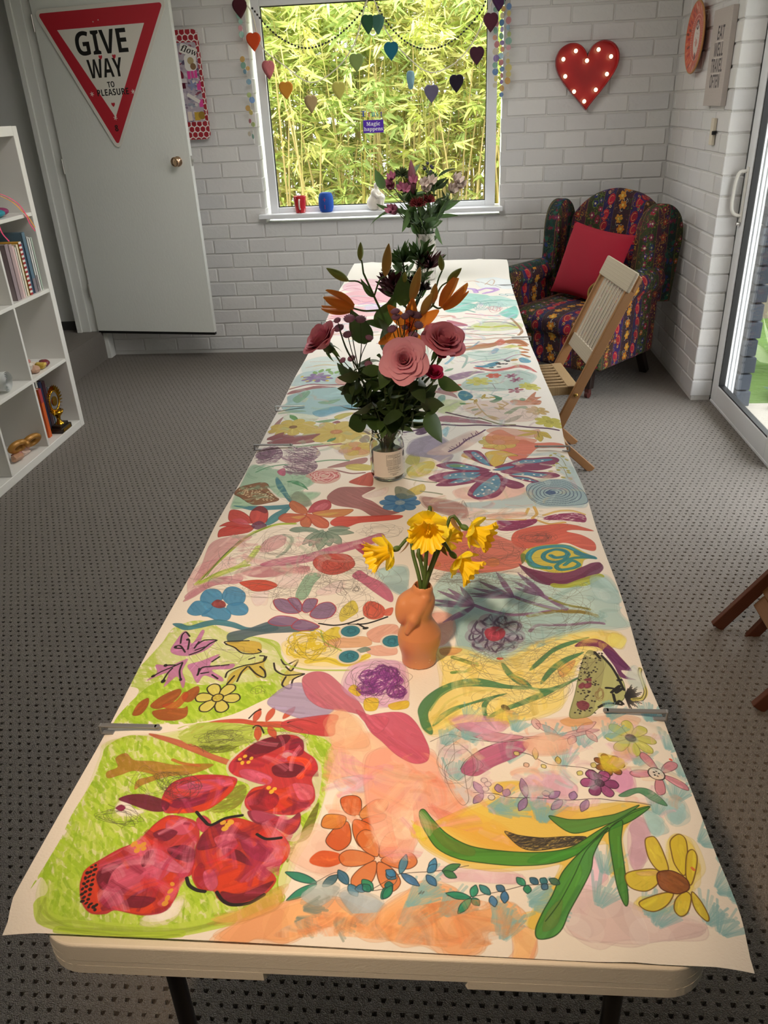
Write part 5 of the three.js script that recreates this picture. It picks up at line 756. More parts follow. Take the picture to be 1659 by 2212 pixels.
for (const s of ['1190,530 1240,580 1280,640 1315,710', '1215,705 1260,710 1245,730 1290,690 1270,730 1310,700', '1255,740 1270,790 1290,775 1310,790', '1175,808 1220,790 1300,795', '1150,510 1180,545', '1280,660 1300,655']) S('#15120f', 4.4, s, 0.95);
for (let i = 0; i < 26; i++) { const a = -1.25 + i * 0.1, r = 60 + (i * 37 % 50); S('#1a1512', 1.8, `1320,745 ${1320 + Math.cos(a) * r},${745 + Math.sin(a) * r * 0.8}`, 0.85); }
B('#7a2a58', '1040,470 1090,440 1180,445 1240,475 1290,520 1360,590 1290,575 1230,540 1180,490 1110,475', { st: 40 }); B('#6d2a68', '1190,490 1250,500 1310,545 1360,590 1300,600 1330,630 1385,640 1300,640 1260,580', { st: 40 }); S('#d8d060', 7, '1365,760 1420,740 1440,700 1425,650 1405,600 1410,570', 0.75); S('#3a3428', 1.2, '1365,755 1412,742 1430,700 1415,650 1398,600 1402,570 1418,572 1415,600 1430,650 1445,700 1425,752 1380,765');
W('#b9d2d4', '1380,560 1440,640 1400,700 1340,640', 0.4); Fn('1450,890,1.3 1230,890,1.1 700,960,1.2 900,1010,1.2 430,900,1.2 1210,1000,1.1 420,1010,1.2 300,1040,1.2', 0.045); W('#e6a68c', '760,1000 900,960 1000,1000 980,1060 800,1060', 0.5); W('#d08fae', '350,880 480,860 650,900 640,940 520,960 420,930', 0.6);
for (const [x, y, rx, ry, n] of [[700, 500, 300, 90, 22], [850, 680, 200, 120, 18], [420, 560, 150, 60, 10], [900, 330, 320, 80, 18], [500, 130, 260, 90, 18], [1000, 150, 200, 60, 8], [620, 790, 200, 90, 14]]) Sc(x, y, rx, ry, n, '#5a5040', 0.5, 0.5);
Db(['#8fbac0', '#b4d6d8', '#7aa8ac', '#9ac4c4'], '240,190 470,40 900,120 1270,130 1285,260 980,420 500,540 360,300', 90, 12, 0.06, 0.3); Db(['#e2cc5c', '#f2e49a', '#d8c060'], '280,480 620,540 1000,400 1250,420 1000,680 800,860 400,900 240,960 200,880 300,700', 90, 12, 0.06, 0.3);
// ===== further along, left =====
K(400, 940, 3.456);
W('#8fb89c', '430,330 500,210 620,250 760,270 900,300 960,360 860,430 1000,440 900,500 700,470 520,540 350,540 380,430', 0.7, 5); B('#9a5a5c', '610,20 700,0 830,10 1000,5 960,35 840,50 720,80 630,75 660,50', { st: 50 }); W('#e3d59a', '980,40 1100,0 1380,-10 1380,60 1200,90 1180,130 1000,60', 0.7); B('#9a5a5c', '1060,470 1150,400 1300,395 1420,400 1320,460 1400,500 1500,560 1600,580 1420,615 1300,560 1120,530', { st: 80, a: 0.85 }); W('#e9d0cc', '1330,460 1420,420 1500,400 1480,450 1380,470', 0.7); S('#7f5a5c', 6, '960,90 1100,80 1200,75', 0.6); S('#7c9a7a', 5, '740,85 900,90 1080,70', 0.6); S('#6f9a78', 8, '980,205 1090,195 1220,200', 0.8); B('#9d5a5c', '1060,250 1200,210 1350,180 1340,220 1200,245', { a: 0.7 }); S('#7c4a4c', 7, '1130,270 1240,295 1340,290', 0.7); B('#cfc35a', '1205,235 1290,225 1390,240 1390,270 1280,275 1210,260', { a: 0.85 }); B('#d9b86a', '1180,90 1250,60 1380,90 1370,160 1280,180 1200,190', { a: 0.6 }); Fw(1290, 120, 0.04, 6, '#e4b87c', '#d88a5a', { a: 0.7, w: 0.45 });
for (const [x, y, rx, ry] of [[620, 150, 110, 60], [860, 150, 150, 60], [860, 240, 130, 60], [600, 130, 80, 40]]) { C(['#7a5a70', '#8a6a80', '#a07a92', '#63485c'], `${x - rx},${y} ${x - rx * 0.5},${y - ry} ${x + rx * 0.6},${y - ry} ${x + rx},${y} ${x + rx * 0.4},${y + ry} ${x - rx * 0.6},${y + ry}`, 220, 3, rr(-0.6, 0.6), 0.045); Sc(x, y, rx * 0.9, ry, 8, '#3c3038', 0.8); } B('#c0567c', '690,270 740,250 750,290 735,308 700,295', { a: 0.85 }); S('#5f9a74', 6, '530,270 620,240 720,225 760,225', 0.85); S('#4a3a40', 2, '510,235 600,215 700,205');
B('#d8a39a', '900,310 950,280 1030,258 1110,260 1160,300 1140,345 1060,370 960,360 930,330', { a: 0.75 }); Sc(1040, 312, 110, 48, 9, '#b8404c', 4.5, 0.7); Sc(1040, 312, 100, 44, 5, '#efe6dc', 3, 0.7);
B('#c04a3c', '1225,355 1300,320 1390,290 1400,380 1340,385 1260,372', { st: 40 });
// brown patterned leaf
B('#8a5430', '365,420 400,375 470,365 600,360 640,420 700,490 620,520 540,535 480,520 410,460', { st: 30, out: '#4a2a18', ow: 1.6 }); seed(88); { const pts = []; for (let i = 0; i < 110; i++) { const t = rnd(), v = rr(-1, 1) * (1 - Math.abs(t - 0.5) * 1.3); pts.push((400 + t * 260).toFixed(0) + ',' + (400 + t * 80 + v * 62).toFixed(0)); } D('#d9c4a0', 2.4, pts.join(' ')); } S('#5a3420', 2.2, '370,420 470,385 560,420 690,490'); S('#5a3420', 2, '480,520 540,470 600,480 680,500');
B('#3a8298', '360,522 450,540 560,545 700,535 780,530 760,560 640,572 520,580 440,560', { st: 30 }); B('#35788c', '675,340 690,318 740,390 770,450 800,490 780,510 730,450 690,400', { st: 26 }); S('#efe9df', 5, '620,400 690,470 770,515 640,530', 0.9); B('#3f8a98', '600,680 640,620 720,570 790,545 740,610 680,660 620,690', { st: 30 }); B('#3f8a5e', '760,350 830,345 880,370 918,415 870,390 800,365', { a: 0.85 }); W('#6d7a68', '780,480 840,430 920,480 940,530 860,540', 0.6);
// red tulip, orange lily
for (const p of ['330,640 335,560 390,565 450,600 490,640 500,680 420,670', '485,640 500,580 560,545 610,570 620,620 600,670 520,690', '255,672 330,650 440,680 500,700 420,720 300,680', '245,755 260,700 340,685 450,710 520,700 480,745 380,762 280,760']) B('#c93a34', p, { st: 40, out: '#8a2420', ow: 1.2 }); B('#7a2430', '500,580 560,545 615,575 600,600 540,580', { a: 0.85 }); B('#d8607a', '350,640 430,640 480,690 400,680', { a: 0.6 }); B('#5d2a50', '500,690 560,660 610,690 580,720 520,720', { a: 0.75 });
for (const [p, c] of [['780,540 800,500 870,530 910,570 905,600 830,590', '#c8683c'], ['920,590 960,520 1040,490 1085,510 1080,560 1000,580', '#b83a4c'], ['950,595 1050,570 1150,562 1255,565 1180,615 1050,625', '#d08040'], ['905,600 1010,620 1070,660 1060,705 990,700 940,660', '#cc5a3a'], ['870,690 865,650 910,620 945,660 920,705', '#c9643c'], ['700,640 740,600 820,600 900,610 870,650 780,672', '#cc5c3e']]) B(c, p, { st: 24, out: '#a03a26', ow: 1.4 }); B('#e0b060', '790,625 860,615 900,615 850,640', { a: 0.7 }); B('#e2bc60', '980,605 1080,590 1150,588 1070,612', { a: 0.7 }); B('#d8788a', '960,560 1040,515 1070,530 1030,570', { a: 0.6 });
S('#a9c83c', 9, '80,1110 200,1000 340,880 480,770 600,710 700,680 820,675', 0.85); S('#4a5a30', 2.2, '120,1080 240,960 380,840 520,750 640,690'); S('#a6c840', 14, '100,1110 260,1060 360,1020 470,950 550,850', 0.6); B('#c9808e', '60,1080 120,960 190,800 330,770 500,775 420,830 300,900 200,1000 110,1070', { a: 0.55, st: 60, e: 0.1 }); S('#5a7a3a', 2, '160,1060 280,920 420,800');
B('#d8463a', '1085,660 1150,620 1280,615 1600,600 1590,630 1440,650 1300,665 1200,700 1110,690', { st: 60 }); B('#6f8f80', '780,725 830,700 950,705 1010,740 900,735 830,740', { a: 0.8 }); for (const s of ['1030,720 880,830', '1030,740 930,840', '1040,730 1000,870', '1050,740 1080,840', '1060,730 1165,830', '1060,730 1260,740', '1070,715 1230,705']) Lf('#7d9a8a', s, 25, { a: 0.75, out: '#4a6458', ow: 1 });
B('#c4628a', '565,970 700,930 900,900 1100,840 1300,790 1460,740 1480,790 1300,850 1120,900 900,960 700,985 600,990', { st: 90, a: 0.82 }); B('#cf8a98', '580,820 660,770 750,765 740,830 640,880 560,880', { a: 0.55 }); S('#8aa090', 8, '740,760 800,790 760,870 690,920', 0.6); B('#c27a88', '430,1040 560,990 760,1000 920,985 900,1030 720,1050 560,1070', { a: 0.7 }); B('#cf8fa2', '0,1190 100,1130 260,1080 360,1075 300,1110 140,1170 20,1220', { a: 0.75 });
B('#cc4c42', '955,960 1000,910 1100,895 1220,905 1268,970 1210,1020 1100,1048 1000,1020', { st: 60, out: '#8a3a30', ow: 0.8 }); Sc(1110, 970, 140, 60, 9, '#7a2c26', 0.9); B('#b02a50', '1255,830 1340,830 1380,920 1300,880', { a: 0.8 }); for (const [x, y, rx, ry, n] of [[700, 830, 160, 90, 10], [1300, 980, 130, 90, 8], [1450, 720, 200, 60, 10], [400, 960, 110, 70, 6], [1150, 1090, 200, 90, 8], [600, 1150, 260, 70, 6], [820, 1180, 300, 60, 6]]) Sc(x, y, rx, ry, n, '#4a4440', 0.5, 0.55); W('#eacdd0', '700,1060 860,1040 820,1140 720,1130', 0.5); W('#9fc6cc', '1430,1040 1520,1000 1659,1000 1659,1180 1560,1170', 0.7);
Db(['#cfa0a8', '#d8b0b0', '#b9888c', '#e6cccc', '#a8b8a4'], '60,1080 330,770 700,760 1300,790 1460,740 1400,1000 1000,1060 700,1060 300,1110 60,1200', 90, 14, 0.06, 0.3); Db(['#86ac90', '#a4c4ac', '#6f9a80'], '430,330 500,210 760,270 960,360 900,500 700,470 520,540 350,540', 50, 12, 0.05, 0.35);
// ===== further along, right =====
K(840, 930, 3.318);
W('#dccfa0', '130,200 250,170 330,220 330,290 220,340 120,340', 0.7); B('#cfc24e', '130,290 200,250 300,230 330,260 280,320 160,345', { a: 0.8 }); B('#c9c04a', '120,240 160,180 220,200 200,260', { a: 0.7 }); B('#d9c452', '130,440 240,390 260,430 200,465', { a: 0.8 }); S('#6f7a5c', 5, '110,350 220,370 340,380', 0.8); S('#7a8468', 6, '230,440 320,450 380,460', 0.7); Fw(80, 520, 0.048, 8, '#3a7cb8', '#9ab4c8', { w: 0.36, a: 0.85 }); B('#7c8a78', '50,410 120,420 190,470 100,495 50,470', { a: 0.75 });
W('#8d8298', '180,80 330,40 420,90 360,150 450,190 400,240 300,210 150,190 130,150', 0.75, 5); W('#d8b8ae', '270,170 420,90 600,10 680,40 560,130 420,180', 0.6); S('#5d3a5c', 6, '430,160 500,120 560,70 640,30 690,0', 0.9); seed(5); for (let i = 0; i < 14; i++) S('#5d2a4c', 2.4, `${440 + i * 17},${150 - i * 10} ${430 + i * 17 + rr(-18, 10)},${138 - i * 10 + rr(-14, 14)}`, 0.85);
B('#e07058', '665,130 760,110 860,100 960,70 1050,90 1240,85 1250,115 1120,125 1060,130 1000,190 940,240 860,200 820,150', { st: 80, a: 0.85 }); Fw(790, 85, 0.055, 8, '#d9c060', '#d4d0b4', { w: 0.36, out: '#8a7a34', ow: 1, a: 0.85, mr: 0.32 }); Lf('#d8bc54', '1060,20 1090,80', 22, { out: '#7a6a30' }); Lf('#d8bc54', '1070,10 1165,55', 20, { out: '#7a6a30' }); Lf('#d3b850', '1060,15 930,45', 16, { a: 0.7 });
B('#d9b23c', '690,170 740,150 830,150 925,190 850,190 820,240 770,265 735,255 710,210', { a: 0.85, out: '#5a4a20', ow: 1.2 }); B('#c9962c', '520,190 570,160 660,240 600,220', { a: 0.7 }); W('#e8b8ac', '480,430 620,410 960,420 960,490 850,505 600,500 500,480', 0.6);
W('#a9c6cc', '980,470 1060,370 1250,360 1330,250 1420,500 1300,560 1000,560 600,560 540,520 700,510', 0.7, 5); W('#b4cdd0', '1000,180 1180,150 1300,210 1330,330 1220,300 1180,190', 0.6);
// plum and blue big flower
for (const p of ['535,160 570,148 640,150 690,190 720,240 745,262 680,250 600,215', '340,262 400,240 480,233 600,255 700,280 720,295 560,300 420,285', '285,350 330,325 420,305 560,295 720,300 600,345 450,380 340,375', '340,395 450,350 580,330 740,305 640,370 480,400 380,405', '565,455 600,400 680,340 760,310 830,370 830,420 770,480 650,498 590,480', '770,310 840,350 930,380 970,415 900,425 830,395', '800,300 920,300 1080,305 1180,312 1225,335 1150,355 1000,340 860,320', '860,325 960,345 1060,370 1080,395 980,380', '760,270 900,225 1050,200 1180,192 1220,215 1160,255 1000,260 860,275', '745,290 880,265 1020,260 1170,262 1100,290 960,300']) B('#7d2452', p, { st: 34, e: 0.4 });
for (const p of ['590,165 620,160 680,205 725,260 670,240 620,205', '410,258 480,245 600,265 650,288 540,290 440,275', '390,340 460,315 600,305 650,312 540,345 420,355', '440,380 540,345 660,322 560,372', '602,460 640,410 700,365 770,325 800,370 780,430 700,470 640,480', '880,320 980,315 1100,318 1135,330 1060,342 950,335', '890,240 1020,215 1140,205 1170,215 1040,240 920,255', '890,345 980,355 1060,380 990,372', '750,290 830,265 900,265 820,290']) B('#5aa0c0', p, { st: 16 }); B('#8ab86a', '430,258 500,252 550,265 470,272', { a: 0.8 }); D('#f0eee6', 3.4, '620,175 640,190 660,205 520,265 560,270 440,330 480,325 540,320 600,315 480,378 540,360 590,350 640,462 680,455 720,430 750,440 690,410 740,385 750,360 670,430 620,470 770,410 930,240 980,232 1040,225 1100,220 960,330 1040,328 1090,330 960,365 1010,375');
// dashed blue disc
B('#9dbbc8', '985,440 1010,400 1100,375 1220,362 1330,385 1400,430 1425,500 1350,540 1230,560 1110,550 1020,510', { st: 30, out: '#34486c', ow: 1.6 }); for (let k = 1; k < 8; k++) for (let i = 0; i < 10 + k * 7; i++) { const a = i / (10 + k * 7) * 6.28 + k, x = 1190 + Math.cos(a) * k * 27, y = 460 + Math.sin(a) * k * 12.4, d = 0.09 / Math.max(1, k * 0.35); S('#2f3f63', 2, `${x},${y} ${1190 + Math.cos(a + d * 1.6) * k * 27},${460 + Math.sin(a + d * 1.6) * k * 12.4}`, 0.85); } B('#3f5a8a', '1120,460 1150,445 1190,455 1190,472 1150,475', { st: 4 });
S('#6f7038', 1.6, '1150,190 1200,230 1250,270 1280,340'); S('#6f7038', 1.6, '1190,170 1240,200 1270,250'); D('#a8a050', 6, '1160,180 1190,165 1245,180 1275,200 1205,240 1180,255 1215,290 1160,300 1265,265 1290,300 1300,345 1250,345 1230,270 1285,285');
S('#cfa850', 7, '980,610 1000,570', 0.8); S('#cfa04a', 7, '1040,560 1060,610 1030,640 1080,660 1160,685 1260,680', 0.85); S('#c9a04a', 8, '1110,620 1200,600 1320,590 1400,600', 0.7); C(['#8a2458', '#a03a70', '#7a1c4c'], '1100,645 1150,625 1250,615 1380,600 1415,625 1400,660 1300,668 1180,660', 420, 3.4, 0.2, 0.014); C(['#7d2452', '#8f2f60'], '760,650 900,650 1050,645 1040,680 900,720 800,720 760,690', 420, 4, 0.2, 0.02); W('#e8a890', '690,610 800,600 960,590 960,620 760,640', 0.6); S('#d0a04c', 6, '700,640 840,640 980,645', 0.7);
B('#dc5a48', '900,735 980,705 1100,690 1260,690 1470,710 1300,735 1280,750 1400,765 1475,800 1475,860 1380,865 1250,830 1100,850 950,850 880,800', { st: 120, a: 0.9 }); B('#dd6a58', '560,720 700,730 860,790 980,840 960,900 960,960 900,1000 760,1025 560,1035 330,1000 240,920 300,800', { st: 140, a: 0.82 }); B('#e08a4c', '690,960 730,925 780,930 790,970 740,990', { a: 0.7, st: 12 }); B('#d9804c', '310,960 360,950 370,980 320,985', { a: 0.7 }); for (const [x, y, rx, ry, n] of [[760, 880, 260, 100, 22], [1060, 780, 150, 50, 16], [1100, 780, 90, 40, 14], [500, 1060, 260, 50, 16], [900, 1060, 260, 60, 14], [540, 560, 60, 60, 6]]) Sc(x, y, rx, ry, n, '#4a3a36', 0.6, 0.55); W('#e9c9c6', '440,560 640,560 700,620 560,700 460,660', 0.5); W('#a0746e', '230,480 400,500 540,540 550,620 420,600 280,560', 0.75);
// blue-yellow swirl pod
B('#d8c83c', '950,930 960,880 1030,845 1160,830 1290,850 1400,890 1480,915 1400,950 1370,1020 1280,1045 1150,1030 1040,990', { st: 40 }); S('#2f86a0', 13, '1470,915 1380,905 1270,860 1160,845 1050,860 1000,910 1020,960 1080,990 1150,1000', 0.9); S('#2a7f96', 10, '1280,910 1260,950 1180,960 1110,930 1120,890 1190,870 1260,890 1280,925 1200,930 1160,910', 0.9); S('#2a7f8a', 9, '1470,918 1380,935 1260,960 1200,990 1230,1020 1320,1020 1360,990 1310,965 1260,990', 0.9); B('#3a86a0', '1330,890 1400,900 1475,915 1400,930 1330,915', { a: 0.85 }); S('#3f8a4c', 5, '990,940 1010,980 1060,1000 1130,1000', 0.8); B('#5a7a34', '945,900 975,895 980,930 955,965', { a: 0.7 });
B('#742a54', '930,970 1000,1000 1130,1030 1290,1045 1380,1010 1460,960 1515,945 1515,985 1430,1050 1380,1100 1250,1120 1130,1115 1030,1050', { st: 80 }); S('#a6b43a', 13, '1180,1125 1280,1140 1390,1110 1450,1080 1520,1045', 0.85); W('#a9d0d4', '1440,1100 1540,1060 1620,1130 1659,1220 1500,1228', 0.7);
Db(['#c4a4a0', '#a9c0c4', '#d8b8a8', '#b89098', '#c8c0a0'], '130,200 540,150 1000,190 1330,330 1420,500 1000,620 700,730 400,600 230,480', 110, 14, 0.06, 0.28);
// ===== far third =====
K(540, 740, 4.608);
W('#bcd4d2', '540,190 700,150 860,160 1000,200 980,300 700,310 520,300', 0.5); W('#a9c6c8', '430,400 480,330 560,300 760,300 1000,320 1000,420 700,440 440,430', 0.7); for (const [s, w] of [['560,250 720,240 900,230', 8], ['600,190 760,200 880,180', 6]]) S('#c9a890', w, s, 0.5); S('#d8c47c', 7, '640,240 740,230 840,235', 0.7);
for (const s of ['660,335 640,300', '690,320 730,280', '760,300 800,270', '820,330 790,290', '850,320 880,290', '900,330 920,305']) Lf('#7fae58', s, 16, { a: 0.85 }); Fw(670, 370, 0.055, 9, '#8a6aa2', '#a88ac0', { w: 0.22, a: 0.85 }); D('#d8c050', 8, '540,375 570,400 770,395 640,400 780,360 520,345'); B('#dfa398', '850,400 880,345 960,340 1020,380 1000,420 900,430', { a: 0.8 });
S('#8a4a54', 10, '400,460 560,440 700,440 880,430 1020,435', 0.85); B('#a06266', '370,510 420,480 560,470 700,450 860,455 700,475 500,505', { a: 0.85, st: 40 });
W('#8fbcc0', '380,530 560,500 860,460 1080,540 1050,640 860,690 640,720 420,700 330,640 380,590', 0.85, 6); B('#7fae84', '430,560 560,500 600,520 540,580 470,610', { a: 0.7, st: 30 }); B('#86b084', '680,600 800,580 900,570 820,610 720,615', { a: 0.65 }); W('#5f98b0', '640,700 760,660 1000,620 1060,660 900,690 700,740', 0.55); B('#8fb48c', '290,690 420,680 560,695 460,705 300,705', { a: 0.6 }); W('#c4d2b4', '340,740 500,720 660,740 640,790 420,800', 0.6);
Lf('#5a9a4c', '470,790 400,725', 18, { a: 0.85 }); B('#c9bc4c', '840,740 930,705 1040,700 960,740 880,770', { a: 0.75 }); B('#6f9f6c', '650,790 760,770 880,760 800,790 700,800', { a: 0.75 }); B('#9f6466', '330,740 260,790 200,870 190,900 250,890 300,800', { a: 0.75 }); B('#b98a98', '1030,700 1120,740 1200,770 1120,785 1040,740', { a: 0.75 });
Fw(430, 852, 0.075, 9, '#dcc05a', '#8a6038', { w: 0.3, a: 0.9, mr: 0.16, sq: 0.9 }); Fw(860, 895, 0.098, 9, '#dbc062', '#d08a5a', { w: 0.3, a: 0.9, mr: 0.18, sq: 0.9 }); B('#96545a', '165,960 250,920 340,905 330,940 440,950 560,930 700,915 620,970 640,1000 480,1020 300,1025 200,1010 170,990 240,975', { st: 50 }); B('#9f5c60', '820,800 870,780 900,795 860,808'); Lf('#4f8f5c', '770,1000 855,955', 16); W('#b7c9c8', '1000,800 1180,800 1190,900 1060,880', 0.6); S('#6a5a50', 10, '1070,885 1140,890 1190,920', 0.8); B('#8a7a74', '1090,980 1150,930 1190,950 1180,1000 1120,1010', { a: 0.7 }); S('#7f9c78', 7, '470,1050 600,1030 720,1020', 0.8); S('#a86a70', 10, '640,1050 760,1035 900,1020', 0.7); Fw(1060, 1070, 0.05, 7, ['#d9c060', '#e0a878'], '#dd8a60', { w: 0.42, a: 0.8 });
K(860, 730, 4.366);
B('#b98058', '580,130 640,100 760,60 900,50 1000,40 960,75 820,100 660,120', { a: 0.85, st: 40 }); B('#d98a80', '930,40 970,15 1010,40 980,75 930,80', { a: 0.85 }); B('#b0683c', '1010,35 1140,25 1215,70 1120,65 1030,60', { a: 0.85 }); for (const s of ['1150,80 1200,75', '1160,110 1215,115', '1165,150 1205,140', '1170,175 1225,185']) S('#a8602e', 20, s, 0.85); W('#d8d06a', '1010,95 1080,80 1140,95 1060,110', 0.8); S('#7fb0cc', 12, '450,250 500,210 530,160 520,130', 0.8); S('#86b4cc', 9, '440,180 500,160 550,150', 0.8); B('#7da8a0', '560,170 640,200 600,290 640,260 660,180 620,160', { a: 0.6 }); Lf('#7aa284', '720,140 830,130', 24, { a: 0.85 }); Lf('#79a884', '440,320 520,290', 18, { a: 0.8 });
W('#b9d2cc', '650,140 900,120 1140,140 1100,220 900,240 700,200', 0.55); for (const s of ['660,160 800,180 980,170 1140,130', '640,250 780,210 960,200', '700,120 900,130 1060,110']) S('#8fb0a6', 7, s, 0.6); B('#88b0cc', '880,130 920,105 950,120 930,150 890,160', { a: 0.7 }); S('#b08aa0', 9, '690,245 820,230 980,225 1060,200 1140,180', 0.7); B('#3f88a8', '725,270 800,270 860,250 930,240 950,260 880,285 760,285', { a: 0.85 }); B('#5a9fb8', '1140,225 1180,205 1250,225 1230,250 1160,260', { a: 0.85 }); D('#1c1a1c', 8, '940,255 960,265 990,265 1020,265 1010,230 1035,240 950,290 880,290 790,305'); D('#b88a4a', 14, '1095,235'); B('#d0605c', '710,290 780,285 860,305 980,305 1130,285 1230,290 1310,330 1230,320 1100,310 980,325 860,322', { st: 40 });
W('#a9c4be', '620,420 760,350 960,330 1260,350 1280,400 1180,480 900,510 700,500 600,470', 0.75, 5); for (const s of ['640,460 780,430 940,440', '700,490 860,480 1000,490', '980,350 1100,345 1240,370', '760,350 900,345']) S('#8aa8a0', 7, s, 0.7); B('#8a6488', '470,370 560,340 700,320 820,330 720,345 640,380 540,400 480,395', { a: 0.75, st: 40 }); B('#855f80', '370,490 420,460 470,470 400,500', { a: 0.75 }); Fw(760, 415, 0.045, 7, '#d6cf5c', '#c9c04a', { w: 0.3, a: 0.85 }); Fw(900, 365, 0.026, 6, '#d45a48', null, { w: 0.4 }); for (const [x, y] of [[1065, 375], [1115, 415]]) Fw(x, y, 0.022, 6, '#a4567a', '#7a3a5a', { w: 0.26 }); Fw(1240, 475, 0.036, 7, '#d4cc58', '#c0b84a', { w: 0.32 }); Fw(1105, 508, 0.026, 5, '#a84a5c', null, { w: 0.28 }); S('#a08494', 3, '820,430 900,440 1000,420'); S('#7a6a74', 2, '890,440 920,490'); D('#d87a68', 12, '570,450 520,515');
B('#2f7f9c', '565,540 600,508 660,520 705,560 680,590 620,605 580,580', { st: 24 }); B('#b0787c', '330,520 420,495 520,530 560,580 500,560 400,535', { a: 0.75 }); B('#6fa89c', '360,620 390,560 440,555 440,610 400,650', { a: 0.75 }); W('#c6d2a4', '340,680 440,600 560,600 640,620 520,680 420,710', 0.7); W('#b9c98c', '380,700 560,620 600,630 480,720', 0.4);
for (const s of ['760,575 880,580', '820,540 790,590', '740,590 720,640', '860,570 930,575', '720,600 660,590', '780,640 850,655', '740,660 640,685', '800,700 720,745', '830,740 960,775', '900,670 1000,690', '930,630 1010,650', '980,600 1040,640', '1000,690 950,650', '600,640 700,630', '870,760 940,790']) Lf('#c2a03c', s, 11, { a: 0.88 }); S('#a8863a', 5, '720,600 780,690 860,760 960,790'); S('#a8863a', 5, '950,690 1040,630'); for (const s of ['880,620 980,570 1080,530', '690,700 760,680', '1000,730 1130,680', '640,640 580,630']) Lf('#5f9460', s, 16, { a: 0.88 }); B('#3f8060', '860,610 920,590 900,560 850,540 940,560 980,590 910,625', { a: 0.85 }); B('#5a9068', '1040,710 1100,670 1200,660 1220,690 1140,680 1060,730', { a: 0.85 }); B('#8a9484', '1000,800 1080,760 1170,740 1120,785 1040,805', { a: 0.85 });
B('#c97a58', '1055,610 1100,595 1190,610 1230,580 1270,540 1300,520 1290,570 1350,560 1310,595 1350,600 1330,640 1240,650 1140,650 1080,635', { st: 50 }); Lf('#6f9478', '1145,600 1200,595', 26); Fw(1310, 700, 0.036, 7, '#c4a05a', '#a8803c', { w: 0.32, a: 0.85 }); Sc(1230, 740, 110, 60, 6, '#6a6660', 0.9); Fw(1430, 795, 0.045, 7, '#c9c048', '#b0a83c', { w: 0.34 });
W('#d8bcae', '640,640 900,600 1250,640 1300,780 1000,800 800,760 640,700', 0.35); B('#a86a7c', '360,770 460,745 640,770 800,795 880,820 640,810 420,800', { st: 40, a: 0.85 }); S('#4f3444', 9, '455,715 560,740 680,765 780,770', 0.9); S('#6f6a48', 8, '760,765 880,800 980,825 1100,830', 0.85); S('#53304c', 10, '420,825 600,835 760,830 900,835 1100,840 1300,855 1510,860', 0.9); S('#53304c', 7, '40,855 160,820 300,825 420,830', 0.9); S('#5a3a5a', 10, '60,900 160,880 230,860', 0.9); C(['#5a3a5c', '#4a2a4c'], '160,900 220,850 290,870 260,910 190,925', 150, 5); W('#9fc0c4', '0,800 200,760 240,820 60,840', 0.6); W('#8fbac4', '420,880 480,850 470,910 440,940', 0.6);
B('#d9a08c', '840,870 960,850 1200,880 1330,870 1300,940 1000,930 860,900', { a: 0.7, st: 40 }); B('#dd7f62', '830,930 960,870 1100,930 1300,960 1250,1000 1050,1010 860,1000', { a: 0.65, st: 60 }); for (const s of ['1320,890 1130,880', '1330,900 1340,980', '1330,900 1440,950', '1330,895 1120,935', '1330,890 1420,910']) Lf('#cbb24c', s, 14, { a: 0.85 }); S('#564428', 1.6, '1315,885 1330,940');
// ===== far end =====
K(640, 550, 3.19);
for (const [c, p, a] of [['#e9b6c6', '340,200 480,170 600,190 580,240 420,260 330,250', 0.6], ['#e3a0b4', '250,300 420,260 620,270 700,310 520,340 320,350', 0.55], ['#e8b0bc', '225,420 340,370 520,360 640,380 560,420 380,440 240,450', 0.6], ['#d8d0ec', '470,360 520,340 600,360 560,390 490,390', 0.6], ['#e6c4cc', '180,480 400,440 600,470 560,540 300,560 160,540', 0.45], ['#8fd0c4', '1060,300 1180,270 1330,300 1200,340 1080,350', 0.6], ['#7fc8bc', '1040,370 1160,340 1240,360 1140,400 1050,400', 0.65], ['#a9d8d0', '1250,300 1420,300 1540,340 1400,370 1280,350', 0.6], ['#6fc4b4', '1400,410 1480,370 1520,360 1530,400 1500,440', 0.7], ['#dfeaf0', '1250,170 1500,180 1520,230 1300,240', 0.5], ['#ccd4a8', '1180,520 1250,480 1400,470 1540,470 1550,510 1380,530 1220,525', 0.8]]) W(c, p, a);
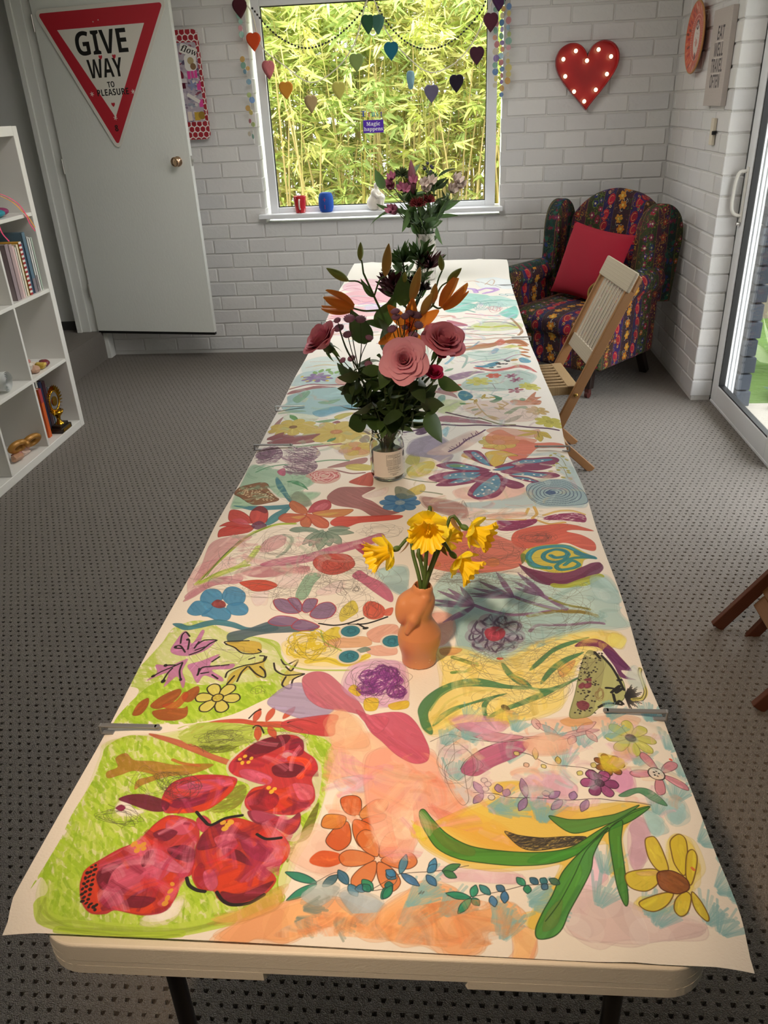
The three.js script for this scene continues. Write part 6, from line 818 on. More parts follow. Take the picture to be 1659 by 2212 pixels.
for (const [c, w, s] of [['#d07a94', 12, '350,220 450,210 560,215'], ['#d8809a', 12, '260,390 330,400 440,385 560,395'], ['#c86a88', 9, '240,430 360,425 480,430'], ['#d890a4', 14, '300,320 420,300 560,310'], ['#d9a48c', 10, '1160,190 1220,185 1260,195'], ['#b08ad4', 26, '1140,235 1220,240 1240,265'], ['#b48ad8', 30, '1250,250 1320,240 1380,255 1300,275'], ['#68b0a4', 12, '1080,310 1180,320 1260,330'], ['#4fa090', 10, '1060,390 1160,385 1230,400'], ['#5fb0a0', 12, '1280,330 1400,325 1520,320'], ['#c4788c', 12, '1170,410 1280,420 1400,425'], ['#b05068', 18, '1050,470 1110,480 1160,490'], ['#8c7480', 20, '1060,515 1140,520 1210,518'], ['#7a7478', 12, '1290,470 1400,465 1480,480 1510,495'], ['#b4bc3c', 24, '1240,500 1340,505 1440,495 1520,505'], ['#9a6a44', 12, '1480,440 1520,480 1555,530 1530,560'], ['#c89484', 14, '960,430 1060,425 1090,440'], ['#8fae94', 9, '1100,560 1240,550 1400,555 1500,565'], ['#b48a70', 12, '1120,590 1260,585 1420,580 1560,575'], ['#c8664c', 16, '1380,610 1410,600 1430,615'], ['#a8623c', 16, '1450,600 1540,595 1590,620'], ['#c4825c', 20, '1120,640 1240,630 1380,620'], ['#c8cc78', 16, '1420,650 1520,640 1550,650'], ['#7a9fb4', 9, '1080,660 1200,640 1260,600'], ['#a8c4b0', 12, '330,545 460,540 560,535'], ['#a48aa0', 10, '600,540 640,600 560,620'], ['#e0a08c', 14, '1000,440 1060,430 1090,436']]) S(c, w, s, 0.7);
S('#c4a48c', 6, '1300,215 1340,185 1365,195 1350,220 1310,205', 0.7); S('#9c8a84', 5, '1270,195 1340,220 1410,240', 0.7); for (const [x, y] of [[1428, 288], [1470, 280]]) B('#e6efee', ring2(sheet(x, y), 0.02, 8, () => 1), { out: '#6a9494', ow: 4, st: 0 }); Sc(1270, 360, 70, 30, 6, '#7ab4ac', 3); Sc(1370, 380, 60, 24, 6, '#c87a80', 3); Sc(1330, 360, 140, 40, 8, '#8aa8b0', 2); B('#c07080', '1040,460 1110,470 1180,490 1150,500 1060,495', { a: 0.8 });

K(540, 740, 4.608); Db(['#c8b0a0', '#a8c4c0', '#d8c890', '#b8a0a8', '#9fb8a0'], '300,640 560,300 1400,200 1600,500 1659,1100 900,1150 200,1000', 120, 14, 0.05, 0.3);
K(860, 730, 4.366); Db(['#a8c4bc', '#c8b4b8', '#c0c8a0', '#b0a8b8'], '60,300 500,150 1150,80 1300,500 1400,800 900,850 300,800', 150, 12, 0.05, 0.3);
K(640, 550, 3.19); for (const [c, w, q] of [['#c86a8a', 7, '300,260 380,235 460,250 560,240 620,262'], ['#b05a7c', 6, '280,330 360,310 470,330 560,318 640,335'], ['#a48ac8', 8, '430,350 500,335 580,352 640,340'], ['#d07a8c', 7, '230,400 340,380 460,402 600,388'], ['#c05a74', 7, '210,450 330,432 470,452 620,440'], ['#8fb4c0', 9, '220,500 360,480 520,500 680,488'], ['#c8a86a', 9, '200,560 340,545 500,560 660,548'], ['#8fae8a', 8, '1080,450 1200,440 1340,452 1500,446'], ['#b06a5a', 7, '1000,560 1160,545 1320,560 1520,548'], ['#7a6a9a', 7, '1040,500 1120,492 1200,502'], ['#5fa0a0', 8, '1000,350 1100,335 1220,348 1380,340'], ['#a8505c', 6, '1100,620 1260,610 1420,625 1540,612']]) S(c, w, q, 0.7);
Db(['#e0b4c0', '#c8d4e0', '#a8d0c8', '#d8c8b0', '#c0b0d0'], '240,320 560,230 1100,300 1500,330 1560,560 900,640 200,560', 160, 16, 0.09, 0.35);
K(0, 0, 1); for (const [x, y, rx, ry, n] of [[560, 1240, 160, 60, 14], [700, 1290, 130, 60, 12], [620, 1180, 140, 50, 10], [760, 1250, 110, 50, 10], [1080, 1240, 160, 50, 14], [1180, 1330, 120, 60, 12], [1150, 1440, 180, 60, 16], [1100, 1130, 160, 40, 12], [480, 1420, 80, 40, 6], [1000, 1660, 60, 60, 5], [560, 1590, 120, 30, 10], [330, 1690, 60, 40, 6], [900, 930, 90, 30, 8], [1060, 900, 120, 20, 8]]) Sc(x, y, rx, ry, n, '#4c4540', 0.55, 0.5);
// ---------- the sheet itself: one roll, three stretches of print ----------
const paperTone = '#f0ebe3';
function stretch(z0, z1, pxm) {
  const w = Math.round((PX1 - PX0) * pxm), h = Math.round((z0 - z1) * pxm);
  return canvasTex(w, h, (c) => {
    cur = { ctx: c, k: pxm, z0, h }; c.fillStyle = paperTone; c.fillRect(0, 0, w, h);
    OPS.forEach((f, i) => { seed(9000 + i); f(); c.globalAlpha = 1; });
    seed(3); for (let i = 0; i < 2600; i++) { c.fillStyle = `rgba(${pick(['120,100,80', '255,255,250'])},${rr(0.02, 0.06)})`; c.fillRect(rr(0, w), rr(0, h), rr(1, 4), rr(1, 4)); }
  });
}
const edgeAt = (list, z) => { for (let i = 1; i < list.length; i++) if (z >= list[i][0]) { const [a, b] = list[i - 1], [c, d] = list[i], t = (z - a) / (c - a); return b + (d - b) * (t * t * (3 - 2 * t)); } return list[list.length - 1][1]; };
const edges = (s) => s.split(' ').map((q) => { const p = onY(...q.split(',').map(Number), PAPERY); return [p.z, p.x]; }).sort((a, b) => b[0] - a[0]);
const EL = edges('5,2012 30,1920 120,1760 225,1577 320,1400 420,1220 470,1120 510,1050 555,968 600,884 650,790 700,700 737,620 765,570');
const ER = edges('1632,2093 1600,1960 1530,1790 1435,1545 1390,1440 1345,1290 1290,1140 1265,1060 1225,968 1205,880 1165,790 1143,735 1105,618 1095,560');
const PZ0 = Math.max(EL[0][0], ER[0][0]), PZ1 = -4.768;
function paperPoint(u, z) {
  const l = edgeAt(EL, z), r = edgeAt(ER, z), x = l + (r - l) * u, tl = tableX(z) - 0.372, tr = tableX(z) + 0.372, g = (c, s) => Math.exp(-(((x - c) / s) ** 2));
  let y = PAPERY + 0.0012 * Math.sin(x * 9 + z * 5) + 0.0012 * Math.sin(z * 13 - x * 6) + 0.0026;
  y += (0.0075 * g(tr - 0.03, 0.03) * (0.5 + 0.5 * Math.sin(z * 4.6 + 1.1)) + 0.004 * g(tr - 0.085, 0.02) * (0.5 + 0.5 * Math.sin(z * 6.1))) + 0.004 * g(tl + 0.03, 0.03) * (0.5 + 0.5 * Math.sin(z * 5.3 + 2));
  const dl = Math.max(0, tl - x), dr = Math.max(0, x - tr), df = Math.max(0, z - TZ0 - 0.002);
  const far = Math.max(0.15, Math.min(1, (z + 4) / 2.2)); y -= far * (dl * 0.1 + dl * dl * 1.2 + dr * 0.12 + dr * dr * 2) + df * 0.5 * (0.6 + 0.5 * Math.sin(x * 9 + 1.2)) - 0.004 * df / 0.02 * g(-0.14, 0.05);
  return V3(x, y, z);
}
{
  const t = thing('paper_roll_painting', 'long white paper covered in colourful painted flowers, spread along the tables', 'painting');
  for (const [a, b, k] of [[PZ0 + 0.001, -1.25, 2040], [-1.25, -2.4, 1650], [-2.4, PZ1, 860]]) {
    const nv = Math.round((a - b) * 60), g = patch((u, v) => paperPoint(u, a + (b - a) * v), 60, nv), p = g.attributes.position, uv = g.attributes.uv;
    for (let i = 0; i < p.count; i++) uv.setXY(i, (p.getX(i) - PX0) / (PX1 - PX0), 1 - (a - p.getZ(i)) / (a - b));
    part('painted_sheet', g, mat('#ffffff', 0.72, { map: stretch(a, b, k), bumpMap: rep(FINE, 6, 6), bumpScale: 0.0002 }), t);
  }
}
// ---------- clips that hold the paper to the tables ----------
{
  const grey = mat('#8f9092', 0.38, { metalness: 0.6 }), white = mat('#dfe3e6', 0.2, { metalness: 0.5 });
  const spots = [['340,1575', '222,1577', grey, 'grey metal clip beside the lime painted patch'], ['1310,1537', '1436,1548', grey, 'grey metal clip beside the speckled painted pod'], ['628,966', '552,968', grey, 'grey metal clip above the mauve painted thistles'], ['1160,969', '1228,971', grey, 'grey metal clip beside the big plum and blue painted flower'], ['655,882', '597,884', white, 'shiny clip on the pale blue painted patch'], ['1108,731', '1145,733', grey, 'thin grey clip beside the rust painted leaves'], ['1072,617', '1108,619', grey, 'thin grey clip at the blank end of the paper'], ['722,697', '696,700', grey, 'thin grey clip on the pink painted streaks']];
  for (const [a, b, m, label] of spots) {
    const p = onY(...a.split(',').map(Number), PAPERY), q = onY(...b.split(',').map(Number), PAPERY), s = q.x > TX ? 1 : -1, L = Math.abs(q.x - p.x) + 0.004, y1 = 0.7485;
    const t = thing('table_clip', label, 'clip', [q.x + s * 0.001, 0, q.z], 0, 'clips along the paper edges'), X = (v) => -s * v;
    const w = 0.0085, sp = (x0, x1, ya, yb) => rspan(Math.min(X(x0), X(x1)), Math.max(X(x0), X(x1)), ya, yb, -w / 2, w / 2, 0.0012);
    part('top_arm', [sp(0, L, y1, y1 + 0.0028), mv(cyl(w / 2, w / 2, 0.0028, 12), X(L), y1, 0)], m, t);
    part('back', sp(-0.003, 0.0005, 0.7352, y1 + 0.0028), m, t); part('lower_arm', sp(-0.003, 0.018, 0.7352, 0.7374), m, t);
  }
}
// ---------- smooth solids from distance fields ----------
const smin = (a, b, k) => { const h = Math.max(k - Math.abs(a - b), 0) / k; return Math.min(a, b) - h * h * k * 0.25; };
const cap = (p, a, b, r0, r1) => { const bx = b[0] - a[0], by = b[1] - a[1], bz = b[2] - a[2], px = p[0] - a[0], py = p[1] - a[1], pz = p[2] - a[2], t = Math.max(0, Math.min(1, (px * bx + py * by + pz * bz) / (bx * bx + by * by + bz * bz || 1))); return Math.hypot(px - bx * t, py - by * t, pz - bz * t) - (r0 + (r1 - r0) * t); };
const ell = (p, c, r) => { const q = [(p[0] - c[0]) / r[0], (p[1] - c[1]) / r[1], (p[2] - c[2]) / r[2]], k = Math.hypot(...q); return (k - 1) * Math.min(...r); };
function solid(fn, centre, half, res) {
  const mc = new MarchingCubes(res, new THREE.MeshBasicMaterial(), false, false, 200000); mc.isolation = 0; mc.reset();
  for (let z = 0; z < res; z++) for (let y = 0; y < res; y++) for (let x = 0; x < res; x++) { const k = (i) => (i - res / 2) / (res / 2) * half; mc.field[x + y * res + z * res * res] = -fn([centre[0] + k(x), centre[1] + k(y), centre[2] + k(z)]); }
  mc.update();
  const n = mc.count, g = new THREE.BufferGeometry(), P = new Float32Array(mc.positionArray.slice(0, n * 3)), N = new Float32Array(mc.normalArray.slice(0, n * 3));
  for (let i = 0; i < n; i++) { for (let c = 0; c < 3; c++) P[i * 3 + c] = P[i * 3 + c] * half + centre[c]; }
  g.setAttribute('position', new THREE.BufferAttribute(P, 3)); g.setAttribute('normal', new THREE.BufferAttribute(N, 3)); g.setAttribute('uv', new THREE.BufferAttribute(new Float32Array(n * 2), 2));
  g.deleteAttribute('normal'); const m = mergeVertices(g, 1e-5); m.computeVertexNormals(); return m;
}
// ---------- flower parts; each grows along +y from the origin ----------
const petal = (L, w, cup, curl, n = 8, m = 6, wave = 0) => patch((u, v) => { const s = (u - 0.5) * 2, hw = w * Math.pow(Math.sin(Math.PI * Math.min(1, v * 0.86 + 0.08)), 0.75); return V3(s * hw, L * v - L * 0.04 * s * s * v, cup * s * s * hw - curl * L * Math.pow(v, 2.6) + wave * Math.sin(u * 19 + v * 5) * v); }, m, n);
function roseHead(r, open) {
  const gs = [], rings = [[3, 0.3, 0.9, 0.1], [4, 0.42, 0.94, 0.3], [4, 0.55, 0.97, 0.5], [5, 0.72, 0.98, 0.8], [5, 0.88, 0.92, 1.1], [5, 1.02, 0.84, 1.5]];
  rings.forEach(([n, rad, h, op], k) => { for (let i = 0; i < n; i++) { const ph = i / n * 6.283 + k * 0.9, W = 6.283 / n * 0.72; gs.push(patch((u, v) => { const s = (u - 0.5) * 2, a = ph + s * W * Math.pow(Math.sin(Math.PI * Math.min(1, v * 0.62 + 0.12)), 0.6), fl = Math.pow(v, 4) * 0.34 * op * open * (0.7 + 0.5 * Math.cos(s * 1.4)), R = r * (0.16 + (rad - 0.16) * Math.pow(v, 0.62) * (0.72 + 0.28 * open) + fl * (1 - 0.25 * s * s)) * (1 + 0.03 * Math.sin(u * 9 + i)), y = r * (1.15 * h * v * (1 + 0.1 * Math.sin(i * 2.7 + k)) - 0.62 * Math.pow(v, 4) * op * open * 0.5 - 0.16 * s * s * v + 0.03 * Math.sin(u * 8 + i * 2) * v); return V3(Math.cos(a) * R, y, Math.sin(a) * R); }, 8, 9)); } });
  gs.push(patch((u, v) => { const a = u * 15, R = r * (0.03 + 0.27 * u), y = r * (0.34 + v * (0.52 - 0.16 * u)); return V3(Math.cos(a) * R * (0.8 + 0.3 * v), y, Math.sin(a) * R * (0.8 + 0.3 * v)); }, 90, 4));
  return gs;
}
const calyx = (r) => [lathe([[0, -0.5 * r], [0.22 * r, -0.42 * r], [0.34 * r, -0.12 * r], [0.3 * r, 0.1 * r]], 12), ...[0, 1, 2, 3, 4].map((i) => mv(blade(r * 1.0, r * 0.16, 0.3, 0.9, 4), 0, 0, 0, -2.2, 0, 0).rotateY(i * 1.257))];
const budGeo = (L, r) => patch((u, v) => { const a = u * 6.2832, R = r * Math.pow(Math.sin(Math.PI * Math.pow(v * 0.97 + 0.015, 0.85)), 0.8) * (0.93 + 0.09 * Math.abs(Math.cos(a * 3))); return V3(Math.cos(a) * R, L * v, Math.sin(a) * R); }, 24, 14);
const leafOval = (L, w, droop = 0.4, fold = 0.25) => blade(L, w, fold, droop, 8);
const orient = (list, p, dir, roll) => list.map((g) => aimed(g.index ? g.toNonIndexed() : g, p, dir, roll));
const FM = {
  stem: mat('#4f6a30', 0.6), darkStem: mat('#36482a', 0.6), leaf: leafMat('#3a5228'), leaf2: leafMat('#4a6a32'), grey: leafMat('#55663c'), rose: phys('#f0a6bc', 0.65, { sheen: 0.3 }), roseDeep: phys('#e78ea4', 0.65, { sheen: 0.3 }), magenta: mat('#c02660', 0.65), orange: phys('#ff9534', 0.5, { transmission: 0.4, thickness: 0 }), budO: mat('#c69c50', 0.5), budG: mat('#8d9a48', 0.5), mauve: mat('#9a6a86', 0.75), daff: phys('#fff03a', 0.5, { transmission: 0.3, thickness: 0 }), daffC: phys('#ffdc1e', 0.5, { transmission: 0.25, thickness: 0 }), paperBrown: mat('#8f7048', 0.8), wine: mat('#5a2430', 0.6), wineDk: mat('#33201f', 0.7), pinkA: mat('#a05c72', 0.6), creamA: mat('#c4b2a6', 0.6), maroon: mat('#7a1f22', 0.75), yellow: mat('#c9ae30', 0.6),
};
// leaves along a stem
function leavesOn(pts, list, m, t) { const c = curve(pts); list.forEach(([k, ang, L, w, up = 0.3, dr = 0.5]) => { const p = c.getPointAt(k), d = V3(Math.cos(ang), up, Math.sin(ang)), base = p.clone().addScaledVector(d.clone().normalize(), 0.012); part('leaf', [stem([p, p.clone().lerp(base, 0.5), base], 0.0016, 0.0012, 3, 5), aimed(leafOval(L, w, dr), base, d, ang * 1.7)], m, t); }); }

// ---------- jar bouquet ----------
const JZ = -1.765, JX = -0.163, TY = 0.7448;
{
  const j = thing('glass_jar', 'clear glass jar with a white printed label holding roses and lilies', 'jar', [JX, TY, JZ]);
  const prof = [[0, 0.003], [0.03, 0.002], [0.038, 0.006], [0.0415, 0.016], [0.042, 0.05], [0.042, 0.084], [0.04, 0.096], [0.0355, 0.106], [0.0345, 0.11], [0.0365, 0.112], [0.0365, 0.116], [0.0345, 0.118], [0.0352, 0.124], [0.0345, 0.127], [0.033, 0.127], [0.0325, 0.108], [0.037, 0.097], [0.0393, 0.084], [0.0393, 0.02], [0.036, 0.01], [0.028, 0.0075], [0, 0.0085]];
  part('glass', lathe(prof, 48), phys('#f4faf4', 0.02, { transmission: 1, thickness: 0.003, ior: 1.48 }), j);
  part('water', lathe([[0, 0.0088], [0.028, 0.0078], [0.0358, 0.0105], [0.039, 0.0205], [0.039, 0.07], [0, 0.07]], 40), phys('#f2f6e4', 0.0, { transmission: 1, thickness: 0.05, ior: 1.33, attenuationColor: new THREE.Color('#dbe2b0'), attenuationDistance: 0.15 }), j);
  const lt = canvasTex(700, 512, (x, w, h) => {
    x.fillStyle = '#ece9e2'; x.fillRect(0, 0, w, h); x.strokeStyle = x.fillStyle = '#2a2826'; x.lineWidth = 3; seed(7);
    const scr = (x0, x1, y, t) => { let q = x0; while (q < x1) { const l = rr(5, 18); x.fillRect(q, y + rr(-1, 1), Math.min(l, x1 - q), t); q += l + rr(4, 7); } };
    x.strokeRect(240, 60, 250, 220); x.beginPath(); x.moveTo(240, 112); x.lineTo(490, 112); x.moveTo(350, 112); x.lineTo(350, 280); x.moveTo(425, 112); x.lineTo(425, 280); x.stroke(); x.lineWidth = 2; for (let i = 0; i < 5; i++) { x.beginPath(); x.moveTo(240, 160 + i * 24); x.lineTo(490, 160 + i * 24); x.stroke(); }
    scr(252, 480, 72, 8); scr(252, 440, 92, 7); for (let i = 0; i < 5; i++) { scr(250, 335, 168 + i * 24, 6); scr(364, 410, 168 + i * 24, 6); scr(436, 480, 168 + i * 24, 6); } scr(362, 412, 124, 14); scr(436, 482, 124, 14);
    for (let i = 0; i < 4; i++) scr(252, rr(440, 500), 300 + i * 18, 8); scr(256, 490, 384, 6); scr(262, 480, 402, 5); scr(290, 440, 436, 9); scr(330, 400, 462, 11);
    x.fillStyle = '#3a3c42'; x.beginPath(); x.ellipse(585, 100, 44, 62, 0.1, 0, 7); x.fill(); x.strokeStyle = '#d8d4cc'; x.lineWidth = 5; x.beginPath(); x.ellipse(585, 100, 33, 50, 0.1, 0, 7); x.stroke(); x.beginPath(); x.moveTo(560, 120); x.quadraticCurveTo(585, 60, 610, 90); x.stroke();
    x.fillStyle = '#2a2826'; scr(600, 690, 320, 8); x.fillRect(612, 220, 10, 40);
  });
  part('label', patch((u, v) => { const a = 1.33 - (u - 0.42) * 2.5; return V3(Math.cos(a) * 0.0424, 0.016 + v * 0.066, Math.sin(a) * 0.0424); }, 30, 1), mat('#ffffff', 0.5, { map: lt }), j, 'white paper label with a printed table');
}
const jarBase = () => V3(JX + rr(-0.02, 0.02), TY + 0.014, JZ + rr(-0.02, 0.02)), jarNeck = (p) => V3(JX + Math.max(-0.024, Math.min(0.024, (p.x - JX) * 0.22)), TY + 0.122, JZ + Math.max(-0.02, Math.min(0.02, (p.z - JZ) * 0.25)));
const G1 = 'flowers in the glass jar';
function stemTo(tip, dir, r0 = 0.0028, r1 = 0.002) { const b = jarBase(), n = jarNeck(tip), e = tip.clone().addScaledVector(dir, -0.03); return { pts: [b, n, n.clone().lerp(e, 0.5).add(V3(0, 0.01, 0)), e, tip], geo: null, r0, r1 }; }
const V = (p) => V3(...p);
function roseIn(label, px, py, z, r, dir, open, m, leaves, cat = 'rose') {
  const tip = onZ(px, py, z), d = V(dir).normalize(), head = tip.clone().addScaledVector(d, -r * 0.45), s = stemTo(head, d), t = thing('rose', label, cat, [0, 0, 0], 0, G1);
  part('stem', stem(s.pts, 0.003, 0.0022, 24, 8), FM.stem, t); part('bloom', orient(roseHead(r, open), head, d, 0.4), m, t); part('calyx', orient(calyx(r), head, d, 0), FM.leaf2, t); leavesOn(s.pts, leaves, FM.leaf, t); return t;
}
seed(71);
roseIn('large open pink rose facing the near table end', 873, 778, -1.66, 0.035, [-0.05, 0.55, 0.85], 1, FM.rose, [[0.55, 2.6, 0.05, 0.018], [0.62, 0.5, 0.05, 0.02], [0.5, 1.6, 0.06, 0.022, -0.2], [0.7, 3.6, 0.05, 0.02], [0.45, 0.2, 0.06, 0.02], [0.58, 5.2, 0.06, 0.02]]);
roseIn('half-open pink rose leaning left over the jar', 695, 736, -1.74, 0.039, [-0.55, 0.75, 0.25], 0.55, FM.roseDeep, [[0.55, 3.4, 0.05, 0.018], [0.65, 2.2, 0.055, 0.018], [0.5, 1.4, 0.06, 0.02, 0], [0.42, 2.5, 0.06, 0.024, -0.1]]);
roseIn('half-open pink rose beside the orange lily, right of jar', 957, 737, -1.74, 0.041, [0.3, 0.8, 0.45], 0.65, FM.roseDeep, [[0.6, 0.2, 0.055, 0.02], [0.5, 5.9, 0.06, 0.022], [0.68, 1.0, 0.05, 0.018], [0.42, 0.5, 0.06, 0.022, -0.3]]);
roseIn('small magenta spray rose below the pink roses', 938, 806, -1.68, 0.018, [0.15, 0.8, 0.5], 0.5, FM.magenta, [[0.5, 0.3, 0.06, 0.022, -0.2], [0.75, 0.1, 0.05, 0.02, -0.5], [0.6, 1.2, 0.045, 0.018, -0.4]]);
roseIn('tiny magenta rosebud tucked under the right pink rose', 952, 768, -1.72, 0.013, [0.3, 0.8, 0.3], 0.3, FM.magenta, [[0.6, 0.0, 0.05, 0.02]]);
// broad rose leaves that hang clear of the bunch
[[972, 832, -1.7, [0.75, -0.5, 0.3], 0.062, 0.026, 'broad glossy rose leaf sticking out right of jar'], [932, 877, -1.68, [0.5, 0.12, 0.3], 0.052, 0.022, 'short dark rose leaf right of the jar neck'], [938, 925, -1.67, [0.2, -0.9, 0.3], 0.078, 0.03, 'long rose leaf hanging down beside the jar'], [785, 885, -1.67, [-0.55, -0.35, 0.4], 0.048, 0.024, 'rounded rose leaf left of the jar neck'], [905, 850, -1.66, [0.2, -0.6, 0.4], 0.06, 0.02, 'narrow rose leaf in front of the stems'], [752, 815, -1.68, [-0.7, -0.1, 0.4], 0.05, 0.019, 'dark serrated leaf on the left of the bunch'], [845, 905, -1.66, [-0.1, -0.35, 0.6], 0.055, 0.024, 'dark leaf over the jar rim']].forEach(([px, py, z, d, L, w, label], i) => {
  seed(720 + i); const tip = onZ(px, py, z), dd = V(d).normalize(), b = tip.clone().addScaledVector(dd, -L * 0.5), t = thing('leaf_sprig', label, 'leaf', [0, 0, 0], 0, G1), n = jarNeck(b);
  part('stem', stem([jarBase(), n, n.clone().lerp(b, 0.6).add(V3(0, 0.015, 0)), b], 0.0022, 0.0013, 18, 7), FM.darkStem, t); part('leaf', aimed(leafOval(L, w, 0.3, 0.2), b, dd, [0.1, -0.2, 0.25, -0.1, 0.3, 0, 0.2][i]), i === 2 || i === 0 ? FM.leaf2 : FM.leaf, t);
});
// lily stem: orange flower, half-open flowers and buds
{
  seed(73); const t = thing('lily_stem', 'tall lily stem with an open orange flower and many buds', 'lily', [0, 0, 0], 0, G1), hub = onZ(832, 700, -1.8), hub2 = onZ(905, 690, -1.82), base = V3(JX, TY + 0.014, JZ), nk = V3(JX + 0.004, TY + 0.122, JZ - 0.008);
  part('stem', [stem([base, nk, nk.clone().lerp(hub, 0.5), hub, onZ(808, 640, -1.82), onZ(785, 590, -1.82)], 0.0042, 0.0022, 30, 8), stem([base.clone().add(V3(0.012, 0, 0.004)), nk.clone().add(V3(0.008, 0, 0)), nk.clone().lerp(hub2, 0.5), hub2, onZ(935, 660, -1.82)], 0.0038, 0.0022, 28, 8)], FM.stem, t);
  const bud = (name, x0, y0, x1, y1, z, r, m, from) => { const a = onZ(x0, y0, z), b = onZ(x1, y1, z + 0.01), d = V3().subVectors(b, a), L = d.length(); part('pedicel', stem([from, from.clone().lerp(a, 0.6).add(V3(0, 0.012, 0)), a], 0.0021, 0.0018, 10, 7), FM.stem, t); part(name, aimed(budGeo(L, r), a, d, rr(0, 3)), m, t); };
  const h1 = onZ(808, 640, -1.82), h2 = onZ(785, 590, -1.82), h3 = onZ(820, 670, -1.81), r1 = onZ(905, 690, -1.82), r2 = onZ(935, 660, -1.82);
  bud('bud', 778, 563, 779, 523, -1.82, 0.0068, FM.budG, h2); bud('bud', 832, 597, 840, 526, -1.8, 0.0112, FM.budO, h1); bud('bud', 753, 607, 705, 579, -1.8, 0.0098, FM.budG, h1); bud('bud', 888, 652, 908, 576, -1.79, 0.0115, FM.budO, r1); bud('bud', 874, 610, 875, 587, -1.8, 0.006, FM.budG, r1); bud('bud', 911, 680, 934, 632, -1.76, 0.0105, FM.budO, r1); bud('bud', 935, 655, 941, 612, -1.8, 0.009, FM.budO, r2); bud('bud', 966, 610, 997, 579, -1.82, 0.0085, FM.budG, r2); bud('bud', 955, 585, 951, 550, -1.84, 0.0075, FM.budG, r2);
  const half = (x0, y0, x1, y1, z, from) => { const a = onZ(x0, y0, z), b = onZ(x1, y1, z + 0.015), d = V3().subVectors(b, a), L = d.length(), gs = []; part('pedicel', stem([from, from.clone().lerp(a, 0.6).add(V3(0, -0.004, 0)), a], 0.0024, 0.002, 10, 7), FM.stem, t); for (let i = 0; i < 6; i++) gs.push(petal(L * rr(0.86, 1.05), L * 0.15, 0.9, -0.02).translate(0, 0, 0).rotateX(0.2 + (i % 2) * 0.05).translate(0, 0, 0.004).rotateY(i * 1.047)); part('half_open_flower', orient(gs, a, d, 0.3), phys('#e8963c', 0.5, { transmission: 0.25, thickness: 0 }), t); };
  half(763, 666, 694, 643, -1.78, h3); half(955, 664, 1003, 603, -1.79, r2);
  const c = onZ(882, 708, -1.77), fl = [[892, 645], [948, 672], [925, 745], [862, 762], [818, 744], [838, 660]];
  part('pedicel', stem([r1, r1.clone().lerp(c, 0.5), c], 0.0026, 0.0024, 8, 7), FM.stem, t);
  fl.forEach(([x, y]) => { const e = onZ(x, y, -1.755), d = V3().subVectors(e, c), L = d.length(); part('petal', aimed(petal(L, L * 0.2, 0.35, 0.06, 10, 6, 0.001), c, d, 0.15), FM.orange, t); });
  for (let i = 0; i < 6; i++) part('stamen', tube([c, c.clone().add(V3(rr(-0.01, 0.01), 0.012, 0.02)), c.clone().add(V3(Math.cos(i) * 0.016, 0.012 + Math.sin(i) * 0.012, 0.036))], 0.0008, 8, 5), mat('#a84a1c', 0.5), t);
  [[0.42, 3.3, 0.09, 0.012], [0.5, 0.2, 0.1, 0.014], [0.55, 2.4, 0.09, 0.016], [0.6, 4.2, 0.08, 0.012], [0.66, 1.2, 0.09, 0.014], [0.72, 3.0, 0.07, 0.01], [0.8, 0.4, 0.06, 0.009], [0.88, 3.6, 0.05, 0.008]].forEach(([k, a, L, w]) => { const cc = curve([base, nk, nk.clone().lerp(hub, 0.5), hub, onZ(808, 640, -1.82), onZ(785, 590, -1.82)]), p = cc.getPointAt(k); part('leaf', aimed(leafOval(L, w, 0.9), p, V3(Math.cos(a), 0.7, Math.sin(a)), a), k > 0.6 ? FM.leaf2 : FM.leaf, t); });
  part('leaf', aimed(leafOval(0.075, 0.021, 0.2), onZ(870, 660, -1.8), V3(0.05, 0.9, 0.1), 0), FM.leaf2, t); part('leaf', aimed(leafOval(0.08, 0.022, 0.3), onZ(815, 705, -1.78), V3(0.6, 0.8, 0.2), 0), FM.leaf2, t); part('leaf', aimed(leafOval(0.09, 0.026, 0.3), onZ(795, 740, -1.78), V3(-0.35, 0.8, 0.3), 0), FM.leaf, t);
}
